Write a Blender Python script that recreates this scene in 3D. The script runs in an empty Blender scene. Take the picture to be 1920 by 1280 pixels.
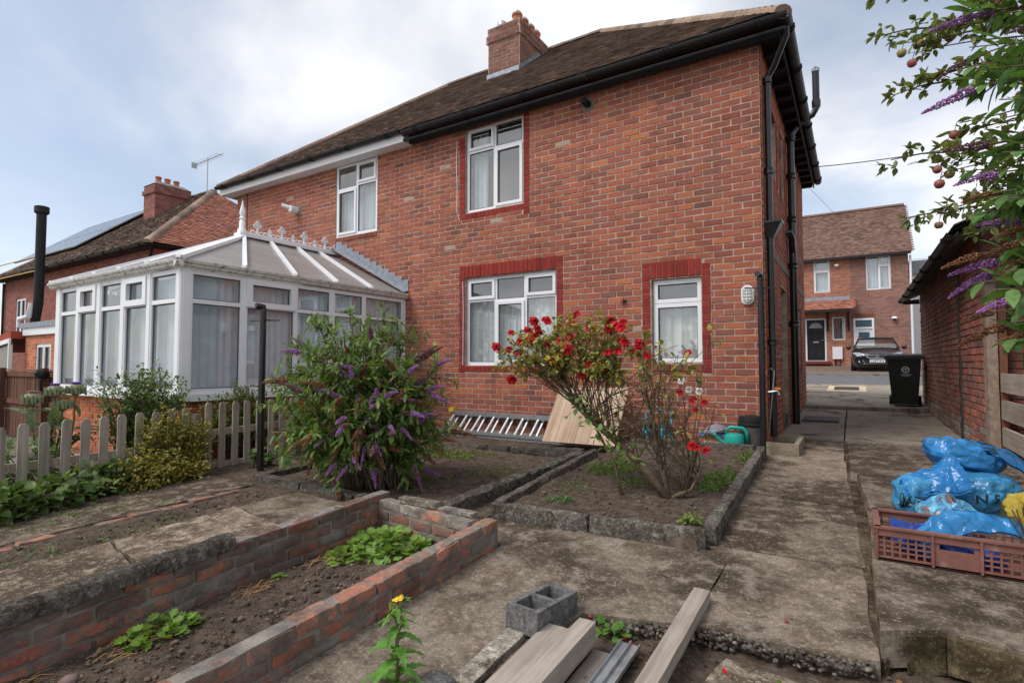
import bpy, math, random
import numpy as np
from mathutils import Matrix, Vector, noise
random.seed(7); RNG = np.random.default_rng(7)
R = math.radians
S = bpy.context.scene
COL = S.collection

# ---------------------------------------------------------------- camera
cam = bpy.data.cameras.new('camera'); cam.sensor_width = 36; cam.lens = 19.02; cam.clip_start = .05; cam.clip_end = 2000
cam_o = bpy.data.objects.new('camera', cam); COL.objects.link(cam_o)
CAM = Vector((0, 0, 1.07))
cam_o.location = CAM; cam_o.rotation_euler = (R(92.4), 0, R(32.3)); S.camera = cam_o

# ---------------------------------------------------------------- sky, sun, exposure
SUN_DIR = Vector((-.45, -.62, 1.0)).normalized()
world = bpy.data.worlds.new('World'); S.world = world; world.use_nodes = True
wt = world.node_tree; wt.nodes.clear()
def wn(t, **k):
    n = wt.nodes.new(t)
    for a, b in k.items(): setattr(n, a, b)
    return n
w_out = wn('ShaderNodeOutputWorld'); w_bg = wn('ShaderNodeBackground'); w_bg.inputs[1].default_value = .1
w_sky = wn('ShaderNodeTexSky', sky_type='NISHITA', sun_disc=False); w_sky.sun_elevation = math.asin(SUN_DIR.z)
w_sky.sun_rotation = math.atan2(SUN_DIR.x, SUN_DIR.y); w_sky.air_density = 1.0; w_sky.dust_density = 1.5
w_tc = wn('ShaderNodeTexCoord'); w_sep = wn('ShaderNodeSeparateXYZ'); wt.links.new(w_tc.outputs['Generated'], w_sep.inputs[0])
w_add = wn('ShaderNodeMath', operation='ADD'); w_add.inputs[1].default_value = .28
w_mx = wn('ShaderNodeMath', operation='MAXIMUM'); w_mx.inputs[1].default_value = .05
wt.links.new(w_sep.outputs[2], w_add.inputs[0]); wt.links.new(w_add.outputs[0], w_mx.inputs[0])
w_div = wn('ShaderNodeVectorMath', operation='DIVIDE'); w_cmb = wn('ShaderNodeCombineXYZ')
for i in range(3): wt.links.new(w_mx.outputs[0], w_cmb.inputs[i])
wt.links.new(w_tc.outputs['Generated'], w_div.inputs[0]); wt.links.new(w_cmb.outputs[0], w_div.inputs[1])
w_map = wn('ShaderNodeMapping'); w_map.inputs['Location'].default_value = (3.1, 1.2, 0); w_map.inputs['Scale'].default_value = (1, 1, .2)
wt.links.new(w_div.outputs[0], w_map.inputs[0])
w_n1 = wn('ShaderNodeTexNoise'); w_n1.inputs['Scale'].default_value = .8; w_n1.inputs['Detail'].default_value = 7; w_n1.inputs['Roughness'].default_value = .53; w_n1.inputs['Distortion'].default_value = .4
w_n2 = wn('ShaderNodeTexNoise'); w_n2.inputs['Scale'].default_value = 1.7; w_n2.inputs['Detail'].default_value = 5; w_n2.inputs['Roughness'].default_value = .5
wt.links.new(w_map.outputs[0], w_n1.inputs[0]); wt.links.new(w_map.outputs[0], w_n2.inputs[0])
w_r1 = wn('ShaderNodeMapRange'); w_r1.inputs[1].default_value = .39; w_r1.inputs[2].default_value = .60; w_r1.inputs[3].default_value = .3; w_r1.inputs[4].default_value = 1; w_r1.interpolation_type = 'SMOOTHSTEP'
wt.links.new(w_n1.outputs[0], w_r1.inputs[0])
w_ramp = wn('ShaderNodeValToRGB'); w_ramp.color_ramp.elements[0].position = .36; w_ramp.color_ramp.elements[0].color = (5.3, 5.45, 5.75, 1)
w_ramp.color_ramp.elements[1].position = .6; w_ramp.color_ramp.elements[1].color = (6.9, 6.9, 7.0, 1)
wt.links.new(w_n2.outputs[0], w_ramp.inputs[0])
w_mix = wn('ShaderNodeMix', data_type='RGBA')
wt.links.new(w_r1.outputs[0], w_mix.inputs[0]); wt.links.new(w_sky.outputs[0], w_mix.inputs[6]); wt.links.new(w_ramp.outputs[0], w_mix.inputs[7])
wt.links.new(w_mix.outputs[2], w_bg.inputs[0]); wt.links.new(w_bg.outputs[0], w_out.inputs[0])
sun = bpy.data.lights.new('sun', 'SUN'); sun.energy = 1.5; sun.angle = R(25); sun.color = (1, .965, .92)
sun_o = bpy.data.objects.new('sun', sun); COL.objects.link(sun_o)
sun_o.rotation_euler = (-SUN_DIR).to_track_quat('-Z', 'Y').to_euler()
S.view_settings.view_transform = 'Standard'; S.view_settings.look = 'None'; S.view_settings.gamma = 1
S.view_settings.use_curve_mapping = False; S.view_settings.exposure = 0.74
S.cycles.max_bounces = 6; S.cycles.transparent_max_bounces = 12; S.cycles.diffuse_bounces = 3; S.cycles.glossy_bounces = 3
S.cycles.use_denoising = True; S.cycles.caustics_reflective = False; S.cycles.caustics_refractive = False

# ---------------------------------------------------------------- helpers: objects
EMPTY = {}
def tag(o, label=None, cat=None, group=None, kind=None):
    if label: o['label'] = label
    if cat: o['category'] = cat
    if group: o['group'] = group
    if kind: o['kind'] = kind
    return o
def par(o, parent):
    if parent is not None:
        o.parent = parent
        if parent.name in EMPTY: o.matrix_parent_inverse = Matrix.Translation(-EMPTY[parent.name])
    return o
def thing(name, label, cat, loc=(0, 0, 0), group=None):
    o = bpy.data.objects.new(name, None); COL.objects.link(o); o.empty_display_size = .1
    o.location = loc; EMPTY[o.name] = Vector(loc)
    return tag(o, label, cat, group)
def link(name, me, parent=None, color=None, M=None):
    o = bpy.data.objects.new(name, me); COL.objects.link(o); par(o, parent)
    if color is not None: o.color = (*color[:3], 1)
    if M is not None: o.matrix_basis = M
    return o
def np_mesh(name, V, F, mat, C=None, smooth=False):
    """V (n,3), F (m,k) arrays -> mesh; C per-face colours (m,3)"""
    me = bpy.data.meshes.new(name); V = np.asarray(V, np.float32); F = np.asarray(F, np.int32); k = F.shape[1]
    me.vertices.add(len(V)); me.vertices.foreach_set('co', V.ravel())
    me.loops.add(F.size); me.loops.foreach_set('vertex_index', F.ravel())
    me.polygons.add(len(F)); me.polygons.foreach_set('loop_start', np.arange(0, F.size, k, dtype=np.int32))
    me.update(calc_edges=True)
    a = me.color_attributes.new('Col', 'FLOAT_COLOR', 'CORNER')
    c = np.ones((len(F), k, 4), np.float32)
    if C is not None: c[:, :, :3] = np.asarray(C, np.float32)[:, None, :]
    a.data.foreach_set('color', c.ravel())
    me.polygons.foreach_set('use_smooth', np.full(len(F), bool(smooth)))
    me.materials.append(mat); return me

class MB:
    """collects shapes into one mesh"""
    def __init__(s, M=None): s.v = []; s.f = []; s.c = []; s.M = M; s.col = (1, 1, 1)
    def add(s, vs, fs, M=None):
        n = len(s.v); vs = [Vector(v) for v in vs]
        if M is not None: vs = [M @ v for v in vs]
        if s.M is not None: vs = [s.M @ v for v in vs]
        s.v += vs; s.f += [[i + n for i in f] for f in fs]; s.c += [s.col] * len(fs); return s
    def box(s, x0, x1, y0, y1, z0, z1, M=None):
        vs = [(x, y, z) for z in (z0, z1) for y in (y0, y1) for x in (x0, x1)]
        return s.add(vs, [(0, 2, 3, 1), (4, 5, 7, 6), (0, 1, 5, 4), (2, 6, 7, 3), (0, 4, 6, 2), (1, 3, 7, 5)], M)
    def bar(s, p, q, w, h, up=(0, 0, 1)):
        p = Vector(p); q = Vector(q); d = (q - p); L = d.length; d.normalize(); up = Vector(up)
        sd = d.cross(up).normalized(); u = sd.cross(d)
        M = Matrix((sd.to_4d()[:3] + (0,) if 0 else (sd.x, d.x, u.x, p.x), (sd.y, d.y, u.y, p.y), (sd.z, d.z, u.z, p.z), (0, 0, 0, 1)))
        return s.box(-w / 2, w / 2, 0, L, -h / 2, h / 2, M)
    def tube(s, pts, r, n=8, cap=True):
        pts = [Vector(p) for p in pts]; m = len(pts)
        rs = r if isinstance(r, (list, tuple)) else [r] * m
        vs = []; ref = None
        for i, p in enumerate(pts):
            t = (pts[min(i + 1, m - 1)] - pts[max(i - 1, 0)]).normalized()
            if ref is None:
                ref = Vector((0, 0, 1)) if abs(t.z) < .9 else Vector((1, 0, 0))
            a = t.cross(ref).normalized(); b = a.cross(t); ref = b
            vs += [p + (a * math.cos(k * math.tau / n) + b * math.sin(k * math.tau / n)) * rs[i] for k in range(n)]
        fs = [(i * n + k, i * n + (k + 1) % n, (i + 1) * n + (k + 1) % n, (i + 1) * n + k) for i in range(m - 1) for k in range(n)]
        if cap: fs += [tuple(range(n))[::-1], tuple((m - 1) * n + k for k in range(n))]
        return s.add(vs, fs)
    def lathe(s, prof, M=None, n=16, cap=True):
        vs = []; m = len(prof)
        for r, z in prof: vs += [(r * math.cos(k * math.tau / n), r * math.sin(k * math.tau / n), z) for k in range(n)]
        fs = [(i * n + k, i * n + (k + 1) % n, (i + 1) * n + (k + 1) % n, (i + 1) * n + k) for i in range(m - 1) for k in range(n)]
        if cap: fs += [tuple(range(n))[::-1], tuple((m - 1) * n + k for k in range(n))]
        return s.add(vs, fs, M)
    def prism(s, poly, z0, z1, M=None):
        """poly (x,y) counter-clockwise; z0/z1 number or function of (x,y)"""
        f0 = z0 if callable(z0) else (lambda x, y: z0); f1 = z1 if callable(z1) else (lambda x, y: z1)
        n = len(poly); vs = [(x, y, f0(x, y)) for x, y in poly] + [(x, y, f1(x, y)) for x, y in poly]
        fs = [tuple(range(n))[::-1], tuple(range(n, 2 * n))] + [(i, (i + 1) % n, n + (i + 1) % n, n + i) for i in range(n)]
        return s.add(vs, fs, M)
    def rbox(s, x0, x1, y0, y1, z0, z1, d=.06, amp=.006, fr=9., M=None, rnd=.0, seed=0.):
        """box cut into a grid and roughened; rnd rounds the edges"""
        nx, ny, nz = [max(1, int(round(abs(b - a) / d))) for a, b in ((x0, x1), (y0, y1), (z0, z1))]
        ids = {}; vs = []; fs = []
        def vid(i, j, k):
            key = (i, j, k)
            if key not in ids:
                p = Vector((x0 + (x1 - x0) * i / nx, y0 + (y1 - y0) * j / ny, z0 + (z1 - z0) * k / nz))
                e = [(i in (0, nx)), (j in (0, ny)), (k in (0, nz))]
                if rnd and sum(e) >= 2:
                    c = Vector(((x0 + x1) / 2, (y0 + y1) / 2, (z0 + z1) / 2)); q = p - c
                    for ax in range(3):
                        if e[ax]: p[ax] -= math.copysign(rnd * (.6 if sum(e) == 2 else .8), q[ax])
                w = (M @ p if M is not None else p) * fr + Vector((seed, seed * 1.7, 0))
                p = p + noise.noise_vector(w) * amp + noise.noise_vector(w * 3.1) * amp * .4
                ids[key] = len(vs); vs.append(p)
            return ids[key]
        for i in range(nx):
            for j in range(ny):
                fs += [(vid(i, j, 0), vid(i, j + 1, 0), vid(i + 1, j + 1, 0), vid(i + 1, j, 0)), (vid(i, j, nz), vid(i + 1, j, nz), vid(i + 1, j + 1, nz), vid(i, j + 1, nz))]
        for i in range(nx):
            for k in range(nz):
                fs += [(vid(i, 0, k), vid(i + 1, 0, k), vid(i + 1, 0, k + 1), vid(i, 0, k + 1)), (vid(i, ny, k), vid(i, ny, k + 1), vid(i + 1, ny, k + 1), vid(i + 1, ny, k))]
        for j in range(ny):
            for k in range(nz):
                fs += [(vid(0, j, k), vid(0, j, k + 1), vid(0, j + 1, k + 1), vid(0, j + 1, k)), (vid(nx, j, k), vid(nx, j + 1, k), vid(nx, j + 1, k + 1), vid(nx, j, k + 1))]
        return s.add(vs, fs, M)
    def mesh(s, name, mat, smooth=False):
        me = bpy.data.meshes.new(name); me.from_pydata(s.v, [], s.f)
        a = me.color_attributes.new('Col', 'FLOAT_COLOR', 'CORNER'); k = 0
        ls = np.array([len(f) for f in s.f]); c = np.ones((ls.sum(), 4), np.float32); c[:, :3] = np.repeat(np.array(s.c, np.float32).reshape(-1, 3), ls, axis=0)
        a.data.foreach_set('color', c.ravel())
        if smooth:
            me.polygons.foreach_set('use_smooth', np.ones(len(s.f), bool))
            if smooth is not True: me.set_sharp_from_angle(angle=R(smooth))
        me.materials.append(mat); return me
    def build(s, name, mat, parent=None, smooth=False, label=None, cat=None, group=None, kind=None, color=None):
        o = link(name, s.mesh(name, mat, smooth), parent, color); return tag(o, label, cat, group, kind)

def frame(O, U, V):
    """matrix with x=U, y=V, z=U x V at O"""
    U = Vector(U).normalized(); V = Vector(V).normalized(); N = U.cross(V)
    return Matrix(((U.x, V.x, N.x, O[0]), (U.y, V.y, N.y, O[1]), (U.z, V.z, N.z, O[2]), (0, 0, 0, 1)))
def jig(a): return random.uniform(-a, a)
def bez(p, q, r, n=8):
    p, q, r = Vector(p), Vector(q), Vector(r)
    return [p * (1 - t) ** 2 + q * 2 * t * (1 - t) + r * t * t for t in [i / n for i in range(n + 1)]]
def wob(pts, a, f=3., s=0.):
    return [p + noise.noise_vector(p * f + Vector((s, s * .7, 0))) * a for p in pts]

def text_mesh(txt, size, mat, depth=.001, font_scale_x=1., bold=0.):
    c = bpy.data.curves.new('lettering', 'FONT'); c.body = txt; c.size = size; c.extrude = depth; c.align_x = 'CENTER'; c.align_y = 'CENTER'; c.offset = bold; c.resolution_u = 3
    o = bpy.data.objects.new('lettering', c); COL.objects.link(o)
    bpy.context.view_layer.update(); me = bpy.data.meshes.new_from_object(o.evaluated_get(bpy.context.evaluated_depsgraph_get()))
    bpy.data.objects.remove(o); me.materials.clear(); me.materials.append(mat); return me

# ---------------------------------------------------------------- helpers: materials
def s2l(c): return tuple(((x / 255) / 12.92 if x / 255 <= .04045 else ((x / 255 + .055) / 1.055) ** 2.4) for x in c)
class NT:
    def __init__(s, name):
        s.m = bpy.data.materials.new(name); s.m.use_nodes = True; s.t = s.m.node_tree; s.t.nodes.clear()
        s.out = s.n('ShaderNodeOutputMaterial'); s.b = s.n('ShaderNodeBsdfPrincipled'); s.l(s.b.outputs[0], s.out.inputs[0])
        s.pos = None
    def n(s, t, **k):
        x = s.t.nodes.new(t)
        for a, b in k.items(): setattr(x, a, b)
        return x
    def l(s, a, b): s.t.links.new(a, b)
    def P(s):
        if s.pos is None: s.pos = s.n('ShaderNodeNewGeometry').outputs['Position']
        return s.pos
    def noise(s, scale, det=4, rough=.55, vec=None, stretch=None, dist=0., off=None):
        x = s.n('ShaderNodeTexNoise'); x.inputs['Scale'].default_value = scale; x.inputs['Detail'].default_value = det; x.inputs['Roughness'].default_value = rough; x.inputs['Distortion'].default_value = dist
        v = vec or s.P()
        if stretch or off:
            mp = s.n('ShaderNodeMapping'); mp.inputs['Scale'].default_value = stretch or (1, 1, 1); mp.inputs['Location'].default_value = off or (0, 0, 0); s.l(v, mp.inputs[0]); v = mp.outputs[0]
        s.l(v, x.inputs[0]); return x.outputs[0]
    def rng(s, v, a, b, c=0., d=1., smooth=True):
        x = s.n('ShaderNodeMapRange'); x.interpolation_type = 'SMOOTHSTEP' if smooth else 'LINEAR'
        for i, k in enumerate((a, b, c, d)): x.inputs[i + 1].default_value = k
        s.l(v, x.inputs[0]); return x.outputs[0]
    def mix(s, f, a, b, mode='MIX'):
        x = s.n('ShaderNodeMix', data_type='RGBA', blend_type=mode)
        for k, i in ((f, 0), (a, 6), (b, 7)):
            if isinstance(k, (int, float)): x.inputs[i].default_value = k if i == 0 else (k, k, k, 1)
            elif isinstance(k, tuple): x.inputs[i].default_value = (*k[:3], 1)
            else: s.l(k, x.inputs[i])
        return x.outputs[2]
    def math(s, op, a, b=0.):
        x = s.n('ShaderNodeMath', operation=op)
        for i, k in enumerate((a, b)):
            if isinstance(k, (int, float)): x.inputs[i].default_value = k
            else: s.l(k, x.inputs[i])
        return x.outputs[0]
    def tint(s, c):
        a = s.n('ShaderNodeVertexColor', layer_name='Col'); o = s.n('ShaderNodeObjectInfo')
        return s.mix(1., s.mix(1., c, a.outputs[0], 'MULTIPLY'), o.outputs['Color'], 'MULTIPLY')
    def bump(s, h, st=.3, dist=.01):
        x = s.n('ShaderNodeBump'); x.inputs['Strength'].default_value = st; x.inputs['Distance'].default_value = dist
        s.l(h, x.inputs['Height']); s.l(x.outputs[0], s.b.inputs['Normal'])
    def done(s, col, rough=.8, spec=.3, metal=0.):
        if isinstance(col, tuple): s.b.inputs['Base Color'].default_value = (*col[:3], 1)
        else: s.l(col, s.b.inputs['Base Color'])
        if isinstance(rough, (int, float)): s.b.inputs['Roughness'].default_value = rough
        else: s.l(rough, s.b.inputs['Roughness'])
        s.b.inputs['Specular IOR Level'].default_value = spec; s.b.inputs['Metallic'].default_value = metal
        return s.m
def plain(name, col, rough=.6, var=.12, sc=6., bs=60., bst=.15, spec=.35, metal=0., tint=False, stretch=None, dirt=None, dsc=3., dlo=.55, dhi=.75, bd=.004):
    t = NT(name); n = t.noise(sc, 5, .6, stretch=stretch)
    c = t.mix(t.rng(n, .3, .7), tuple(x * (1 - var) for x in col), tuple(min(1, x * (1 + var)) for x in col))
    if dirt: c = t.mix(t.rng(t.noise(dsc, 6, .65, off=(5, 2, 1)), dlo, dhi), c, dirt)
    if tint: c = t.tint(c)
    if bst: t.bump(t.noise(bs, 4, .6, stretch=stretch), bst, bd)
    return t.done(c, rough, spec, metal)

def mat_brick(name, face, pale, grime=.25, bst=.55):
    t = NT(name); n1 = t.noise(55, 5, .7); n2 = t.noise(7, 4, .6); n3 = t.noise(1.3, 5, .6, off=(3, 1, 7))
    c = t.tint(face); c = t.mix(t.rng(n1, .35, .75, .0, .35), c, t.mix(1., c, (.45, .42, .42), 'MULTIPLY'))
    c = t.mix(t.rng(n2, .6, .8, 0, .28), c, pale)
    c = t.mix(t.rng(n3, .46, .72, 0, grime), c, t.mix(1., c, (.42, .38, .36), 'MULTIPLY')); st = t.noise(2.2, 5, .6, stretch=(3, 3, .25), off=(1, 2, 8)); c = t.mix(t.rng(st, .55, .75, 0, grime), c, t.mix(1., c, (.5, .46, .45), 'MULTIPLY'))
    t.bump(n1, bst, .006); return t.done(c, .88, .15)
def mat_bedbrick(name):
    t = NT(name); n1 = t.noise(48, 5, .7); n2 = t.noise(8, 6, .7, dist=.5); n3 = t.noise(3.2, 6, .65, off=(3, 1, 7)); n4 = t.noise(17, 5, .7, off=(9, 1, 2))
    c = t.tint((1., 1., 1.)); c = t.mix(t.rng(n1, .35, .75, 0, .45), c, t.mix(1., c, (.45, .42, .42), 'MULTIPLY'))
    c = t.mix(t.rng(n2, .42, .56, 0, .88), c, (.185, .155, .128)); c = t.mix(t.rng(n4, .58, .68, 0, .5), c, (.36, .31, .26)); c = t.mix(t.rng(n3, .44, .64, 0, .65), c, (.09, .065, .05))
    t.bump(t.math('ADD', n1, n2), .9, .012); return t.done(c, .93, .1)
def mat_concrete(name, base, dark, light, moss=.5, sc=1.6, lightamt=.7, off=(0, 0, 0), moss_col=(.05, .036, .024)):
    t = NT(name); big = t.noise(sc, 7, .68, off=off, dist=.3); mid = t.noise(sc * 6, 6, .7, off=(4, 4, 1)); fine = t.noise(70, 4, .7); sp = t.noise(26, 5, .75, off=(2, 9, 1))
    c = t.mix(t.rng(mid, .35, .65), base, dark); c = t.mix(t.rng(sp, .52, .66, 0, lightamt), c, light)
    c = t.mix(t.rng(sp, .34, .46, .75, 0), c, tuple(x * .7 for x in dark)); c = t.mix(t.rng(t.noise(4.2, 7, .7, off=(1, 6, 2), dist=.6), .52, .62, 0, .5), c, tuple(x * .62 for x in dark))
    f = t.math('MULTIPLY', t.rng(big, .56 - moss * .2, .70 - moss * .2), t.rng(mid, .38, .53, .12, 1))
    c = t.mix(t.math('MULTIPLY', f, .9), c, moss_col); fl = t.noise(52, 5, .8, off=(7, 3, 3)); c = t.mix(t.rng(fl, .56, .63, 0, .6), c, light); c = t.mix(t.rng(fl, .36, .44, .7, 0), c, tuple(x * .45 for x in dark)); c = t.tint(c)
    h = t.math('ADD', t.math('MULTIPLY', sp, .6), t.math('MULTIPLY', fl, .5)); t.bump(h, 1., .018); return t.done(c, .92, .12)
def mat_wood(name, a, b, axis=(1, .06, 1), sc=30., rough=.75, knots=True, bst=.35):
    """grain runs along the local axis whose stretch is small"""
    t = NT(name); tc = t.n('ShaderNodeTexCoord').outputs['Object']; n = t.noise(sc, 6, .65, vec=tc, stretch=axis, dist=.4); n2 = t.noise(2.5, 4, .6)
    c = t.mix(t.rng(n, .3, .7), a, b); c = t.mix(t.rng(n2, .4, .7, 0, .4), c, t.mix(1., c, (.55, .52, .5), 'MULTIPLY'))
    c = t.tint(c)
    t.bump(n, bst, .004); return t.done(c, rough, .2)
def mat_leaf(name, col, rough=.5, trans=.3, spec=.35):
    t = NT(name); n = t.noise(30, 3, .5); c = t.tint(t.mix(t.rng(n, .3, .7), tuple(x * .75 for x in col), tuple(x * 1.2 for x in col)))
    t.done(c, rough, spec); tr = t.n('ShaderNodeBsdfTranslucent'); t.l(t.mix(1., c, (1.25, 1.3, .55), 'MULTIPLY'), tr.inputs[0])
    mx = t.n('ShaderNodeMixShader'); mx.inputs[0].default_value = trans; t.l(t.b.outputs[0], mx.inputs[1]); t.l(tr.outputs[0], mx.inputs[2]); t.l(mx.outputs[0], t.out.inputs[0])
    return t.m
def mat_glass(name, tint=(.96, .97, .97), base=.1, rough=.02):
    t = NT(name); t.t.nodes.remove(t.b); fr = t.n('ShaderNodeLayerWeight'); fr.inputs[0].default_value = .5; f5 = t.math('MULTIPLY', t.math('POWER', fr.outputs['Facing'], 4.), .6)
    tr = t.n('ShaderNodeBsdfTransparent'); tr.inputs[0].default_value = (*tint, 1); gl = t.n('ShaderNodeBsdfGlossy'); gl.inputs['Roughness'].default_value = rough
    mx = t.n('ShaderNodeMixShader'); t.l(t.math('ADD', f5, base), mx.inputs[0]); t.l(tr.outputs[0], mx.inputs[1]); t.l(gl.outputs[0], mx.inputs[2]); t.l(mx.outputs[0], t.out.inputs[0])
    return t.m
def mat_lace(name, sc=30., col=(.88, .93, .94)):
    t = NT(name); tc = t.n('ShaderNodeTexCoord').outputs['Object']; v = t.n('ShaderNodeTexVoronoi'); v.inputs['Scale'].default_value = 7.5; t.l(tc, v.inputs[0])
    a = t.rng(v.outputs[0], .28, .4, 1, 0); w = t.noise(60, 2, .5, vec=tc); a = t.math('MULTIPLY', a, t.rng(w, .4, .55, .3, 1))
    st = t.noise(9, 3, .6, vec=tc, stretch=(1, .02, .02)); a = t.math('MAXIMUM', a, t.rng(st, .45, .6, .0, .8)); a = t.math('ADD', t.math('MULTIPLY', a, .42), .58)
    t.done(col, .9, .1); tr = t.n('ShaderNodeBsdfTransparent'); mx = t.n('ShaderNodeMixShader'); t.l(a, mx.inputs[0]); t.l(tr.outputs[0], mx.inputs[1]); t.l(t.b.outputs[0], mx.inputs[2]); t.l(mx.outputs[0], t.out.inputs[0])
    return t.m

MT = {}
MT['brick'] = mat_brick('house_brick', (1, 1, 1), (.36, .25, .205), .5)
MT['brick_old'] = mat_brick('weathered_brick', (1, 1, 1), (.36, .31, .27), .5, .9)
MT['brick_bed'] = mat_bedbrick('bed_brick'); MT['mortar'] = plain('mortar', (.40, .29, .232), .95, .3, 9, 80, .6)
MT['mortar_grey'] = plain('cement', (.20, .175, .15), .95, .35, 7, 60, .9, bd=.01)
MT['upvc'] = plain('white_plastic', (.78, .79, .81), .35, .03, 3, 40, .02, .45)
MT['upvc_dirty'] = plain('weathered_white_plastic', (.68, .67, .63), .5, .08, 12, 40, .05, dirt=(.16, .15, .10), dsc=14, dlo=.5, dhi=.72)
MT['black'] = plain('black_gloss_paint', (.012, .012, .014), .28, .3, 9, 50, .05, .5)
MT['blackmat'] = plain('black_matt', (.016, .016, .017), .6, .3, 9, 50, .1, .3)
MT['gutter'] = plain('weathered_black_gutter', (.014, .014, .015), .5, .3, 20, 50, .1, dirt=(.06, .058, .05), dsc=5, dlo=.55, dhi=.8)
MT['lead'] = plain('lead', (.28, .31, .35), .55, .2, 12, 40, .2, metal=.3)
MT['glass'] = mat_glass('window_glass', base=.15)
MT['glass_con'] = mat_glass('conservatory_glass', (.97, .98, .98), .11)
def mat_translucent(name, col, k=.5, rough=.3):
    t = NT(name); n = t.noise(3, 5, .6); c = t.mix(t.rng(n, .3, .7), tuple(x * .88 for x in col), col); t.done(c, rough, .5); tr = t.n('ShaderNodeBsdfTranslucent'); t.l(c, tr.inputs[0]); mx = t.n('ShaderNodeMixShader'); mx.inputs[0].default_value = k; t.l(t.b.outputs[0], mx.inputs[1]); t.l(tr.outputs[0], mx.inputs[2]); t.l(mx.outputs[0], t.out.inputs[0]); return t.m
MT['poly'] = mat_translucent('polycarbonate_roof', (.72, .68, .65), .62, .25)
MT['room'] = plain('room_paint', (.30, .29, .27), .9, .05, 3, 10, 0)
MT['curtain'] = plain('pale_curtain', (.66, .75, .82), .9, .08, 5, 30, .1)
MT['lace'] = mat_lace('lace_net')
MT['tile'] = mat_brick('roof_tile', (1, 1, 1), (.12, .105, .08), .4, .6)
MT['wood_grey'] = mat_wood('weathered_grey_timber', (.36, .315, .275), (.22, .185, .155), (1, .05, 1), 24)
MT['wood_new'] = mat_wood('sawn_timber', (.42, .33, .25), (.30, .23, .17), (1, .05, 1), 30)
MT['wood_fence'] = mat_wood('silvered_picket_timber', (.40, .36, .31), (.24, .205, .17), (1, 1, .05), 30)
MT['wood_brown'] = mat_wood('stained_brown_timber', (.16, .075, .048), (.09, .042, .03), (1, 1, .06), 20)
MT['alu'] = plain('aluminium', (.62, .64, .66), .35, .08, 20, 60, .05, metal=.85)
MT['galv'] = plain('galvanised_steel', (.42, .44, .45), .42, .2, 12, 60, .1, metal=.7)
MT['soil'] = None
MT['dark_steel'] = plain('dark_cast_iron', (.05, .045, .04), .6, .3, 30, 80, .3, metal=.2)
# ================================================================ terrain
def gy(y): return float(np.interp(y, [-13, 7, 9, 13, 18, 24, 27.5, 32, 60], [-1., 0, .02, .1, .3, .58, .68, .88, 1.6]))
def zt(y): return float(np.interp(y, [-6, 1.8, 3.5, 7.6, 20], [-.5, -.2, -.13, -.1, .2]))
def H(x, y):
    if (x < -3.3 and y < 3.25) or (x < -2.78 and y >= 3.25): return zt(y)
    if x < -2.16 and y < 3.12: return gy(y) - .03
    if -2.5 < x < -.9 and 3.7 < y < 6.95: return gy(y) + .065
    if -2.78 <= x <= -2.5 and 3.2 < y < 6: return gy(y) + .0
    return gy(y) - .075
def far_z(x, y): return gy(y) - .16 - min(.75, .07 * max(0, -7 - x))

def mat_soil():
    t = NT('garden_soil'); n = t.noise(14, 7, .7); n2 = t.noise(2.2, 5, .6); f = t.noise(60, 4, .7)
    c = t.mix(t.rng(n, .3, .7), (.06, .044, .033), (.17, .13, .10)); c = t.mix(t.rng(n2, .5, .7, 0, .6), c, (.06, .045, .033)); c = t.mix(t.rng(f, .66, .74, 0, .7), c, (.30, .26, .21))
    t.bump(t.math('ADD', n, t.math('MULTIPLY', f, .5)), 1., .03); return t.done(c, .97, .08)
MT['soil'] = mat_soil()
MT['far_ground'] = plain('far_ground', (.13, .11, .085), .95, .3, 1.5, 20, .3)
xs = np.concatenate([np.arange(-220, -20, 20), np.arange(-20, 20, 2), np.arange(20, 221, 20)]); ys = np.concatenate([np.arange(-40, 40, 2), np.arange(40, 401, 30)])
V = [(x, y, far_z(x, y)) for y in ys for x in xs]; nx = len(xs)
F = [(j * nx + i, j * nx + i + 1, (j + 1) * nx + i + 1, (j + 1) * nx + i) for j in range(len(ys) - 1) for i in range(nx - 1)]
tag(link('ground', np_mesh('ground', V, F, MT['far_ground'])), kind='structure')
d_ = .035; xs = np.arange(-8.2, 2.6, d_); ys = np.arange(-.4, 7.6, d_); nx = len(xs)
V = []
for y in ys:
    for x in xs:
        q = Vector((x, y, 0)); b = noise.fractal(q * 7, .9, 2.1, 5) * .013 + noise.noise(q * 1.7) * .012 + abs(noise.noise(q * 17)) * .012
        V.append((x, y, H(x, y) + b))
F = [(j * nx + i, j * nx + i + 1, (j + 1) * nx + i + 1, (j + 1) * nx + i) for j in range(len(ys) - 1) for i in range(nx - 1)]
tag(link('garden_soil', np_mesh('garden_soil', V, F, MT['soil'], smooth=True)), kind='structure')

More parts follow.
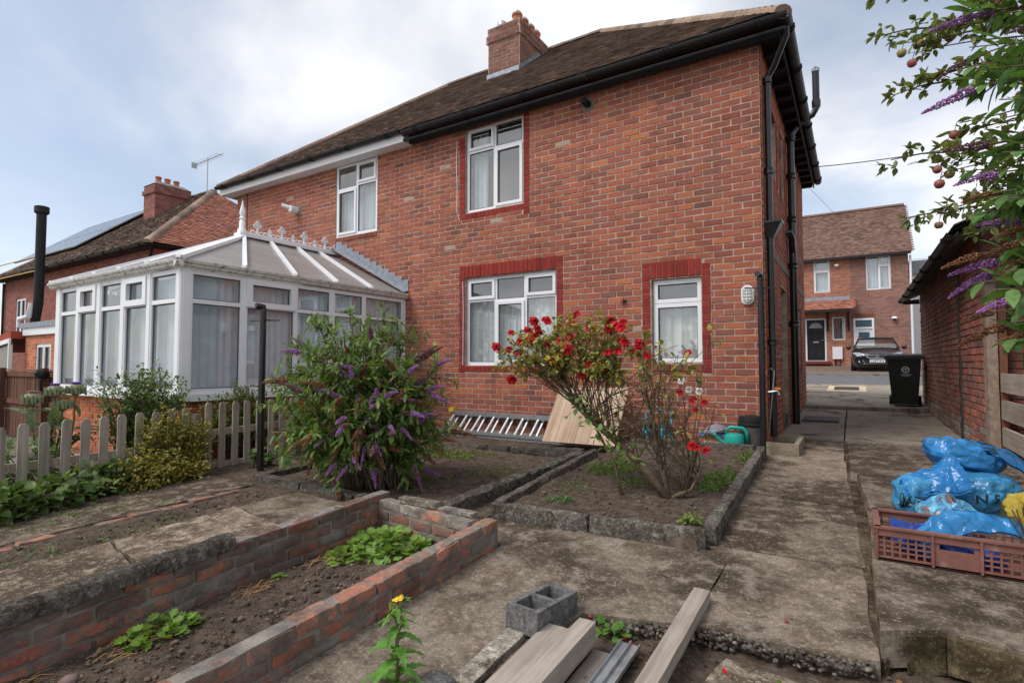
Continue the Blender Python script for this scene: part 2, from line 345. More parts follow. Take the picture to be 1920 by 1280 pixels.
MT['conc'] = mat_concrete('stained_concrete', (.27, .222, .178), (.165, .125, .093), (.46, .395, .33), .66, .8, .6)
MT['conc_dark'] = mat_concrete('dark_stained_concrete', (.225, .182, .143), (.12, .09, .067), (.40, .345, .285), .82, 1.3, .6)
MT['conc_far'] = mat_concrete('pale_concrete', (.37, .325, .27), (.29, .248, .20), (.46, .41, .35), .22, .8, .3, (7, 3, 0))
MT['kerbstone'] = mat_concrete('lichened_kerb', (.17, .155, .135), (.085, .075, .062), (.40, .385, .345), .45, 5., .75)
MT['rubble'] = mat_concrete('rubble_concrete', (.27, .25, .23), (.14, .125, .11), (.46, .43, .40), .25, 5, .8)
def edge(poly, step=.09, a=.015, seed=0.):
    """a polygon with unevenly broken edges"""
    out = []
    n = len(poly)
    for i in range(n):
        p = Vector((*poly[i], 0)); q = Vector((*poly[(i + 1) % n], 0)); m = max(1, int((q - p).length / step))
        for k in range(m):
            r = p.lerp(q, k / m); w = noise.noise_vector(r * 4.3 + Vector((seed, 0, seed))) * a * (1 if k else .5)
            out.append((r.x + w.x, r.y + w.y))
    return out
YARD = tag(bpy.data.objects.new('path', None), kind='structure'); COL.objects.link(YARD); EMPTY['path'] = Vector((0, 0, 0))
def slab(poly, top, mat='conc', a=.012, thick=.1, tone=1., seed=None):
    if seed is None: seed = len(bpy.data.objects) * .37
    m = MB(); z1 = (lambda x, y: gy(y) + top)
    m.prism(edge(poly, .08, a, seed), (lambda x, y: gy(y) + top - thick), z1)
    return m.build('slab', MT[mat], YARD, color=(tone, tone * .99, tone * .97))
# broken yard slab in front of the beds
slab([(-2.11, .2), (-1.5, .2), (-1.42, 1.3), (-1.33, 2.15), (-1.22, 2.62), (-.72, 2.76), (-.70, 3.8), (-2.5, 3.68), (-2.78, 3.5), (-2.72, 3.2), (-2.11, 3.2)], .0, 'conc', .02, tone=1.0)
slab([(-.71, 2.76), (-.46, 2.80), (-.2, 2.80), (.06, 2.86), (.03, 3.6), (.02, 3.9), (-.88, 3.86), (-.695, 3.6)], .002, 'conc', .016, tone=1.06)
# mossy channel between the two planters
slab([(-2.76, 3.52), (-2.53, 3.6), (-2.6, 5.7), (-2.74, 5.7)], .012, 'conc_dark', .01, tone=.62)
# garden path up to the house
slab([(-.88, 3.88), (.03, 3.92), (.0, 4.55), (-.88, 4.7)], .004, 'conc_dark', tone=1.1)
slab([(-.88, 4.72), (0, 4.57), (-.03, 5.2), (-.9, 5.3)], -.002, 'conc_dark', tone=1.22)
slab([(-.9, 5.32), (-.03, 5.22), (-.07, 6.08), (-.92, 6.1)], .006, 'conc_dark', tone=1.15)
slab([(-.92, 6.12), (-.08, 6.1), (-.1, 7.0), (-.9, 7.0)], .001, 'conc', tone=1.1)
slab([(-.93, 7.0), (-.12, 7.0), (-.14, 8.68), (-.93, 8.68)], .004, 'conc', tone=1.2)
slab([(-.05, 6.14), (1.5, 6.14), (1.5, 8.62), (-.1, 8.64)], .0, 'conc_dark', tone=1.05)
slab([(.03, 4.02), (.06, 6.1), (-.04, 6.1), (.0, 4.6)], -.02, 'conc_dark', tone=.8)
m = MB(); m.prism([(-.95, 3.82), (.1, 2.9), (.1, 6.12), (-.05, 6.12), (-.1, 8.7), (-.95, 8.7)], lambda x, y: gy(y) - .1, lambda x, y: gy(y) - .004); m.build('joint_fill', MT['conc_dark'], YARD, color=(.72, .66, .6))
m = MB(); m.prism([(-.2, 2.88), (.1, 2.9), (.1, 4.0), (-.2, 4.0)], lambda x, y: gy(y) - .1, lambda x, y: gy(y) - .004); m.build('joint_fill', MT['conc_dark'], YARD, color=(.75, .68, .6))
# raised slab that carries the crate and the sacks
slab([(.07, 2.9), (.17, 2.96), (.30, 3.03), (.62, 2.98), (1.0, 2.9), (1.9, 2.85), (1.9, 6.05), (.0, 6.08), (.06, 5.0)], .115, 'conc', .012, .16, tone=.92)
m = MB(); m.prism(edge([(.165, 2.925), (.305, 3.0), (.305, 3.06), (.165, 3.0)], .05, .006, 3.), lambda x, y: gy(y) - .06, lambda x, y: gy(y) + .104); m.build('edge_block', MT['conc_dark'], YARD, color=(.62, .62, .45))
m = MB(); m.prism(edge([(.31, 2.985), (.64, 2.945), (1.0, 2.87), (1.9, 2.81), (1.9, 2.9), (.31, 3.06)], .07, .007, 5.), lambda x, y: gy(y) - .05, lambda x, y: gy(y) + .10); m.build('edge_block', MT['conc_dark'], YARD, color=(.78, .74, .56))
# lower slab in the foreground
slab([(-.66, .4), (.12, .4), (.1, 2.5), (-.2, 2.62), (-.52, 2.66), (-.6, 2.3)], -.055, 'conc', .02, .06, tone=1.3)
slab([(-.95, .2), (-.7, .2), (-.62, 2.4), (-.74, 2.6), (-.84, 2.2)], -.05, 'conc', .025, .05, tone=1.0)
# side passage
slab([(-.93, 8.72), (-.15, 8.72), (-.16, 11.8), (-.93, 11.8)], .016, 'conc_far', .006, tone=.95)
slab([(-.13, 8.68), (1.25, 8.68), (1.25, 11.0), (-.14, 11.0)], .02, 'conc_far', .01, tone=1.0)
slab([(-.14, 11.03), (1.25, 11.03), (1.25, 13.2), (-.14, 13.2)], .016, 'conc_far', .006, tone=.9)
slab([(-.93, 11.83), (-.16, 11.83), (-.16, 13.2), (-.93, 13.2)], .016, 'conc_far', .006, tone=1.02)
slab([(-.98, 13.24), (1.25, 13.24), (1.25, 14.7), (-.98, 14.7)], .085, 'conc_far', .008, tone=.98)
m = MB(); m.prism([(-6, 14.72), (6, 14.72), (6, 16), (6, 18), (6, 19.6), (-6, 19.6), (-6, 18), (-6, 16)], lambda x, y: gy(y) - .1, lambda x, y: gy(y) + .075)
m.build('slab', MT['conc_far'], YARD, color=(1.05, 1.03, 1.0))
# street
MT['asphalt'] = plain('asphalt', (.13, .13, .132), .9, .2, 4, 120, .3)
MT['paviour'] = plain('block_paving', (.26, .19, .15), .9, .3, 8, 30, .3)
m = MB(); m.prism([(-40, 19.65), (40, 19.65), (40, 24.3), (-40, 24.3)], lambda x, y: gy(y) - .1, lambda x, y: gy(y) + .05); tag(m.build('road', MT['asphalt']), kind='structure')
m = MB()
for i in range(24): m.prism([(-12 + i, 24.31), (-12 + i + .985, 24.31), (-12 + i + .985, 24.45), (-12 + i, 24.45)], lambda x, y: gy(y) - .1, lambda x, y: gy(y) + .11)
tag(m.build('kerb', MT['conc_far'], color=(.8, .8, .8)), kind='structure')
m = MB(); m.prism([(-40, 24.46), (40, 24.46), (40, 25.4), (-40, 25.4)], lambda x, y: gy(y) - .1, lambda x, y: gy(y) + .1); tag(m.build('pavement', MT['asphalt'], color=(1.2, 1.2, 1.2)), kind='structure')
PAVE = tag(bpy.data.objects.new('driveway', None), kind='structure'); COL.objects.link(PAVE); EMPTY['driveway'] = Vector((0, 0, 0))
m = MB()
for j in range(64):
    for i in range(40):
        y0 = 25.42 + j * .105; x0 = -3.4 + i * .21 + (j % 2) * .105; k = random.uniform(.7, 1.25); m.col = (k, k * random.uniform(.9, 1.05), k * random.uniform(.85, 1.05))
        z = gy(y0) + .1; m.box(x0, x0 + .2, y0, y0 + .098, z - .05, z + jig(.002))
m.build('paving_blocks', MT['paviour'], PAVE, kind='stuff')

# ================================================================ bricks
def brick_tmpl(name, mat, n=5, prd=.022):
    out = []
    for k in range(n):
        m = MB(); cx, cy = .018, .055
        fr = [(cx + jig(.008), cy + jig(.03), prd), (1 - cx + jig(.008), cy + jig(.03), prd), (1 - cx + jig(.008), 1 - cy + jig(.03), prd), (cx + jig(.008), 1 - cy + jig(.03), prd)]
        sd = [(jig(.004), jig(.012), prd * .7), (1 + jig(.004), jig(.012), prd * .7), (1 + jig(.004), 1 + jig(.012), prd * .7), (jig(.004), 1 + jig(.012), prd * .7)]
        bk = [(0, 0, -.02), (1, 0, -.02), (1, 1, -.02), (0, 1, -.02)]
        m.add(fr + sd + bk, [(0, 1, 2, 3)] + [(4 + i, 4 + (i + 1) % 4, (i + 1) % 4, i) for i in range(4)] + [(8 + i, 8 + (i + 1) % 4, 4 + (i + 1) % 4, 4 + i) for i in range(4)])
        out.append(m)
    return [(m, m.mesh(name, mat)) for m in out]
TB = brick_tmpl('brick', MT['brick'])
TBO = brick_tmpl('old_brick', MT['brick_old'], prd=.03)
PAL = [s2l(c) for c in ((172, 104, 88), (174, 107, 88), (168, 101, 87), (164, 100, 88), (186, 116, 88), (172, 105, 91), (160, 97, 87), (156, 98, 90), (178, 110, 90), (174, 103, 86))]
PAL_PURPLE = [s2l(c) for c in ((152, 103, 93), (146, 97, 88), (158, 105, 93), (140, 95, 89), (164, 108, 94))]
RED = s2l((146, 58, 52))
def house_col(p):
    k = noise.noise(Vector((p[0] * .7, 0, p[2] * .9))) ; pal = PAL if random.random() < .78 + k * .4 else PAL_PURPLE
    c = random.choice(pal); f = random.uniform(.84, .99) + (0 if random.random() > .04 else -.15); w = noise.noise(Vector((p[0] * .45 + 5, 3, p[2] * .5))); f *= 1 + .12 * w
    if random.random() < .005: return tuple(x * .9 for x in s2l((185, 160, 145)))
    return (c[0] * f, c[1] * f * .985, c[2] * f * .89)
def cells(u0, u1, v0, v1, course, pitch, holes=(), joint=.014, off=0., jl=.0):
    out = []; nrow = int(round((v1 - v0) / course))
    for i in range(nrow):
        va = v0 + i * course; vb = va + course; vm = (va + vb) / 2; segs = [(u0, u1)]
        for (a, b, c, d) in holes:
            if c < vm < d:
                ns = []
                for s0, s1 in segs:
                    if b <= s0 or a >= s1: ns.append((s0, s1)); continue
                    if a > s0: ns.append((s0, a))
                    if b < s1: ns.append((b, s1))
                segs = ns
        for s0, s1 in segs:
            k0 = math.floor((s0 - off) / pitch) - 1; u = k0 * pitch + off + (i % 2) * pitch / 2
            while u < s1:
                a = max(u, s0); b = min(u + pitch, s1)
                if b - a > .035: out.append((a + joint / 2, b - joint / 2, va + joint / 2, vb - joint / 2))
                u += pitch
    return out
def lay(cs, FR, parent, colf, tmpl=TB, singles=300, stuff='brickwork', mat='brick', prd=.003, skip=None):
    """cells -> single brick objects for the largest in view and one joined part for the rest"""
    rec = []
    for (a, b, c, d) in cs:
        p = FR @ Vector(((a + b) / 2, (c + d) / 2, 0)); n = FR.to_3x3() @ Vector((0, 0, 1)); v = p - CAM; dist = v.length
        w = (b - a) * (d - c) * max(0., -v.dot(n) / dist) / dist ** 2; rec.append((w, a, b, c, d, p))
    rec.sort(key=lambda r: -r[0]); Vs = []; Fs = []; Cs = []; nv = 0
    tv = [np.array([list(v) for v in t[0].v]) for t in tmpl]; tf = [np.array(t[0].f) for t in tmpl]
    for k, (w, a, b, c, d, p) in enumerate(rec):
        col = colf(p); j = random.randrange(len(tmpl)); z = jig(prd)
        if k < singles and w > 0:
            M = FR @ Matrix.Translation((a, c, z)) @ Matrix.Diagonal((b - a, d - c, 1, 1))
            link('brick', tmpl[j][1], parent, col, M)
        else:
            q = tv[j] * [b - a, d - c, 1] + [a, c, z]; Vs.append(q); Fs.append(tf[j] + nv); Cs += [col] * len(tf[j]); nv += len(q)
    if Vs:
        A = np.array(FR.to_3x3()); V = np.concatenate(Vs) @ A.T + np.array(FR.translation)
        link(stuff, np_mesh(stuff, V, np.concatenate(Fs), MT[mat], Cs), parent)['kind'] = 'stuff'
def soldier(u0, u1, v0, v1, w=.083, joint=.008):
    n = max(1, round((u1 - u0) / w)); w = (u1 - u0) / n
    return [(u0 + i * w + joint / 2, u0 + (i + 1) * w - joint / 2, v0 + joint / 2, v1 - joint / 2) for i in range(n)]
def red_col(p): f = random.uniform(.85, 1.12); return tuple(x * f for x in RED)

# ================================================================ windows
def window(parent, FR, W, Hh, cols, b=.05, back=.07, room=True, curtain=None, lace=None, glass='glass', label=None, cw=None, name='window', sashw=.048):
    """FR: x along the wall, y up, z outward, origin at the opening's lower left; cols = [(width share, [(height share, kind)...bottom up])]"""
    fr = MB(FR); z0, z1 = -back - .05, -back; panes = []; sashes = []
    fr.box(0, b, 0, Hh, z0, z1); fr.box(W - b, W, 0, Hh, z0, z1)
    tot = sum(c[0] for c in cols); iw = W - b * (len(cols) + 1); u = b
    for ci, (ws, rows) in enumerate(cols):
        w = iw * ws / tot; tr = sum(r[0] for r in rows); ih = Hh - b * (len(rows) + 1); v = b
        fr.box(u, u + w, 0, b, z0, z1); fr.box(u, u + w, Hh - b, Hh, z0, z1)
        for ri, (hs, kind) in enumerate(rows):
            h = ih * hs / tr; panes.append((u, u + w, v, v + h, kind)); v += h
            if ri < len(rows) - 1: fr.box(u, u + w, v, v + b, z0, z1); v += b
        u += w
        if ci < len(cols) - 1: fr.box(u, u + b, 0, Hh, z0, z1); u += b
    wo = fr.build(name, MT['upvc'], parent, label=label)
    for (a, c, d, e, kind) in panes:
        if kind == 's':
            s = MB(FR); g = .012; k = sashw; a0, c0, d0, e0 = a - g, c + g, d - g, e + g; zz0, zz1 = -back - .03, -back + .022
            s.box(a0, a0 + k, d0, e0, zz0, zz1); s.box(c0 - k, c0, d0, e0, zz0, zz1); s.box(a0 + k, c0 - k, d0, d0 + k, zz0, zz1); s.box(a0 + k, c0 - k, e0 - k, e0, zz0, zz1)
            s.build('sash', MT['upvc'], wo); a, c, d, e = a0 + k, c0 - k, d0 + k, e0 - k
        g = MB(FR); g.box(a - .004, c + .004, d - .004, e + .004, -back - .022, -back - .016); g.build('pane', MT[glass], wo)
        bd = MB(FR); bw = .012; y0, y1 = -back - .016, -back - .004
        bd.box(a - .002, a + bw, d, e, y0, y1); bd.box(c - bw, c + .002, d, e, y0, y1); bd.box(a + bw, c - bw, d, d + bw, y0, y1); bd.box(a + bw, c - bw, e - bw, e, y0, y1)
        bd.build('gasket', MT['rubber'], wo)
    if room:
        r = MB(FR); r.box(-.5, W + .5, -.6, Hh + .35, -2.6, -back - .3); ro = r.mesh('room', MT['room']); ro.flip_normals(); link('room', ro, wo)
    def drape(u0, u1, v0, v1, z, mat, amp, fq, nm):
        n = max(12, int((u1 - u0) * 60)); vs = []; fs = []
        for i in range(n + 1):
            x = u0 + (u1 - u0) * i / n; zz = z + amp * math.sin(x * fq) + amp * .6 * math.sin(x * fq * 2.3 + 1)
            vs += [(x, v0, zz), (x, v1, zz * 1 - amp * .3)]
        fs = [(2 * i, 2 * i + 2, 2 * i + 3, 2 * i + 1) for i in range(n)]
        c = MB(FR); c.add(vs, fs); c.build(nm, MT[mat], wo, smooth=True)
    for c in (curtain or []): drape(*c, z=-back - .16, mat='curtain', amp=.02, fq=45, nm='curtain')
    for c in (lace or []): drape(*c, z=-back - .1, mat='lace', amp=.012, fq=38, nm='net_curtain')
    return wo
MT['rubber'] = plain('window_gasket', (.10, .105, .11), .6, .1, 9, 40, 0)

# ================================================================ the house
D = 7.45; HX0, HX1 = -12.6, -.95; ZE = 5.22
def roof_tiles(parent, P00, U, W, Sdir, L, clip, base_cols, gauge=.105, wid=.168, name='roof_tiles'):
    """plain tiles course by course on the slope; clip(u, s) tells whether a tile stays"""
    P00 = Vector(P00); U = Vector(U).normalized(); Sd = Vector(Sdir).normalized(); N = U.cross(Sd)
    Vs = []; Fs = []; Cs = []; nv = 0; nr = int(L / gauge)
    fq = np.array([(0, 1, 2, 3), (4, 7, 6, 5), (0, 4, 5, 1), (1, 5, 6, 2), (3, 2, 6, 7), (0, 3, 7, 4)])
    for j in range(nr):
        for i in range(int(W / wid) + 1):
            u = (i + .5 * (j % 2)) * wid; s = j * gauge
            if not clip(u + wid / 2, s + gauge / 2): continue
            w = wid - .006; t = .014; lift = .022 + jig(.004); tl = jig(.006)
            pts = [(u, s, lift + tl), (u + w, s, lift - tl), (u + w, s + gauge * 1.6, -.006), (u, s + gauge * 1.6, -.006)]
            q = [P00 + U * a + Sd * b + N * c for a, b, c in pts]; q2 = [x - N * t for x in q]
            Vs += [list(x) for x in q + q2]; Fs.append(fq + nv); nv += 8
            c = random.choice(base_cols); k = random.uniform(.8, 1.2); Cs += [tuple(x * k for x in c)] * 6
    o = link(name, np_mesh(name, Vs, np.concatenate(Fs), MT['tile'], Cs), parent); o['kind'] = 'stuff'; return o
BROWN = [s2l(c) for c in ((120, 104, 94), (113, 98, 89), (128, 111, 100), (105, 92, 84), (125, 104, 92), (137, 120, 108))]
ORANGE = [s2l(c) for c in ((178, 118, 96), (168, 110, 92), (186, 126, 102), (156, 104, 90), (174, 120, 102), (144, 100, 90))]
OV = .33
def hip_roof(parent, x0, x1, y0, y1, ze, pitch_h, colsB, colsE, near_only=True):
    """hipped roof; y0 back eave towards the camera; ridge height from pitch"""
    ex0, ex1, ey0, ey1 = x0 - OV, x1 + OV, y0 - OV, y1 + OV; half = 3.95; rz = ze + pitch_h
    r0 = Vector((ex0 + half, ey0 + half, rz)); r1 = Vector((ex1 - half, ey0 + half, rz)); a, b, c, d = [Vector(p) for p in ((ex0, ey0, ze), (ex1, ey0, ze), (ex1, ey1, ze), (ex0, ey1, ze))]
    m = MB(); m.add([a, b, c, d, r0, r1], [(0, 1, 5, 4), (1, 2, 5), (2, 3, 4, 5), (3, 0, 4)]); m.add([p - Vector((0, 0, .05)) for p in (a, b, c, d)], [(3, 2, 1, 0)])
    ro = m.build('roof', MT['tile'], parent, color=(.09, .075, .065))
    Ls = (Vector((0, half, pitch_h))).length; W = ex1 - ex0
    roof_tiles(ro, a, (1, 0, 0), W, (0, half, pitch_h), Ls + .05, lambda u, s: s / Ls * half - .02 < u < W - s / Ls * half + .02, colsB)
    We = ey1 - ey0; Lb = We - half; Le = Ls
    roof_tiles(ro, b, (0, 1, 0), We, (-half, 0, pitch_h), Le, lambda u, s: s / Le * half - .02 < u < We - s / Le * Lb + .02, colsE)
    # ridge and hip tiles
    def capline(p, q, cs, nm):
        L = (q - p).length; n = int(L / .3); t = (q - p).normalized()
        for i in range(n):
            mm = MB(); s0 = p + t * (L * i / n); s1 = p + t * (L * (i + 1) / n - .008); sd = t.cross(Vector((0, 0, 1))).normalized(); up = sd.cross(t)
            vs = []
            for e, pt in enumerate((s0, s1)):
                for k in range(7):
                    an = math.pi * k / 6; vs.append(pt + sd * math.cos(an) * .125 + up * (math.sin(an) * .105 - .045 + jig(.004)))
            mm.add(vs, [(k, k + 1, 8 + k, 7 + k) for k in range(6)] + [(6, 5, 4, 3, 2, 1, 0), (7, 8, 9, 10, 11, 12, 13)])
            k = random.uniform(.8, 1.2); mm.build(nm, MT['tile'], ro, color=tuple(x * k for x in random.choice(cs)))
    capline(b, r1, colsR, 'hip_tile'); capline(a, r0, colsR, 'hip_tile'); capline(r0, r1, colsB, 'ridge_tile')
    return ro, rz
def gutter_run(parent, p, q, out, mat='gutter', r=.062, nm='gutter', brackets=True):
    """half-round gutter from p to q; out = outward unit vector"""
    p, q, out = Vector(p), Vector(q), Vector(out); t = (q - p).normalized(); L = (q - p).length; m = MB(); vs = []
    for pt in (p, q):
        for k in range(9):
            an = math.pi + math.pi * k / 8; vs.append(pt + out * (math.cos(an) * r) + Vector((0, 0, math.sin(an) * r)))
        for k in range(9):
            an = math.tau - math.pi * k / 8; vs.append(pt + out * (math.cos(an) * (r - .006)) + Vector((0, 0, math.sin(an) * (r - .006))))
    n = 18; m.add(vs, [(k, (k + 1) % n, n + (k + 1) % n, n + k) for k in range(n)] + [tuple(range(n)), tuple(range(n, 2 * n))[::-1]])
    nb = max(1, int(L / 1.1))
    for i in range(nb + 1):
        c = p + t * (L * (i + .3) / (nb + .6)); pts = [c + out * (math.cos(math.pi + math.pi * k / 8) * (r + .006)) + Vector((0, 0, math.sin(math.pi + math.pi * k / 8) * (r + .006))) for k in range(9)]
        m.tube([x - t * .03 for x in pts], .012, 4); m.tube([x + t * .03 for x in pts], .012, 4)
    return m.build(nm, MT[mat], parent, smooth=40)

colsR = [s2l(c) for c in ((146, 124, 108), (136, 117, 104), (154, 133, 115), (126, 108, 98))]
HOUSE = thing('semi_detached_house', 'red brick two-storey house pair with brown tiled hipped roof, centre of the picture', 'house', (-6.8, 10.7, 0))
CRS, PIT = .0862, .247
FB = frame((0, D, 0), (1, 0, 0), (0, 0, 1))
win = {'ur': (-5.66, -4.48, 3.68, 5.17), 'ul': (-9.02, -7.82, 3.67, 5.16), 'gl': (-5.66, -3.885, 1.05, 2.55), 'gr': (-2.385, -1.70, 1.08, 2.25)}
red_side = [(-5.785, -5.66, 3.585, 5.0), (-4.48, -4.36, 3.5, 5.17), (-5.785, -5.66, .925, 2.77), (-3.885, -3.765, .925, 2.74), (-2.52, -2.40, 1.0, 2.5), (-1.70, -1.585, .955, 2.42)]
red_sold = [(-5.66, -3.885, 2.55, 2.765), (-5.66, -3.885, .935, 1.045), (-5.66, -4.48, 3.575, 3.675), (-2.40, -1.70, 2.255, 2.5)]
plain_sold = [(-9.02, -7.82, 3.57, 3.66), (-2.385, -1.70, .97, 1.075)]
def wallbox(m, x0, x1, z0, z1, holes):
    """backing sheet with openings, cut into a grid of quads with reveals"""
    holes = [h for h in holes if h[0] < x1 and h[1] > x0]; us = sorted({x0, x1, *[max(x0, h[0]) for h in holes], *[min(x1, h[1]) for h in holes]}); vs = sorted({z0, z1, *[h[2] for h in holes], *[h[3] for h in holes]})
    for a, b in zip(us, us[1:]):
        for c, d in zip(vs, vs[1:]):
            if any(h[0] <= (a + b) / 2 <= h[1] and h[2] <= (c + d) / 2 <= h[3] for h in holes): continue
            m.add([(a, c, 0), (b, c, 0), (b, d, 0), (a, d, 0)], [(0, 1, 2, 3)])
    for (a, b, c, d) in holes:
        for p, q in (((a, c), (a, d)), ((a, d), (b, d)), ((b, d), (b, c)), ((b, c), (a, c))):
            m.add([(*p, 0), (*q, 0), (*q, -.25), (*p, -.25)], [(0, 1, 2, 3)])
holes = list(win.values())
m = MB(frame((0, D - .0165, 0), (1, 0, 0), (0, 0, 1))); wallbox(m, HX0, HX1, -.4, ZE, holes)
WALL = m.build('wall', MT['mortar'], HOUSE, label='rear brick wall facing the garden')
skip = holes + red_side + [(a, b, c, d) for a, b, c, d in red_sold + plain_sold] + [(-10.95, -7.08, -.5, 2.3)]
cs = cells(HX0, HX1, -.3 * CRS, ZE, CRS, PIT, skip, off=.06)
lay(cs, FB, WALL, house_col, singles=300)
rc = []
for (a, b, c, d) in red_side:
    n = round((d - c) / CRS); h = (d - c) / n; rc += [(a + .004, b - .004, c + i * h + .004, c + (i + 1) * h - .004) for i in range(n)]
for q in red_sold: rc += soldier(*q)
lay(rc, FB @ Matrix.Translation((0, 0, .004)), WALL, red_col, singles=200, stuff='painted_bricks')
lay([x for q in plain_sold for x in soldier(*q)], FB @ Matrix.Translation((0, 0, .012)), WALL, lambda p: tuple(x * .75 for x in house_col(p)), singles=0, stuff='sill_bricks')
# side wall (passage)
door_r = (9.18, 10.06, .02, 2.27); sw1 = (8.35, 8.95, 3.75, 4.75); sw2 = (9.5, 10.05, 3.75, 4.85); sw3 = (11.9, 12.7, 1.0, 2.2)
FS = frame((HX1, 0, 0), (0, 1, 0), (0, 0, 1)); side_h = [door_r, sw1, sw2, sw3]
m = MB(frame((HX1 + .0165, 0, 0), (0, 1, 0), (0, 0, 1))); wallbox(m, D - .0165, 13.95, -.3, ZE, side_h); SW = m.build('wall', MT['mortar'], HOUSE, label='side brick wall along the passage')
def side_col(p): return tuple(x * y for x, y in zip(house_col(p), (1.05, 1.0, .95)))
reds = [(a - .11, a, c - .1, d + .02) for a, b, c, d in (sw1, sw2, sw3)] + [(b, b + .11, c - .1, d + .02) for a, b, c, d in (sw1, sw2, sw3)]
lay(cells(D - .01, 13.95, -.3 * CRS, ZE, CRS, PIT, side_h + reds, off=.0), FS, SW, side_col, singles=220)
rc = []
for (a, b, c, d) in reds:
    n = round((d - c) / CRS); h = (d - c) / n; rc += [(a + .004, b - .004, c + i * h + .004, c + (i + 1) * h - .004) for i in range(n)]
lay(rc, FS @ Matrix.Translation((0, 0, .004)), SW, red_col, singles=0, stuff='painted_bricks')
m = MB(); m.box(HX1 - .02, HX1 + .028, D + .02, 13.95, 2.56, 2.66); m.build('string_course', MT['mortar_grey'], SW, color=(1.3, 1.25, 1.2))
m = MB(); m.box(HX0, HX0 + .02, D + .02, 13.95, -.4, ZE); m.box(HX0, HX1, 13.95, 13.97, -.4, ZE); m.build('wall', MT['brick'], HOUSE, label='far side of the house', color=PAL[2])
# roof, eaves, gutters
ROOF, RZ = hip_roof(HOUSE, HX0, HX1, D, 13.95, 5.34, 3.16, BROWN, BROWN)
m = MB(); m.box(HX0 - OV + .03, -6.9, D - OV + .05, D - OV + .07, 5.14, 5.32); m.box(HX0 - OV + .03, HX0 - OV + .05, D - OV + .07, 14, 5.14, 5.32)
m.build('fascia', MT['upvc'], ROOF)
m = MB(); m.box(HX0 - OV + .05, -6.9, D - OV + .07, D + .01, 5.155, 5.175); m.box(-6.9, -6.885, D - OV + .05, D + .01, 5.14, 5.32); m.build('soffit', MT['upvc'], ROOF)
m = MB(); m.box(-6.885, HX1 + OV - .05, D - .13, D - .108, 5.14, 5.3); m.box(HX1 + OV - .09, HX1 + OV - .068, D - .105, 14.2, 5.14, 5.3); m.build('fascia', MT['blackmat'], ROOF)
m = MB(); m.box(-6.885, HX1 + OV - .09, D - .107, D + .01, 5.19, 5.21); m.box(HX1 - .0, HX1 + OV - .092, D + .011, 14.15, 5.2, 5.22); m.build('soffit', MT['blackmat'], ROOF)
m = MB()
for i in range(15): m = MB(); m.box(HX1 + .0, HX1 + OV - .1, 7.7 + i * .45, 7.76 + i * .45, 5.12, 5.2); m.build('rafter_end', MT['blackmat'], ROOF)
gutter_run(ROOF, (HX0 - OV - .02, D - OV - .02, 5.33), (-6.9, D - OV - .02, 5.33), (0, -1, 0))
gutter_run(ROOF, (-6.88, D - OV + .03, 5.30), (HX1 + OV + .03, D - OV + .03, 5.30), (0, -1, 0), r=.078)
gutter_run(ROOF, (HX1 + OV + .0, D - OV - .03, 5.29), (HX1 + OV + .0, 14.25, 5.29), (1, 0, 0), r=.078)
m = MB(); m.tube([(-6.885, D - OV + .06, 5.16), (HX1 + OV, D - OV + .06, 5.15)], .026, 8); m.build('fascia_batten', MT['blackmat'], ROOF)
# chimney
CH = MB(); cx0, cx1, cy0, cy1 = -6.68, -5.9, 9.62, 10.85
CH.box(cx0 - .014, cx1 + .014, cy0 - .014, cy1 - .004, 6.6, 8.45); ch = CH.build('chimney', MT['mortar'], HOUSE)
def chim_col(p): f = random.uniform(.72, 1.02); return tuple(x * f for x in random.choice([s2l((148, 110, 98)), s2l((134, 102, 93)), s2l((156, 112, 97)), s2l((142, 100, 88))]))
zc = 6.6
for (fr_, L) in ((frame((cx0, cy0, 0), (1, 0, 0), (0, 0, 1)), cx1 - cx0), (frame((cx1, cy0, 0), (0, 1, 0), (0, 0, 1)), cy1 - cy0)):
    lay(cells(0, L, 6.7, 8.12, .083, .235, joint=.014), fr_, ch, chim_col, singles=90, stuff='brickwork')
    lay(cells(-.03, L + .03, 8.12, 8.29, .083, .235, joint=.014), fr_ @ Matrix.Translation((0, 0, .035)), ch, chim_col, singles=20, stuff='brickwork')
    lay(cells(0, L, 8.29, 8.46, .083, .235, joint=.014, off=.05), fr_ @ Matrix.Translation((0, 0, .012)), ch, chim_col, singles=20, stuff='brickwork')
m = MB(); m.box(cx0 - .048, cx1 + .048, cy0 - .048, cy1 + .02, 8.122, 8.288); m.box(cx0 - .026, cx1 + .026, cy0 - .026, cy1 - .0, 8.289, 8.462); m.build('corbel', MT['mortar'], ch)
m = MB(); m.box(cx0 - .03, cx1 + .02, cy0 - .05, cy0 - .028, 7.28, 7.42)
for i in range(9): m.box(cx1 + .025, cx1 + .03, cy0 + .02 + i * .1, cy0 + .105 + i * .1, 7.3 + i * .08, 7.50 + i * .083)
m.build('flashing', MT['lead'], ch)
MT['terracotta'] = plain('terracotta', (.42, .16, .09), .85, .25, 8, 40, .3)
for i in range(4):
    m = MB(Matrix.Translation((-6.08, 9.83 + i * .27, 8.46))); m.lathe([(.115, 0), (.105, .05), (.1, .2), (.118, .215), (.118, .26), (.09, .262), (.09, .2)], n=14); m.build('chimney_pot', MT['terracotta'], ch, smooth=40)
    m = MB(Matrix.Translation((-6.08, 9.83 + i * .27, 8.72))); m.lathe([(.095, 0), (.09, .04), (.06, .075), (.01, .09)], n=12); m.build('pot_cowl', MT['galv'], ch, smooth=True)
m = MB(Matrix.Translation((-6.45, 9.8, 8.46))); m.lathe([(.12, 0), (.11, .16), (.08, .2), (.01, .22)], n=12); m.build('pot_cowl', MT['galv'], ch, smooth=True)
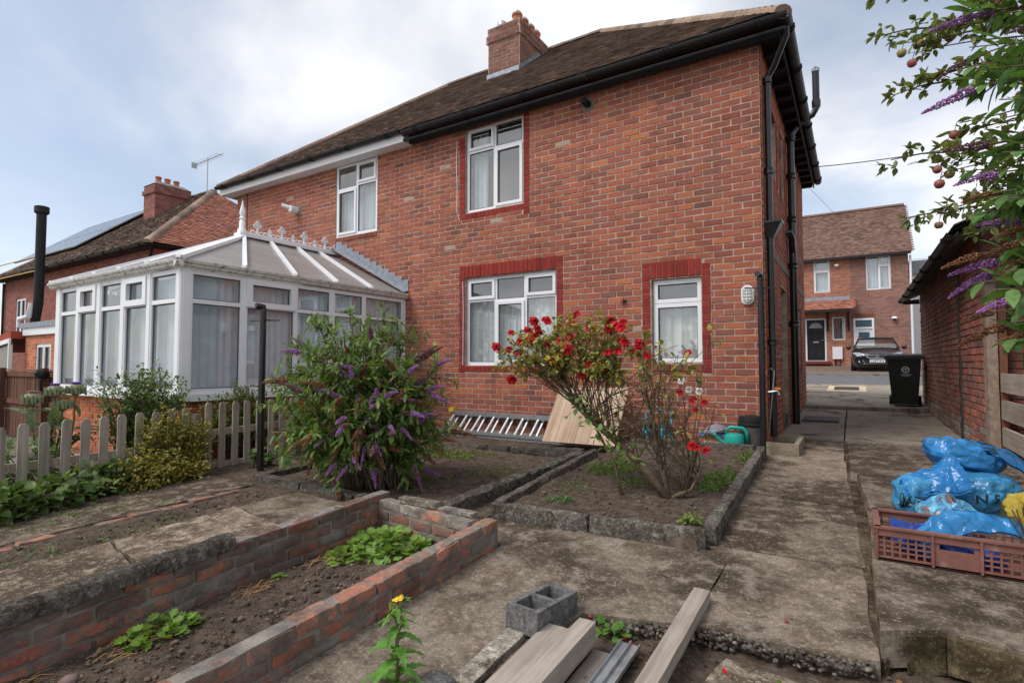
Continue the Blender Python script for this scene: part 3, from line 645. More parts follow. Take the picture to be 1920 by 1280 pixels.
# windows of the house
def FW(k): a, b, c, d = win[k]; return frame((a, D, c), (1, 0, 0), (0, 0, 1)), b - a, d - c
f_, w_, h_ = FW('ur'); window(HOUSE, f_, w_, h_, [(1, [(.72, 'f'), (.24, 's')]), (1, [(.70, 's'), (.26, 'f')])], .055, .03, curtain=[(.06, .34, .02, 1.4)], label='upper window with red painted surround')
f_, w_, h_ = FW('ul'); window(HOUSE, f_, w_, h_, [(1.05, [(.68, 's'), (.32, 'f')]), (1, [(.70, 'f'), (.27, 's')])], .06, .0, curtain=[(.05, 1.15, .02, 1.0)], label='upper window of the left-hand house')
f_, w_, h_ = FW('gl'); window(HOUSE, f_, w_, h_, [(1, [(.74, 'f'), (.22, 's')]), (1.02, [(.73, 's'), (.25, 'f')]), (1, [(.74, 'f'), (.22, 's')])], .055, .05, lace=[(.03, w_ - .03, .03, 1.12)], label='wide ground floor window with net curtains')
f_, w_, h_ = FW('gr'); window(HOUSE, f_, w_, h_, [(1, [(.68, 's'), (.25, 's')])], .03, .06, lace=[(.03, w_ - .03, .03, .78)], label='small ground floor window with net curtain', sashw=.055)
for q, nm in ((sw1, 'side window'), (sw2, 'side window'), (sw3, 'side window')):
    window(HOUSE, frame((HX1, q[0], q[2]), (0, 1, 0), (0, 0, 1)), q[1] - q[0], q[3] - q[2], [(1, [(.7, 'f'), (.28, 'f')])], .05, .06)
# side door in its recess
m = MB(FS); a, b, c, d = door_r; m.box(a, b, .25, d, -.25, -.2); DO = m.build('door', plain('dark_door_paint', (.10, .085, .075), .5), HOUSE, label='side door in its brick recess')
m = MB(FS); m.box(a - .02, b + .0, c, .26, -.24, .01); m.build('door_step', MT['conc_far'], DO, color=(.45, .47, .52))
# wall fittings
m = MB(frame((-3.33, D, 5.0), (1, 0, 0), (0, 0, 1))); m.tube([(0, 0, 0), (0, -.0, .09)], .055, 12); m.tube([(0, 0, .09), (-.03, .03, .16)], .05, 12); m.build('vent_outlet', MT['blackmat'], WALL, smooth=50)
m = MB(frame((-3.33, D, 5.0), (1, 0, 0), (0, 0, 1))); m.lathe([(.115, .0), (.11, .028), (.05, .029)], n=14); m.build('vent_patch', MT['mortar_grey'], WALL, color=(1.5, 1.5, 1.45))
m = MB(frame((-10.3, D, 4.45), (1, 0, 0), (0, 0, 1))); m.box(-.1, .12, -.11, .11, .0, .026); m.build('vent_plate', MT['mortar_grey'], WALL, color=(1.6, 1.5, 1.3))
m = MB(frame((-10.3, D, 4.45), (1, 0, 0), (0, 0, 1))); m.tube([(0, 0, .02), (0, .0, .2)], .07, 12); m.tube([(0, .02, .17), (-.14, .07, .3)], .04, 10); m.build('flue_outlet', MT['upvc'], WALL, smooth=50)
m = MB(); m.tube(wob([Vector((-5.84, D - .02, 4.98)), Vector((-5.86, D - .02, 4.6)), Vector((-5.84, D - .022, 4.2)), Vector((-5.85, D - .022, 3.75)), Vector((-5.78, D - .022, 3.56))], .012), .006, 5); m.build('loose_cable', MT['upvc'], WALL)
m = MB(); m.tube(wob([Vector((-5.70, D - .03, 2.5)), Vector((-5.69, D - .03, 2.0)), Vector((-5.69, D - .03, 1.05))], .006), .006, 5); m.build('loose_cable', MT['upvc'], WALL)
m = MB(); m.box(-12.2, -12.17, D - .025, D, 2.3, 5.14); m.build('joint_strip', MT['blackmat'], WALL)
m = MB(frame((-2.78, D, 1.97), (1, 0, 0), (0, 0, 1)))
for i in range(7): an = i * .9; m.tube([(0, 0, .02), (math.cos(an) * .05, math.sin(an) * .05, .05)], .006, 4)
m.build('wall_hook', MT['blackmat'], WALL)
# ================================================================ conservatory
KX0, KX1, KY0, KY1 = -10.95, -7.05, 3.45, 7.44; KZ0, KZ1 = .68, 2.27
CON = thing('conservatory', 'white plastic conservatory with pitched glazed roof on the rear wall', 'conservatory', (-9, 5.4, -.15))
def con_col(p): f = random.uniform(.85, 1.1); return tuple(x * f for x in random.choice([s2l((196, 116, 78)), s2l((184, 104, 74)), s2l((204, 128, 88))]))
m = MB(); m.box(KX0 + .05, KX1 - .05, KY0 + .05, KY1, -.5, .6); cw = m.build('dwarf_wall', MT['mortar'], CON)
lay(cells(0, KX1 - KX0 - .08, -.3, .60, CRS * .94, PIT), frame((KX0 + .04, KY0 + .062, 0), (1, 0, 0), (0, 0, 1)), cw, con_col, singles=60)
lay(cells(0, KY1 - KY0 - .05, -.3, .60, CRS * .94, PIT), frame((KX1 - .062, KY0 + .05, 0), (0, 1, 0), (0, 0, 1)), cw, con_col, singles=40)
m = MB(); m.box(KX0 - .06, KX1 + .06, KY0 - .06, KY0 + .12, .605, .675); m.box(KX1 - .12, KX1 + .06, KY0 + .121, KY1, .605, .675); m.box(KX0 - .06, KX0 + .12, KY0 + .121, KY1, .605, .675); m.build('sill', MT['upvc'], CON)
def con_face(FR, posts, kinds, zt0=KZ0, zt1=KZ1, trans=1.87):
    """posts = list of (u0,u1); between them a lower pane and a top light ('s' opens)"""
    b = .055
    for i in range(len(posts) - 1):
        a, c = posts[i][1], posts[i + 1][0]
        fr = MB(FR); e = .012; fr.box(a, a + e, zt0, zt1, -.07, 0); fr.box(c - e, c, zt0, zt1, -.07, 0); fr.box(a + e, c - e, zt0, zt0 + .075, -.07, 0); fr.box(a + e, c - e, trans - b / 2, trans + b / 2, -.07, 0.); fr.box(a + e, c - e, zt1 - .06, zt1, -.07, 0); a, c = a + e, c - e
        wo = fr.build('window', MT['upvc'], CON)
        panes = [(a, c, zt0 + .075, trans - b / 2)]
        q = (a, c, trans + b / 2, zt1 - .06)
        if kinds[i] == 's':
            s = MB(FR); k = .06; s.box(q[0] - .03, q[0] + k, q[2] - .04, q[3] + .03, -.05, .03); s.box(q[1] - k, q[1] + .03, q[2] - .04, q[3] + .03, -.05, .03); s.box(q[0] + k, q[1] - k, q[2] - .04, q[2] + k - .02, -.05, .03); s.box(q[0] + k, q[1] - k, q[3] - k + .02, q[3] + .03, -.05, .03)
            s.build('sash', MT['upvc'], wo); q = (q[0] + k, q[1] - k, q[2] + k - .02, q[3] - k + .02)
        panes.append(q)
        for (x0, x1, y0, y1) in panes:
            g = MB(FR); g.box(x0 - .003, x1 + .003, y0 - .003, y1 + .003, -.04, -.034); g.build('pane', MT['glass_con'], wo)
            bd = MB(FR); w = .012; bd.box(x0, x0 + w, y0, y1, -.034, -.02); bd.box(x1 - w, x1, y0, y1, -.034, -.02); bd.box(x0 + w, x1 - w, y0, y0 + w, -.034, -.02); bd.box(x0 + w, x1 - w, y1 - w, y1, -.034, -.02); bd.build('gasket', MT['rubber'], wo)
    for (a, c) in posts:
        p = MB(FR); p.box(a, c, zt0 - .005, zt1, -.075, .006)
        if c - a > .1: p.box(a + .02, c - .02, zt0, zt1, .006, .014)
        p.build('post', MT['upvc'], CON)
def conu(ys, o): return [(a - o, b - o) for a, b in ys]
FCR = frame((KX1, KY0, 0), (0, 1, 0), (0, 0, 1)); FCF = frame((KX0, KY0, 0), (1, 0, 0), (0, 0, 1))
con_face(FCR, conu([(3.462, 3.59), (4.24, 4.32), (5.07, 5.12), (5.72, 5.80), (6.4, 6.46), (7.34, 7.43)], KY0), 'fsfff')
con_face(FCF, conu([(-10.94, -10.74), (-10.16, -10.02), (-9.44, -9.28), (-8.66, -8.52), (-7.91, -7.78), (-7.16, -7.07)], KX0), 'fsfsf')
m = MB(); m.box(KX1 - .085, KX1 - .002, KY0 + .0, KY0 + .085, KZ0, KZ1 - .001); m.build('corner_post', MT['upvc'], CON)
m = MB(); m.box(KX0, KX0 + .06, KY0 + .08, KY1, KZ0, KZ1); m.build('far_side_panel', MT['upvc'], CON)
# pale blinds hanging inside
def blind(P, U, n, w, z0, z1, nm='vertical_blind'):
    P = Vector(P); U = Vector(U); N = U.cross(Vector((0, 0, 1))); m = MB(); vs = []; fs = []
    for i in range(n * 4 + 1):
        x = i * w / 4; d = .02 * math.sin(i * 1.3) + .015 * math.sin(i * .37 + 2)
        vs += [P + U * x + N * d + Vector((0, 0, z0)), P + U * x + N * d * .6 + Vector((0, 0, z1))]
    m.add(vs, [(2 * i, 2 * i + 2, 2 * i + 3, 2 * i + 1) for i in range(n * 4)]); m.build(nm, MT['curtain'], CON, smooth=True)
blind((KX1 - .14, KY0 + .16, 0), (0, 1, 0), 42, .09, .7, 2.22)
blind((KX0 + .1, KY0 + .16, 0), (1, 0, 0), 20, .09, .7, 1.85); blind((KX0 + 1.95, KY0 + .16, 0), (1, 0, 0), 19, .09, .7, 2.2)
m = MB(); m.box(KX0 + .1, KX1 - .1, KY0 + .12, KY1, .0, .05); m.build('floor', plain('conservatory_floor', (.2, .17, .14)), CON)
m = MB(); m.add([(-10.55, 3.58, .80), (-10.50, 3.58, 1.0), (-10.34, 3.58, .98), (-10.36, 3.58, .84)], [(0, 1, 2, 3)]); m.lathe([(.08, 0), (.1, .06), (.05, .12)], Matrix.Translation((-10.42, 3.62, .74)), 10); m.build('sill_ornament', plain('pale_green_china', (.42, .5, .25)), CON)
# eaves gutter
def ogee(p, q, out, nm='gutter'):
    p, q, out = Vector(p), Vector(q), Vector(out); prof = [(0, .0), (.02, 0), (.045, .02), (.055, .045), (.075, .06), (.085, .085), (.085, .095), (0, .095)]; m = MB(); vs = []
    for pt in (p, q): vs += [pt + out * a + Vector((0, 0, b)) for a, b in prof]
    n = len(prof); m.add(vs, [(k, (k + 1) % n, n + (k + 1) % n, n + k) for k in range(n)] + [tuple(range(n))[::-1], tuple(range(n, 2 * n))]); m.build(nm, MT['upvc_dirty'], CON)
ogee((KX0 - .1, KY0 - .02, KZ1 + .005), (KX1 + .105, KY0 - .02, KZ1 + .005), (0, -1, 0)); ogee((KX1 + .02, KY0 - .1, KZ1 + .006), (KX1 + .02, KY1, KZ1 + .006), (1, 0, 0))
# roof
RX, RYF, RZc = -9.03, 5.45, 3.30; ZEv = KZ1 + .1
e0, e1, e2, e3 = Vector((KX0 - .05, KY0 - .05, ZEv)), Vector((KX1 + .05, KY0 - .05, ZEv)), Vector((KX1 + .05, KY1, ZEv)), Vector((KX0 - .05, KY1, ZEv)); r0, r1 = Vector((RX, RYF, RZc)), Vector((RX, KY1, RZc))
def panel(pts, nm='roof_panel'):
    n = (pts[1] - pts[0]).cross(pts[2] - pts[0]).normalized(); k = len(pts); m = MB(); m.add(pts + [p - n * .016 for p in pts], [tuple(range(k)), tuple(range(k, 2 * k))[::-1]] + [(i, k + i, k + (i + 1) % k, (i + 1) % k) for i in range(k)]); m.build(nm, MT['poly'], CON)
ey = [KY0 - .05, 4.25, 5.05, 5.8, 6.55, KY1]; ry = [RYF, RYF, 5.95, 6.5, 7.0, KY1]
for i in range(5):
    A, B = Vector((KX1 + .05, ey[i], ZEv)), Vector((KX1 + .05, ey[i + 1], ZEv)); Cc, Dd = Vector((RX, ry[i + 1], RZc)), Vector((RX, ry[i], RZc))
    panel([A, B, Cc] if i == 0 else [A, B, Cc, Dd])
    A, B = Vector((KX0 - .05, ey[i], ZEv)), Vector((KX0 - .05, ey[i + 1], ZEv)); panel([B, A, Cc] if i == 0 else [B, A, Dd, Cc])
ex = np.linspace(KX0 - .05, KX1 + .05, 6)
for i in range(5): panel([Vector((ex[i], KY0 - .05, ZEv)), Vector((ex[i + 1], KY0 - .05, ZEv)), r0])
def rafter(p, q, w=.062, h=.05):
    m = MB(); m.bar(p + Vector((0, 0, .02)), q + Vector((0, 0, .02)), w, h); m.build('roof_bar', MT['upvc'], CON)
    c = MB(Matrix.Translation(p + Vector((0, 0, .01)))); c.tube([(-.02, -.02, 0), (.02, .02, .0)], .045, 10); c.build('bar_end_cap', MT['upvc_dirty'], CON, color=(.85, .85, .83))
for i in range(5):
    rafter(Vector((KX1 + .05, ey[i], ZEv)), Vector((RX + .02, ry[i], RZc)), .085 if i == 0 else .06)
    rafter(Vector((KX0 - .05, ey[i], ZEv)), Vector((RX - .02, ry[i], RZc)), .085 if i == 0 else .06)
for i in range(1, 5): rafter(Vector((ex[i], KY0 - .05, ZEv)), Vector((RX, RYF - .03, RZc)))
m = MB(); m.box(RX - .1, RX + .1, RYF - .12, KY1, RZc - .0, RZc + .06); m.box(RX - .05, RX + .05, RYF - .06, KY1, RZc + .06, RZc + .1); m.build('ridge', MT['upvc'], CON)
m = MB(Matrix.Translation((RX, RYF - .03, RZc + .1))); m.lathe([(.085, -.04), (.075, .02), (.05, .05), (.05, .17), (.034, .19), (.055, .23), (.03, .26), (.05, .31), (.045, .36), (.02, .46), (.004, .56)], n=14); m.build('finial', MT['upvc'], CON, smooth=40)
def cross_crest(y, big):
    m = MB(); z = RZc + .1; s = 1. if big else .62; x0, x1 = RX - .008, RX + .008
    def disc(cy, cz, r): 
        n = 10; m.add([(x, cy + r * math.cos(k * math.tau / n), cz + r * math.sin(k * math.tau / n)) for x in (x0, x1) for k in range(n)], [tuple(range(n)), tuple(range(n, 2 * n))[::-1]] + [(k, n + k, n + (k + 1) % n, (k + 1) % n) for k in range(n)])
    if big:
        m.box(x0 - .001, x1 + .001, y - .014, y + .014, z, z + .2)
        for dy, dz, r in ((0, .215, .03), (-.055, .15, .03), (.055, .15, .03), (-.03, .19, .02), (.03, .19, .02), (-.03, .125, .02), (.03, .125, .02)): disc(y + dy, z + dz, r)
    else:
        m.box(x0 - .001, x1 + .001, y - .012, y + .012, z, z + .1)
        for dy, dz, r in ((0, .115, .025), (-.022, .085, .018), (.022, .085, .018)): disc(y + dy, z + dz, r)
    for k in (-1, 1):
        pts = [(RX, y + k * (.03 + .05 * (1 - math.cos(t))), z + .02 + .035 * math.sin(t)) for t in [i * math.pi / 6 for i in range(7)]]
        m.tube(pts, .011, 5)
    m.build('ridge_cresting', MT['upvc'], CON)
for i in range(8): cross_crest(RYF + .26 + i * .245, i % 2 == 0)
# stepped lead flashing up the house wall
m = MB(); a, b = Vector((KX1 + .08, D - .034, ZEv + .02)), Vector((RX + .05, D - .034, RZc + .12)); n = 12
for i in range(n):
    p = a.lerp(b, i / n); q = a.lerp(b, (i + 1) / n); m.add([p, q, Vector((q.x, q.y, q.z + .17)), Vector((p.x, p.y, q.z + .17 - .02))], [(3, 2, 1, 0)])
m.bar(a + Vector((0, -.06, .02)), b + Vector((0, -.06, .02)), .12, .012, (0, -.3, 1)); m.build('flashing', MT['lead'], CON)

# ================================================================ neighbour's house pair on the left
NX, NZ = -15.8, -.75
NB = thing('neighbour_house', 'brick house pair with orange hipped roof and solar panels, far left', 'house', (-22.5, 10.7, -.9))
nx0, nx1 = HX0 + NX - .6, HX1 + NX
def wall_simple(parent, FR, u0, u1, v0, v1, holes, colr, nm='wall'):
    m = MB(FR); wallbox(m, u0, u1, v0, v1, holes); return m.build(nm, MT['brick_far'], parent, color=colr)
def mat_farbrick():
    t = NT('distant_brickwork'); tc = t.P(); b = t.n('ShaderNodeTexBrick'); sp = t.n('ShaderNodeSeparateXYZ'); t.l(tc, sp.inputs[0]); cb = t.n('ShaderNodeCombineXYZ')
    t.l(t.math('ADD', sp.outputs[0], sp.outputs[1]), cb.inputs[0]); t.l(sp.outputs[2], cb.inputs[1]); t.l(cb.outputs[0], b.inputs[0])
    b.inputs['Scale'].default_value = 1.; b.inputs['Brick Width'].default_value = .247; b.inputs['Row Height'].default_value = .086; b.inputs['Mortar Size'].default_value = .007; b.inputs['Bias'].default_value = 0
    b.inputs['Color1'].default_value = (1.25, 1.2, 1.15, 1); b.inputs['Color2'].default_value = (.7, .68, .72, 1); b.inputs['Mortar'].default_value = (1.15, 1.5, 1.7, 1)
    c = t.mix(t.rng(t.noise(.8, 5, .6), .4, .7, 0, .3), b.outputs[0], (.55, .5, .5)); t.bump(b.outputs[1], -.4, .01); return t.done(t.tint(c), .9, .1)
MT['brick_far'] = mat_farbrick()
FN = frame((0, D, 0), (1, 0, 0), (0, 0, 1)); nw = [(-22.5, -21.6, 2.6, 3.95), (-20.2, -19.0, 3.0, 4.0), (-27.6, -26.6, 2.2, 3.6)]
wall_simple(NB, FN, nx0, nx1, -1.6, 4.5, nw, tuple(x * .8 for x in PAL_PURPLE[2]))
FNs = frame((nx1, 0, 0), (0, 1, 0), (0, 0, 1)); wall_simple(NB, FNs, D, 13.95, -1.6, 4.5, [], PAL[1])
_o, _r = hip_roof(NB, nx0, nx1, D, 13.95, 5.34 + NZ - .12, 3.16, BROWN, ORANGE)
for q in nw: window(NB, frame((q[0], D, q[2]), (1, 0, 0), (0, 0, 1)), q[1] - q[0], q[3] - q[2], [(1, [(1, 's')]), (1, [(1, 's')])], .05, .03)
gutter_run(NB, (nx0 - OV, D - OV, 4.43), (nx1 + OV, D - OV, 4.43), (0, -1, 0), r=.07); gutter_run(NB, (nx1 + OV, D - OV, 4.43), (nx1 + OV, 14.2, 4.43), (1, 0, 0), r=.07)
m = MB(); m.box(nx0 - OV + .05, nx1 + OV - .05, D - OV + .08, D, 4.36, 4.4); m.box(nx1, nx1 + OV - .05, D, 14, 4.36, 4.4); m.build('soffit', MT['blackmat'], NB)
m = MB(); m.tube([(nx1 + .1, D - .1, 4.4), (nx1 - .05, D - .07, 4.1), (nx1 - .05, D - .07, -1.0)], .045, 8); m.tube([(-28.9, D - .06, 4.3), (-28.9, D - .06, -1)], .04, 8); m.build('downpipe', MT['blackmat'], NB)
cxn = nx1 - 5.75; m = MB(); m.box(cxn, cxn + .85, 9.62, 10.9, 5.6, 7.75); m.box(cxn - .05, cxn + .9, 9.57, 10.95, 7.4, 7.55); chn = m.build('chimney', MT['brick_far'], NB, color=tuple(x * .8 for x in PAL_PURPLE[0]))
m = MB(); m.add([(cxn - .02, 9.6, 7.75), (cxn + .87, 9.6, 7.75), (cxn + .87, 10.92, 7.75), (cxn - .02, 10.92, 7.75), (cxn + .2, 9.8, 7.9), (cxn + .65, 9.8, 7.9), (cxn + .65, 10.7, 7.9), (cxn + .2, 10.7, 7.9)], [(0, 1, 5, 4), (1, 2, 6, 5), (2, 3, 7, 6), (3, 0, 4, 7), (4, 5, 6, 7)]); m.build('flaunching', MT['mortar_grey'], chn)
for i in range(3): m = MB(Matrix.Translation((cxn + .45, 9.9 + i * .32, 7.85))); m.lathe([(.1, 0), (.09, .2), (.11, .22), (.11, .27)], n=10); m.build('chimney_pot', MT['terracotta'], chn)
m = MB(); m.box(cxn - .03, cxn + .88, 9.58, 9.6, 6.25, 6.4)
for i in range(8): m.box(cxn + .87, cxn + .88, 9.62 + i * .1, 9.7 + i * .1, 6.2 + i * .08, 6.42 + i * .08)
m.build('flashing', MT['lead'], chn)
# solar panels on the back slope
sl = Vector((0, 3.95, 3.16)).normalized(); nn = Vector((1, 0, 0)).cross(sl)
MT['solar'] = plain('solar_glass', (.05, .06, .085), .12, .2, 3, 10, 0, .6)
for j in range(2):
    for i in range(6):
        o_ = Vector((cxn - 1.6 - i * 1.03 - 1.0, D - OV, 5.34 + NZ - .12)) + sl * (1.3 + j * 1.68) + nn * .1; m = MB(frame(o_, (1, 0, 0), sl)); m.box(0, 1.0, 0, 1.65, 0, .04); so = m.build('solar_panel', MT['solar'], NB)
        m = MB(frame(o_, (1, 0, 0), sl)); m.box(-.012, 0, -.012, 1.662, 0, .046); m.box(1., 1.012, -.012, 1.662, 0, .046); m.box(0, 1, -.012, 0, 0, .046); m.box(0, 1, 1.65, 1.662, 0, .046); m.build('panel_frame', MT['galv'], so)
# television aerial
AE = MB(); p = Vector((nx1 - 3.2, 10.6, 7.2)); AE.tube([p, p + Vector((0, 0, 1.45))], .022, 6); AE.tube([p + Vector((-.9, 0, 1.35)), p + Vector((1.0, 0, 1.4))], .014, 5)
for i in range(9): q = p + Vector((-.8 + i * .2, 0, 1.36 + i * .005)); AE.tube([q + Vector((0, -.16, 0)), q + Vector((0, .16, 0))], .008, 4)
AE.box(p.x - .95, p.x - .93, p.y - .1, p.y + .1, p.z + 1.25, p.z + 1.46); AE.build('television_aerial', MT['galv'], label='thin metal television aerial on the neighbouring orange roof', cat='aerial', color=(.4, .4, .4))
# rear extension with flue, lean-to and fence
EX = thing('rear_extension', 'small flat-roofed orange brick extension with white fascia, left edge', 'extension', (-18.4, 6.5, -.8))
ew = [(-18.75, -17.7, .2, 1.62)]; FE = frame((0, 5.5, 0), (1, 0, 0), (0, 0, 1)); wall_simple(EX, FE, -19.55, -16.9, -1.2, 1.86, ew, (.5, .2, .115))
m = MB(frame((-16.9, 5.5, 0), (0, 1, 0), (0, 0, 1))); wallbox(m, 0, 1.95, -1.2, 1.86, []); m.build('wall', MT['brick_far'], EX, color=(.5, .2, .115))
m = MB(); m.box(-19.6, -16.85, 5.44, 5.49, 1.86, 2.06); m.build('fascia', MT['upvc'], EX); m = MB(); m.box(-19.7, -16.8, 5.4, D, 2.062, 2.2); m.build('flat_roof', MT['lead'], EX, color=(.5, .48, .45))
window(EX, frame((ew[0][0], 5.5, ew[0][2]), (1, 0, 0), (0, 0, 1)), 1.05, 1.42, [(1, [(1, 's')]), (1, [(1, 's')])], .06, .03)
m = MB(); m.tube([(-19.9, 5.45, 2.1), (-19.9, 5.45, 2.35), (-19.2, 5.45, 2.38), (-19.2, 5.5, 2.75)], .07, 8); m.build('waste_pipe', MT['upvc'], EX, smooth=50)
FL = MB(); FL.tube([(-19.3, 5.62, 2.2), (-19.28, 5.62, 2.35), (-19.12, 5.62, 2.75), (-19.1, 5.62, 3.0), (-19.1, 5.62, 5.3)], .115, 14); FLo = FL.build('stove_flue', MT['blackmat'], smooth=50, label='tall black metal stove flue rising from the flat-roofed extension', cat='flue', color=(3, 3, 3))
m = MB(Matrix.Translation((-19.1, 5.62, 5.25))); m.lathe([(.13, 0), (.17, .04), (.17, .2), (.14, .22)], n=16); m.build('flue_cap', MT['blackmat'], FLo, smooth=40, color=(3, 3, 3)); m = MB(); m.tube([(-19.0, 5.65, 3.3), (-18.4, 7.4, 3.4)], .03, 6); m.build('flue_bracket', MT['blackmat'], FLo)
LT = thing('lean_to', 'glazed lean-to with red sloping roof beside the extension, left edge', 'lean-to', (-20.9, 5.8, -.8))
m = MB(); m.prism([(-23, 5.2), (-19.62, 5.2), (-19.62, D), (-23, D)], lambda x, y: 1.78 + .1 * (x + 19.62), lambda x, y: 1.98 + .1 * (x + 19.62)); m.build('roof', plain('red_felt', (.32, .06, .035), .8), LT)
m = MB(); m.bar((-23, 5.19, 1.4), (-19.62, 5.19, 1.72), .05, .12); m.box(-23, -19.62, 5.2, 5.24, .62, .7); m.box(-19.66, -19.6, 5.16, 5.2, -.6, 1.75); m.build('frame', MT['upvc'], LT)
m = MB(); m.add([(-23, 5.25, -.6), (-19.62, 5.25, -.6), (-19.62, 5.25, 1.75), (-23, 5.25, 1.4)], [(0, 1, 2, 3)]); m.build('glazing', plain('dim_glazing', (.16, .15, .14), .2), LT)
# second neighbour sliver further left
# brown close-board fence between the gardens
BF = thing('boarded_fence', 'brown stained boarded garden fence behind the picket fence, left edge', 'fence', (-13, 3.75, -.4))
for i in range(34):
    x = -15.6 + i * .135; m = MB(); m.box(x, x + .115, 3.72 + jig(.004), 3.742, -.3, .93 + jig(.012)); k = random.uniform(.75, 1.2); m.build('board', MT['wood_brown'], BF, color=(k, k, k))
for z in (.84, .32): m = MB(); m.box(-15.7, -10.98, 3.69, 3.717, z, z + .09); m.build('rail', MT['wood_brown'], BF, color=(1.15, 1.1, 1.1))
m = MB(); m.box(-15.7, -10.98, 3.68, 3.78, .945, .975); m.build('capping', MT['wood_brown'], BF, color=(1.8, 1.7, 1.6))
for x in (-14.2, -12.05): m = MB(); m.box(x, x + .12, 3.6, 3.685, -.3, 1.0); m.build('post', MT['wood_brown'], BF, color=(.9, .85, .8))
m = MB(Matrix.Translation((-11.95, 3.58, .9))); m.lathe([(.02, -.12), (.07, -.08), (.09, .0), (.05, .08)], Matrix.Rotation(R(60), 4, 'X'), 10); m.tube([(0, 0, -.1), (.02, 0, -.3)], .02, 5); m.build('fence_lamp', MT['blackmat'], label='black lamp fixed on the brown boarded fence post', cat='lamp')
for k, (za, zb, c_) in enumerate(((4.08, 4.08, (.55, .4, .2)), (3.86, 3.76, (.05, .05, .05)), (3.68, 3.68, (.6, .42, .12)))):
    m = MB(); m.tube(bez((-28, 5.4, za - .06), (-24, 5.4, za - .05), (-19.1, 5.6, zb), 10), .016, 5); m.build('washing_line', plain('line_%d' % k, c_, .6), label=('upper cream', 'middle dark', 'lower yellow')[k] + ' washing line tied to the tall black flue at far left', cat='washing line')

# ================================================================ brick shed on the right
SHX = 1.25; SH = thing('brick_shed', 'weathered brick outbuilding with sloping roof along the right of the passage', 'shed', (2.6, 10.8, 0))
m = MB(); m.box(SHX - .016, SHX + 3, 7.975, 14.5, -.1, 2.62); sw_ = m.build('wall', MT['mortar_grey'], SH)
def shed_col(p):
    k = noise.noise(Vector((p[1] * .9, p[2] * .8, 0))); y = p[1]
    pal = [s2l(c) for c in ((158, 98, 80), (150, 92, 78), (168, 100, 80), (140, 92, 82), (128, 96, 86))] if y < 9.6 else [s2l(c) for c in ((150, 108, 90), (140, 104, 88), (158, 114, 92), (132, 98, 86), (160, 96, 76))]
    c = random.choice(pal); f = random.uniform(.95, 1.25) * (1.0 + .25 * k); c = tuple(x * .85 + .15 * .2 for x in c)
    if p[2] < .35 and random.random() < .5: c = (.28, .24, .21)
    return tuple(x * f for x in c)
lay(cells(-14.5, -7.98, .02, 2.58, .083, .24, joint=.012), frame((SHX, 0, 0), (0, -1, 0), (0, 0, 1)), sw_, shed_col, TBO, 300, mat='brick_old', prd=.006)
lay(cells(0, 2.6, .02, 2.58, .083, .24, joint=.012), frame((SHX - .01, 7.99, 0), (1, 0, 0), (0, 0, 1)), sw_, shed_col, TBO, 30, mat='brick_old', prd=.006)
m = MB(); m.rbox(SHX - .045, SHX + .03, 9.42, 9.5, .0, 2.45, .08, .01); m.build('mortar_seam', MT['blackmat'], sw_, color=(3, 2.6, 2.4))
m = MB(); m.tube([(SHX - .03, 9.4, 2.5), (SHX - .03, 9.4, .1)], .02, 6); m.build('conduit', MT['dark_steel'], SH)
MT['slate'] = plain('old_slates', (.075, .07, .068), .8, .35, 5, 40, .4)
sro = MB(); sro.add([(SHX - .3, 7.3, 2.5), (SHX + 3.2, 7.3, 4.2), (SHX + 3.2, 14.9, 4.2), (SHX - .3, 14.9, 2.5)], [(0, 1, 2, 3)]); sro.add([(SHX - .3, 7.3, 2.44), (SHX + 3.2, 7.3, 4.14), (SHX + 3.2, 14.9, 4.14), (SHX - .3, 14.9, 2.44)], [(3, 2, 1, 0)]); sro.box(SHX - .3, SHX + .0, 14.88, 14.92, 2.4, 2.5); sr = sro.build('roof', MT['slate'], SH)
U_ = Vector((0, 1, 0)); Sd_ = Vector((3.5, 0, 1.7)).normalized(); m = MB()
for j in range(7):
    for i in range(26):
        p = Vector((SHX - .32, 7.25, 2.5)) + U_ * (i * .3 + (j % 2) * .15) + Sd_ * (j * .28) + Vector((0, 0, .02)); k = random.uniform(.7, 1.3); m.col = (k, k, k); q = [p, p + U_ * .29, p + U_ * .29 + Sd_ * .4, p + Sd_ * .4]; up = Vector((-.43, 0, .9)); ups = [.025, .025, .0, .0]
        m.add([a + up * b for a, b in zip(q, ups)] + [a + up * (b - .012) for a, b in zip(q, ups)], [(3, 2, 1, 0), (0, 1, 5, 4), (4, 5, 6, 7), (0, 4, 7, 3), (1, 2, 6, 5)])
m.build('slates', MT['slate'], sr, kind='stuff')
gutter_run(SH, (SHX - .34, 7.3, 2.47), (SHX - .34, 14.9, 2.47), (-1, 0, 0), r=.05)
# slatted fence between shed and camera
RF = thing('slatted_fence', 'weathered four-board wooden fence beside the brick outbuilding, right edge', 'fence', (1.5, 5.8, 0))
m = MB(); m.rbox(1.24, 1.33, 7.84, 7.95, -.1, 1.95, .12, .004); m.build('post', MT['wood_grey'], RF, color=(1.0, .88, .78)); m = MB(); m.rbox(1.34, 1.40, 7.8, 7.9, -.1, 1.8, .12, .004); m.build('post', MT['wood_brown'], RF, color=(1.4, 1.2, 1.2)); m = MB(); m.rbox(1.44, 1.54, 4.6, 4.7, -.1, 1.05, .12, .004); m.build('post', MT['wood_grey'], RF)
for i, (z0, z1) in enumerate(((.78, .97), (.49, .68), (.20, .39), (-.05, .10))):
    m = MB(); m.rbox(1.335, 1.365, 3.4, 7.79, z0 - .012, z1, .15, .006, 3., seed=i * 3.); k = (1.25, 1.15, 1.2, 1.05)[i]; m.build('board', MT['wood_grey'], RF, color=(k, k * .99, k * .96))
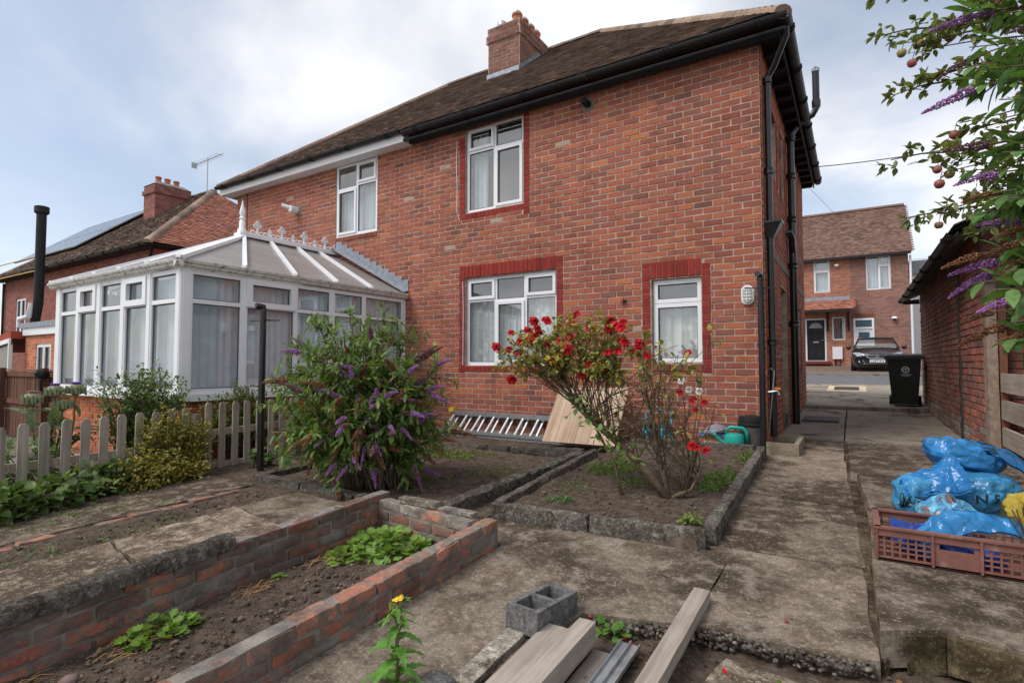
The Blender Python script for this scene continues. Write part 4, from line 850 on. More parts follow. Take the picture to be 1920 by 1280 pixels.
# white-framed outbuilding behind the fence
OB = thing('white_outbuilding', 'white framed outbuilding with black post partly hidden behind the right-hand leaves', 'outbuilding', (3.3, 6.5, 0))
m = MB(); m.box(1.9, 4.4, 7.38, 7.43, 1.0, 2.6); m.build('wall', MT['upvc'], OB, color=(.75, .76, .8))
m = MB(); m.box(2.12, 3.2, 7.355, 7.378, 1.2, 1.9); m.build('window', MT['solar'], OB)
m = MB(); m.box(1.66, 1.76, 7.2, 7.3, .6, 2.6); m.build('post', MT['blackmat'], OB); m = MB(); m.box(1.56, 1.62, 7.25, 7.36, .2, 2.6); m.build('door_frame', MT['upvc'], OB)
m = MB(); m.box(1.5, 4.4, 7.6, 7.62, .0, 1.0); m.build('lower_wall', MT['brick_far'], OB, color=PAL[6])
m = MB(); m.box(1.5, 4.5, 7.0, 7.46, 2.6, 2.72); m.build('roof_edge', MT['blackmat'], OB)

# ================================================================ house across the street
FHY = 32.0; FH = thing('street_house', 'brick terraced house across the street with dark front door and canopy', 'house', (-1, 35, .9))
FF = frame((0, FHY, 0), (1, 0, 0), (0, 0, 1)); fw = [(-1.69, -.96, 4.74, 6.43), (.59, 1.6, 4.74, 6.41), (-.91, -.34, 2.29, 3.45)]; fd = [(-2.12, -1.18, 1.22, 3.42), (.01, .87, .85, 3.35)]
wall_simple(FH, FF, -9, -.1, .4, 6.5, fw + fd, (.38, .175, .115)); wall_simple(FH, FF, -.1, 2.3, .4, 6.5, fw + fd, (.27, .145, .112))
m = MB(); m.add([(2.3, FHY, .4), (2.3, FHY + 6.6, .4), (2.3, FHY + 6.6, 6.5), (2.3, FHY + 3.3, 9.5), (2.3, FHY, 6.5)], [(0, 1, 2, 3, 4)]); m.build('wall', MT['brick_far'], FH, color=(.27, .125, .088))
m = MB(); m.add([(-9, FHY - .3, 6.42), (2.42, FHY - .3, 6.42), (2.42, FHY + 3.3, 9.55), (-9, FHY + 3.3, 9.55), (2.42, FHY + 6.9, 6.42), (-9, FHY + 6.9, 6.42)], [(0, 1, 2, 3), (3, 2, 4, 5)]); fr_ = m.build('roof', MT['tile'], FH, color=(.2, .12, .09))
FCOL = [s2l(c) for c in ((128, 102, 92), (120, 95, 87), (138, 110, 98), (110, 88, 82), (144, 112, 96))]; ll = Vector((0, 3.6, 3.13)).length
def fcols(): return FCOL
roof_tiles(fr_, (-4.5, FHY - .3, 6.42), (1, 0, 0), 6.9, (0, 3.6, 3.13), ll, lambda u, s: True, FCOL, .11, .17)
m = MB(); m.bar((-5, FHY + 3.3, 9.58), (2.42, FHY + 3.3, 9.58), .25, .1); m.build('ridge_tiles', MT['tile'], fr_, color=colsR[0]); m = MB(); m.box(-9, 2.4, FHY - .34, FHY - .22, 6.34, 6.46); m.build('gutter', MT['blackmat'], FH)
window(FH, frame((-1.69, FHY, 4.74), (1, 0, 0), (0, 0, 1)), .73, 1.69, [(1, [(.66, 's'), (.32, 's')])], .06, .03, curtain=[(.05, .7, .02, 1.6)])
window(FH, frame((.59, FHY, 4.74), (1, 0, 0), (0, 0, 1)), 1.01, 1.67, [(1, [(1, 'f')]), (.9, [(.7, 's'), (.25, 's')])], .06, .03, curtain=[(.05, .95, .02, 1.6)])
w3 = window(FH, frame((-.91, FHY, 2.29), (1, 0, 0), (0, 0, 1)), .57, 1.16, [(1, [(1, 'f')])], .06, .03)
m = MB(frame((-.91, FHY, 2.29), (1, 0, 0), (0, 0, 1)))
for i in range(4): m.box(.1 + i * .11, .11 + i * .11, .06, 1.1, -.045, -.04)
for i in range(7): m.box(.06, .51, .12 + i * .14, .128 + i * .14, -.045, -.041)
m.build('leading', MT['lead'], w3, color=(.3, .3, .3))
m = MB(FF); m.box(-2.12, -2.05, 1.22, 3.42, -.08, .01); m.box(-1.25, -1.18, 1.22, 3.42, -.08, .01); m.box(-2.05, -1.25, 3.35, 3.42, -.08, .01); dfr = m.build('door_frame', MT['upvc'], FH)
m = MB(FF); m.box(-2.05, -1.25, 1.26, 3.35, -.09, -.05); fdoor = m.build('door', plain('dark_blue_door', (.014, .018, .028), .35), FH, label='dark panelled front door')
for (a, b, c, d) in ((-1.97, -1.7, 2.3, 2.85), (-1.6, -1.33, 2.3, 2.85), (-1.97, -1.7, 1.4, 2.1), (-1.6, -1.33, 1.4, 2.1)): m = MB(FF); m.box(a, b, c, d, -.05, -.035); m.build('door_panel', MT['blackmat'], fdoor)
m = MB(FF); m.add([(-1.65 + .3 * math.cos(math.pi * k / 10), 2.93 + .28 * math.sin(math.pi * k / 10), -.045) for k in range(11)], [tuple(range(11))]); m.build('fanlight', MT['lead'], fdoor, color=(.45, .45, .5)); m = MB(FF); m.box(-1.78, -1.52, 2.18, 2.24, -.04, -.03); m.tube([(-1.3, 2.3, -.03), (-1.42, 2.3, -.01)], .015, 5); m.build('letterbox', MT['alu'], fdoor)
m = MB(FF); m.box(-2.3, -1.0, 1.08, 1.22, 0, .3); m.build('door_step', plain('red_step', (.16, .035, .03), .7), FH)
m = MB(FF); m.box(.01, .09, .85, 3.35, -.08, .01); m.box(.79, .87, .85, 3.35, -.08, .01); m.box(.09, .79, 3.27, 3.35, -.08, .01); m.box(.09, .79, 2.82, 2.9, -.08, .01); m.build('door_frame', MT['upvc'], FH)
m = MB(FF); m.box(.09, .79, .85, 2.82, -.08, -.04); wd = m.build('door', MT['upvc'], FH, label='white side door with small glazed panel'); m = MB(FF); m.box(.22, .67, 2.2, 2.66, -.04, -.03); m.box(.1, .78, 2.91, 3.26, -.05, -.04); m.build('pane', plain('dim_blue_pane', (.04, .09, .12), .15), wd)
for i in range(10): m = MB(FF); m.box(-.0 + i * .09, .083 + i * .09, 3.36, 3.58, -.01, .012); m.build('brick', MT['brick'], FH, color=(.22, .095, .07))
m = MB(FF); m.box(-.92, -.49, 1.33, 1.95, 0, .12); m.build('meter_box', MT['upvc'], FH, color=(.85, .85, .85)); m = MB(FF); m.tube([(-.8, 1.33, .05), (-.8, .95, .05)], .03, 6); m.tube([(-.6, 1.33, .05), (-.6, 1.05, .05), (-.72, 1.0, .05)], .02, 6); m.build('meter_pipe', MT['blackmat'], FH)
m = MB(Matrix.Translation((1.69, FHY - .06, 3.28))); m.lathe([(.11, .06), (.11, .0), (.09, -.03), (.05, -.09)], Matrix.Rotation(R(30), 4, 'X'), 12); sc_ = m.build('security_camera', MT['upvc'], FH, smooth=40); m = MB(Matrix.Translation((1.69, FHY - .13, 3.22))); m.lathe([(.07, .04), (.06, -.02), (.02, -.05)], None, 10); m.build('lens', MT['blackmat'], sc_)
m = MB(); cz = 4.45; m.add([(-3.6, FHY - .95, 3.78), (-.1, FHY - .95, 3.78), (-.1, FHY, 4.32), (-3.6, FHY, 4.32)], [(0, 1, 2, 3)]); ca = m.build('canopy_roof', MT['tile'], FH, color=(.25, .1, .07)); roof_tiles(ca, (-3.0, FHY - .95, 3.79), (1, 0, 0), 2.9, (0, .95, .54), 1.1, lambda u, s: True, ORANGE, .11, .17)
m = MB(); m.box(-3.6, -.1, FHY - .05, FHY - .0, 4.28, 4.5); m.build('canopy_flashing', MT['lead'], FH); m = MB(); m.box(-3.6, -.08, FHY - .97, FHY - .9, 3.66, 3.78); m.build('canopy_beam', MT['blackmat'], FH)
for x in (-1.1, -.2): m = MB(); m.bar((x, FHY - .8, 3.64), (x, FHY - .02, 2.95), .08, .1); m.box(x - .04, x + .04, FHY - .08, FHY - .01, 2.75, 3.66); m.build('canopy_bracket', MT['blackmat'], FH)
m = MB(); m.lathe([(.05, 0), (.11, .06), (.1, .12), (.02, .16)], Matrix.Translation((-.65, FHY - .1, 6.0)), 10); m.build('eaves_lamp', MT['upvc'], FH)
m = MB(); m.tube([(2.38, FHY - .05, 6.3), (2.38, FHY - .05, 1)], .05, 8); m.build('downpipe', MT['upvc'], FH)
FG = thing('flat_roofed_building', 'grey flat-roofed building glimpsed between the street house and the outbuilding', 'building', (5, 38, 1)); m = MB(); m.box(2.7, 9, 36, 44, .5, 5.9); m.build('wall', MT['upvc'], FG, color=(.7, .7, .68)); m = MB(); m.box(2.6, 9.1, 35.8, 44.1, 5.9, 6.6); m.build('roof', MT['lead'], FG, color=(.3, .3, .32))
# ================================================================ brick raised bed
BED = thing('brick_raised_bed', 'long low planting bed walled with old red bricks, bottom left', 'raised bed', (-2.7, 1.7, -.3))
def rough_brick(n=7):
    out = []
    for k in range(n):
        m = MB(); m.rbox(0, 1, 0, 1, 0, 1, .5, .0, M=None)
        me = MB(); me.rbox(0, .222, 0, .105, 0, .068, .034, .0062, 20., rnd=.007, seed=k * 3.3); me.v = [Vector((v.x / .222, v.y / .105, v.z / .068)) for v in me.v]; out.append(me.mesh('bed_brick', MT['brick_bed'], smooth=50))
    return out
RB = rough_brick()
BEDPAL = [s2l(c) for c in ((172, 110, 90), (160, 100, 84), (182, 118, 94), (150, 98, 86), (160, 114, 100), (138, 100, 90), (174, 112, 90))]
def bed_col():
    f = random.uniform(.75, 1.15)
    if random.random() < .12: return (.25 * f, .22 * f, .19 * f)
    return tuple(x * f for x in random.choice(BEDPAL))
def bed_brick(p, L, W, Hh, ang, parent, col=None, tilt=0.):
    M = Matrix.Translation(p) @ Matrix.Rotation(ang, 4, 'Z') @ Matrix.Rotation(tilt, 4, 'X') @ Matrix.Diagonal((L, W, Hh, 1))
    return link('brick', random.choice(RB), parent, col or bed_col(), M)
def bed_wall(p0, p1, w, courses, top, base, ch=.077, L=.238, nm='bed_wall', copingcol=None, jag=.0):
    """p0->p1 along the wall's left face; top/base height functions of y"""
    p0, p1 = Vector((*p0, 0)), Vector((*p1, 0)); t = (p1 - p0).normalized(); nrm = Vector((-t.y, t.x, 0)); tot = (p1 - p0).length; ang = math.atan2(t.y, t.x)
    core = MB(); n = int(tot / .12); vs = []
    for i in range(n + 1):
        q = p0 + t * (tot * i / n); z1 = top(q.y) - .014; z0 = base(q.y) - .1
        for off, z in ((.009, z0), (.009, z1), (w - .009, z1), (w - .009, z0)):
            vv = q + nrm * off; vv.z = z; vs.append(vv + noise.noise_vector(vv * 14) * .009)
    core.add(vs, [(4 * i + k, 4 * i + (k + 1) % 4, 4 * i + 4 + (k + 1) % 4, 4 * i + 4 + k) for i in range(n) for k in range(4)] + [(0, 1, 2, 3), (4 * n + 3, 4 * n + 2, 4 * n + 1, 4 * n)])
    wo = core.build(nm, MT['mortar_grey'], BED, smooth=60, color=(1.25, 1.2, 1.15))
    for c in range(courses):
        u = -(c % 2) * L / 2
        while u < tot - .04:
            a = max(0., u); b = min(tot, u + L) - .013
            if b - a > .05:
                q = p0 + t * a; z = top(q.y) - (c + 1) * ch + jig(.006); sl = (top(p0.y + t.y * b) - top(q.y)) / (b - a)
                P = q + nrm * (-.004 + jig(.006)); P.z = z
                M = Matrix.Translation(P) @ Matrix.Rotation(ang, 4, 'Z') @ Matrix.Rotation(-math.atan(sl), 4, 'Y') @ Matrix.Diagonal((b - a, w + .008, ch - .013, 1))
                cc = bed_col() if (c or not copingcol) else copingcol()
                link('brick', random.choice(RB), wo, cc, M)
            u += L
    return wo
def topo(y): return gy(y) + .195
def orange(): f = random.uniform(.85, 1.2); return tuple(x * f for x in random.choice([s2l((186, 128, 104)), s2l((194, 136, 112)), s2l((176, 120, 100)), s2l((164, 120, 104))]))
OW = bed_wall((-2.12, -.1), (-2.12, 3.17), .105, 3, topo, gy, copingcol=orange)                 # outer long wall
EW_ = bed_wall((-2.225, 3.07), (-3.2, 3.17), .1, 3, lambda y: gy(y) + .21, gy, copingcol=lambda: random.choice([orange(), (.34, .29, .24), (.40, .36, .30)]))
LW = bed_wall((-3.2, -.1), (-3.18, 3.2), .105, 4, lambda y: gy(y) + .25, gy, copingcol=lambda: tuple(x * .75 for x in bed_col()))
m = MB(); n = 26; vs = []
for i in range(n + 1):      # rounded cement coping on the near part of the inner wall
    y = -.1 + 2.02 * i / n
    for k in range(7):
        an = math.pi * k / 6; p = Vector((-3.255 + math.cos(an) * .078, y, gy(y) + .245 + math.sin(an) * .05 - (.03 if k in (0, 6) else 0))); vs.append(p + noise.noise_vector(p * 11) * .012)
m.add(vs, [(7 * i + k, 7 * i + 7 + k, 7 * i + 8 + k, 7 * i + 1 + k) for i in range(n) for k in range(6)] + [(7 * n + k for k in range(7))] if 0 else [(7 * i + k, 7 * i + 1 + k, 7 * i + 8 + k, 7 * i + 7 + k) for i in range(n) for k in range(6)] + [tuple(7 * n + k for k in range(7))[::-1], tuple(range(7))])
m.build('cement_coping', MT['kerbstone'], BED, smooth=60, color=(.62, .6, .58))
m = MB(); m.rbox(-2.98, -2.62, 3.08, 3.17, gy(3.1) + .205, gy(3.1) + .245, .05, .006); m.build('coping_slab', MT['rubble'], BED, color=(.95, .9, .75)); m = MB(); m.rbox(-2.58, -2.28, 3.07, 3.16, gy(3.1) + .2, gy(3.1) + .222, .05, .006); m.build('coping_slab', MT['rubble'], BED, color=(1.1, 1.08, 1.05))

# ================================================================ concrete-edged planters
def kerb(parent, p, q, w, h0, h1, nm='kerbstone', tone=1., amp=.012, sink=.12):
    p, q = Vector(p), Vector(q); d = q - p; L = Vector((d.x, d.y, 0)).length; n = max(1, round(L / .9))
    for i in range(n):
        a = p.lerp(q, i / n); b = p.lerp(q, (i + 1) / n); t = (b - a); l = t.length - .012; ang = math.atan2(t.y, t.x); sl = math.asin(max(-1, min(1, t.z / t.length)))
        M = Matrix.Translation(a) @ Matrix.Rotation(ang, 4, 'Z') @ Matrix.Rotation(-sl, 4, 'Y'); m = MB()
        m.rbox(0, l, -w / 2, w / 2, -sink - h0, h1, .055, amp, 8., M=M, rnd=.014, seed=i * 2. + p.x); k = tone * random.uniform(.92, 1.08); m.build(nm, MT['kerbstone'], parent, smooth=55, color=(k, k * .985, k * .96))
RP = thing('rose_planter', 'soil bed edged with lichened concrete kerbs holding the red rose bush', 'planter', (-1.7, 5.2, -.1))
kz = lambda y: gy(y) + .13
kerb(RP, (-2.5, 3.66, kz(3.66)), (-.85, 3.80, kz(3.8)), .1, .05, 0); kerb(RP, (-.86, 3.86, kz(3.9)), (-.93, 6.9, kz(6.9)), .1, .05, 0); kerb(RP, (-2.5, 3.74, kz(3.7) - .01), (-2.62, 6.0, kz(6.0)), .09, .05, 0, tone=.85); kerb(RP, (-2.5, 6.85, kz(6.85) - .02), (-1.0, 6.95, kz(6.95)), .12, .05, 0, tone=.8)
BP = thing('buddleia_planter', 'soil bed edged with mossy concrete kerbs in front of the ladder', 'planter', (-4.1, 5.2, -.1))
kerb(BP, (-2.83, 3.45, -.055), (-2.78, 5.95, .045), .15, .06, 0, tone=.75, amp=.02); kerb(BP, (-5.3, 3.42, -.07), (-2.95, 3.32, -.06), .12, .05, 0, tone=.8); kerb(BP, (-5.3, 3.5, -.07), (-5.3, 5.0, -.04), .1, .05, 0, tone=.7)
kerb(BP, (-5.0, 6.25, -.075), (-2.85, 6.15, .03), .14, .05, 0, tone=.6, amp=.02)
# left-hand terrace: brick edging and broken slabs
ED = thing('brick_edging', 'row of sunken red bricks edging the soil strip near the picket fence', 'edging', (-5, 2, -.2))
y = -.2
while y < 3.2:
    bed_brick((-5.0 + jig(.012), y, zt(y) - .052 + jig(.009)), .225, .1, .068, R(90) + jig(.06), ED, tuple(x * .8 for x in orange())); y += .238 if random.random() < .8 else .42
def tslab(poly, tone, mat='conc', up=.02, name='slab'):
    m = MB(); m.prism(edge(poly, .07, .022, poly[0][0] * 7 + poly[0][1]), lambda x, y: zt(y) - .08, lambda x, y: zt(y) + up); m.build(name, MT[mat], YARD, color=(tone, tone * .98, tone * .95))
tslab([(-4.42, -.2), (-3.45, -.2), (-3.5, .95), (-4.4, 1.05)], 1.55, 'conc_dark', up=.05); tslab([(-4.4, 1.07), (-3.5, .97), (-3.5, 1.55), (-4.38, 1.72)], 1.4, 'conc_dark', up=.05); tslab([(-4.38, 1.74), (-3.5, 1.57), (-3.55, 2.5), (-4.4, 2.62)], 1.65, 'conc_dark', up=.05); tslab([(-4.4, 2.66), (-3.7, 2.54), (-3.66, 3.15), (-4.35, 3.2)], .95, up=.04)
tslab([(-6.0, -.2), (-5.12, -.2), (-5.12, 3.25), (-5.95, 3.25)], 1.15, 'conc_dark', .012); tslab([(-5.6, 3.27), (-5.35, 3.27), (-5.37, 4.9), (-5.7, 4.9)], .7, 'conc_dark', .0)

# ================================================================ picket fence
PF = thing('picket_fence', 'weathered grey wooden picket fence running left of the garden beds', 'fence', (-6.3, 3, -.15))
PX = -6.3
for (ya, yb, za, zb) in ((.9, 2.95, .14, .17), (3.0, 3.28, .2, .22), (3.36, 4.6, .27, .30), (3.36, 4.6, -.12, -.10)):
    m = MB(); m.bar((PX - .035, ya, za), (PX - .035, yb, zb), .03, .075); m.build('rail', MT['wood_fence'], PF, color=(1.05, 1.0, .92))
def picket(y, z0, z1, tone):
    m = MB(); w = .076; pts = [(-w / 2, z0), (w / 2, z0), (w / 2, z1 - .03), (w * .28, z1), (-w * .28, z1), (-w / 2, z1 - .03)]; n = len(pts); ln = jig(.012)
    vs = [(PX + dx + (b - z0) * ln * .3, y + a + (b - z0) * ln, b) for dx in (.0, .02) for a, b in pts]; m.add(vs, [tuple(range(n))[::-1], tuple(range(n, 2 * n))] + [(i, (i + 1) % n, n + (i + 1) % n, n + i) for i in range(n)]); m.build('picket', MT['wood_fence'], PF, color=(tone, tone * .98, tone * .96))
yy = 1.0
while yy < 3.3: picket(yy, -.22, .50 + (yy - 1.0) * .04 + jig(.012), random.uniform(.82, 1.15)); yy += .155
yy = 3.42
while yy < 4.62: picket(yy, -.2, .625 + jig(.008), random.uniform(.85, 1.15)); yy += .158
m = MB(); m.box(PX - .13, PX - .05, 1.93, 2.0, -.3, .27); m.build('post', MT['wood_fence'], PF, color=(.8, .75, .68)); m = MB(); m.box(PX - .13, PX - .05, 3.3, 3.37, -.3, .5); m.build('post', MT['wood_fence'], PF, color=(.8, .75, .68))
# black washing-line posts
def line_post(x, y, z0, z1, r, lean, label, hook=0):
    m = MB(); t = (x + lean, y, z1); m.tube([(x, y, z0 - .1), t], r, 12); m.tube([(x + lean - .0, y, z1 - .02), (x + lean + .0, y - .0, z1 + .02), (x + lean - .02, y - .08, z1 + .03)], r * 1.05, 10); po = m.build('washing_line_post', MT['black'], label=label, cat='post', smooth=50, color=(1.3, 1.3, 1.3)); 
    a = MB(); a.tube([(x + lean - .16, y - .06, z1 - .13), (x + lean + .16, y + .1, z1 - .13)], .009, 5); a.build('cleat', MT['dark_steel'], po); return po
line_post(-5.68, 3.68, -.14, 1.70, .036, .0, 'black metal washing-line post in front of the conservatory')
line_post(-.92, 6.95, 0, 2.10, .033, -.0, 'black metal washing-line post by the right-hand house corner')

# ================================================================ things along the wall
LD = thing('ladder', 'aluminium extension ladder lying on its side against the house wall', 'ladder', (-4.9, 7.3, -.1))
def lad(yb, yt, zb, zt_, x0, x1):
    m = MB(); m.box(x0, x1, yt - .02, yt + .02, zt_ - .035, zt_ + .035); m.build('stile', MT['alu'], LD); m = MB(); m.box(x0 - .1, x1, yb - .035, yb + .035, zb - .02, zb + .02); m.build('stile', MT['alu'], LD)
    x = x0 + .08
    while x < x1 - .1: m = MB(); m.bar((x, yb, zb + .018), (x, yt, zt_ - .03), .03, .03, (1, 0, 0)); m.build('rung', MT['alu'], LD); x += .275
lad(7.08, 7.34, -.03, .245, -5.88, -3.0); lad(7.16, 7.40, -.05, .225, -5.82, -3.05)
for z in (-.085, -.125): m = MB(); m.box(-5.95, -3.0, 7.04, 7.36, z - .012, z + .012); m.build('stile', MT['alu'], LD, color=(.75, .75, .75))
MT['yellow'] = plain('yellow_plastic', (.62, .47, .03), .5)
for (x, z) in ((-5.85, .30), (-5.98, -.1)): m = MB(); m.box(x - .05, x + .05, 7.3 if z > 0 else 7.0, 7.39 if z > 0 else 7.09, z - .04, z + .03); m.build('end_cap', MT['yellow'], LD)
WB = thing('timber_hoarding', 'pale timber sheet of vertical boards leaning on the house wall', 'timber sheet', (-3.1, 6.9, .05))
p0 = Vector((-3.74, 6.72, -.02)); ux = Vector((1.0, -.08, 0)).normalized(); uy = Vector((-.03, .7, .98)).normalized(); MT['board_grain'] = mat_wood('pale_pine', (.52, .39, .29), (.38, .27, .19), (1, .05, 1), 26)
Mb = frame(p0, ux, uy)
for i in range(11): m = MB(); m.box(i * .1 + .002, i * .1 + .098, 0, .9 + jig(.003), 0, .018); k = random.uniform(.88, 1.1); link('board', m.mesh('board', MT['board_grain']), WB, (k, k * .985, k * .96), Mb)
for v in (.12, .84): m = MB(Mb); m.box(.02, 1.08, v, v + .06, -.03, -.001); m.build('batten', MT['wood_new'], WB)
WC = thing('watering_can', 'bright teal plastic watering can beside the black dustbin', 'watering can', (-1.25, 6.98, .06)); MT['teal'] = plain('teal_plastic', (.01, .33, .26), .35, .06, 5, 30, .02, .45)
m = MB(Matrix.Translation((-1.26, 7.08, .06))); pr = [(.105, 0), (.115, .03), (.11, .13), (.095, .16), (.04, .17)]; m.lathe(pr, Matrix.Diagonal((1.05, .8, 1, 1)), 18); m.build('body', MT['teal'], WC, smooth=50)
m = MB(); m.tube([(-1.30, 7.05, .1), (-1.38, 7.02, .1), (-1.46, 6.98, .2), (-1.5, 6.97, .26)], [.03, .026, .019, .016], 10); m.build('spout', MT['teal'], WC, smooth=True); m = MB(); m.tube([(-1.34, 7.08, .2), (-1.345, 7.08, .27), (-1.3, 7.08, .3), (-1.16, 7.08, .295), (-1.12, 7.08, .25), (-1.115, 7.08, .12)], .02, 8); m.build('handle', MT['teal'], WC, smooth=True)
DB = thing('dustbin', 'small black and grey plastic dustbin with lid by the house corner', 'dustbin', (-1.08, 7.24, .0)); m = MB(Matrix.Translation((-1.09, 7.25, 0))); m.lathe([(.125, 0), (.145, .27), (.15, .28), (.15, .3)], n=24); m.build('body', plain('grey_plastic', (.13, .12, .11), .6, .2, 12, dirt=(.3, .28, .25), dsc=20, dlo=.62, dhi=.75), DB, smooth=40); m = MB(Matrix.Translation((-1.09, 7.25, .302))); m.lathe([(.15, 0), (.158, .01), (.158, .035), (.15, .04), (.15, .09), (.142, .095), (.14, .12), (.06, .14), (.02, .14)], n=24); m.build('lid', MT['blackmat'], DB, smooth=40, color=(2, 2.1, 2.2)); m = MB(); m.tube([(-1.23, 7.2, .28), (-1.27, 7.16, .26), (-1.25, 7.12, .27), (-1.2, 7.12, .28)], .014, 6); m.build('handle', MT['galv'], DB)
BX = thing('stacked_containers', 'pile of tubs with a blue rim and upturned pot beside the watering can', 'containers', (-1.5, 7.2, .0)); m = MB(); m.box(-1.68, -1.38, 7.12, 7.3, .0, .16); m.build('box', MT['terracotta'], BX, color=(.5, .6, .7)); m = MB(); m.box(-1.69, -1.37, 7.11, 7.31, .16, .2); m.build('rim', plain('blue_plastic', (.1, .2, .5), .5), BX); m = MB(Matrix.Translation((-1.5, 7.2, .21)) @ Matrix.Rotation(R(-14), 4, 'Y')); m.lathe([(.15, .0), (.155, .02), (.13, .06), (.05, .1), (.03, .1)], n=20); m.build('upturned_tub', plain('mauve_tub', (.22, .19, .24), .6), BX, smooth=40); m = MB(); m.box(-1.6, -1.3, 6.98, 7.04, .03, .11); m.build('tray', plain('pale_grey', (.4, .41, .4), .6), BX)
HR = thing('hose_reel', 'green and blue garden hose reel behind the rose bush', 'hose reel', (-2.25, 7.1, .0)); MT['hose'] = plain('green_hose', (.03, .13, .1), .45); MT['cyan'] = plain('cyan_plastic', (.06, .34, .48), .45)
for k, x in enumerate((-2.36, -2.12)):
    m = MB(Matrix.Translation((x, 7.12, .2)) @ Matrix.Rotation(R(90), 4, 'Y') @ Matrix.Rotation(k * .4, 4, 'Z'))
    for j in range(6): an = j * math.tau / 6; m.tube([(0, 0, 0), (math.cos(an) * .14, math.sin(an) * .14, 0)], .014, 6)
    m.tube([(math.cos(t) * .15, math.sin(t) * .15, 0) for t in np.linspace(0, math.tau, 21)], .013, 6); m.build('wheel', MT['cyan'], HR)
pts = [(-2.34 + .0045 * i, 7.12 + math.cos(i * .42) * (.105 + .02 * math.sin(i)), .2 + math.sin(i * .42) * .105) for i in range(48)]; m = MB(); m.tube(pts + [(-2.0, 7.0, .1), (-1.85, 6.98, .05), (-1.7, 7.02, .04)], .012, 6); m.build('hose', MT['hose'], HR, smooth=True); m = MB(); m.tube([(-2.42, 7.16, 0), (-2.4, 7.2, .42), (-2.22, 7.22, .46), (-2.06, 7.2, .42), (-2.04, 7.16, 0)], .013, 6); m.build('frame', MT['cyan'], HR)
# bulkhead lamp
BL = thing('bulkhead_lamp', 'white oval bulkhead lamp with wire cage on the brick wall', 'lamp', (-1.13, D, 1.95)); FBL = frame((-1.13, D - .02, 1.95), (1, 0, 0), (0, 0, 1))
def oval(a, b, n=20): return [(a * math.cos(k * math.tau / n), b * math.sin(k * math.tau / n) * 1.0 + (.05 if math.sin(k * math.tau / n) > 0 else -.05)) for k in range(n)]
m = MB(FBL); m.prism(oval(.075, .075), -.005, .045); m.build('base', MT['upvc'], BL, smooth=40); m = MB(FBL); m.prism(oval(.052, .052), .045, .08); m.build('glass', plain('frosted_glass', (.5, .5, .46), .15, .2, 40), BL, smooth=40)
m = MB(FBL)
for z in (-.06, -.02, .02, .06): m.tube([(-.055, z, .05), (-.04, z, .09), (.04, z, .09), (.055, z, .05)], .005, 5)
m.tube([(0, -.11, .05), (0, -.09, .09), (0, .09, .09), (0, .11, .05)], .005, 5); m.build('cage', MT['upvc'], BL)
# downpipes and waste pipes on the passage side
DP = thing('rainwater_downpipe', 'black downpipe with swan neck at the rear corner of the house', 'downpipe', (-.86, 7.52, .1)); px_, py_ = HX1 + .075, 7.57
m = MB(); m.tube([(HX1 + OV, 7.3, 5.24), (HX1 + OV - .005, 7.33, 5.14), (HX1 + .16, 7.5, 4.86), (px_, py_, 4.78), (px_, py_, 4.7), (px_, py_, .16)], .04, 12); m.build('pipe', MT['black'], DP, smooth=50, color=(1.5, 1.6, 1.7))
for z in (4.74, 3.55, 1.35): m = MB(Matrix.Translation((px_, py_, z))); m.lathe([(.052, -.04), (.056, -.035), (.05, 0), (.056, .035), (.052, .04)], n=14); m.box(-.1, .05, -.012, .012, -.02, .02); m.build('collar', MT['black'], DP)
m = MB(Matrix.Translation((px_, py_, 2.76))); m.add([(-.09, -.1, .1), (.14, -.1, .1), (.14, .1, .1), (-.09, .1, .1), (-.04, -.045, -.08), (.045, -.045, -.08), (.045, .045, -.08), (-.04, .045, -.08)], [(0, 1, 2, 3), (1, 0, 4, 5), (2, 1, 5, 6), (3, 2, 6, 7), (0, 3, 7, 4), (7, 6, 5, 4)]); m.box(-.1, .15, -.11, .11, .1, .125); m.build('hopper', MT['black'], DP)
SP = thing('soil_pipe', 'thick black soil pipe with vent cowl beside the side door', 'soil pipe', (-.84, 10.4, 0)); sx, sy = HX1 + .1, 10.35
m = MB(); m.tube([(sx, sy, .02), (sx, sy, 4.98)], .058, 14); m.tube([(sx, sy, 4.96), (sx, sy, 5.02), (sx + .12, sy + .02, 5.2), (sx + .34, sy + .05, 5.32), (sx + .4, sy + .05, 5.42), (sx + .4, sy + .05, 6.05)], .055, 14); m.build('pipe', MT['black'], SP, smooth=50)
for z in (4.95, 4.3, 3.55, 2.75, 1.75): m = MB(Matrix.Translation((sx, sy, z))); m.lathe([(.07, -.05), (.078, -.04), (.066, 0), (.078, .04), (.07, .05)], n=14); m.box(-.12, .06, -.015, .015, -.02, .02); m.build('collar', MT['black'], SP)
m = MB(Matrix.Translation((sx + .4, sy + .05, 5.5))); m.lathe([(.066, -.06), (.07, 0), (.066, .06)], n=14); m.build('collar', MT['black'], SP); m = MB(); m.tube([(sx - .12, sy - .25, 3.28), (sx - .02, sy - .22, 3.28), (sx + .0, sy - .12, 3.2), (sx, sy, 2.95)], .05, 12); m.build('branch_pipe', MT['black'], SP, smooth=50)
m = MB(Matrix.Translation((sx + .4, sy + .05, 6.05)))
for k in range(6): an = k * math.pi / 6; m.tube([(math.cos(an) * .06 * math.cos(t), math.sin(an) * .06 * math.cos(t), .09 * math.sin(t)) for t in np.linspace(0, math.pi, 9)], .005, 4)
m.tube([(math.cos(t) * .055, math.sin(t) * .055, .045) for t in np.linspace(0, math.tau, 13)], .005, 4); m.build('wire_cowl', MT['galv'], SP)
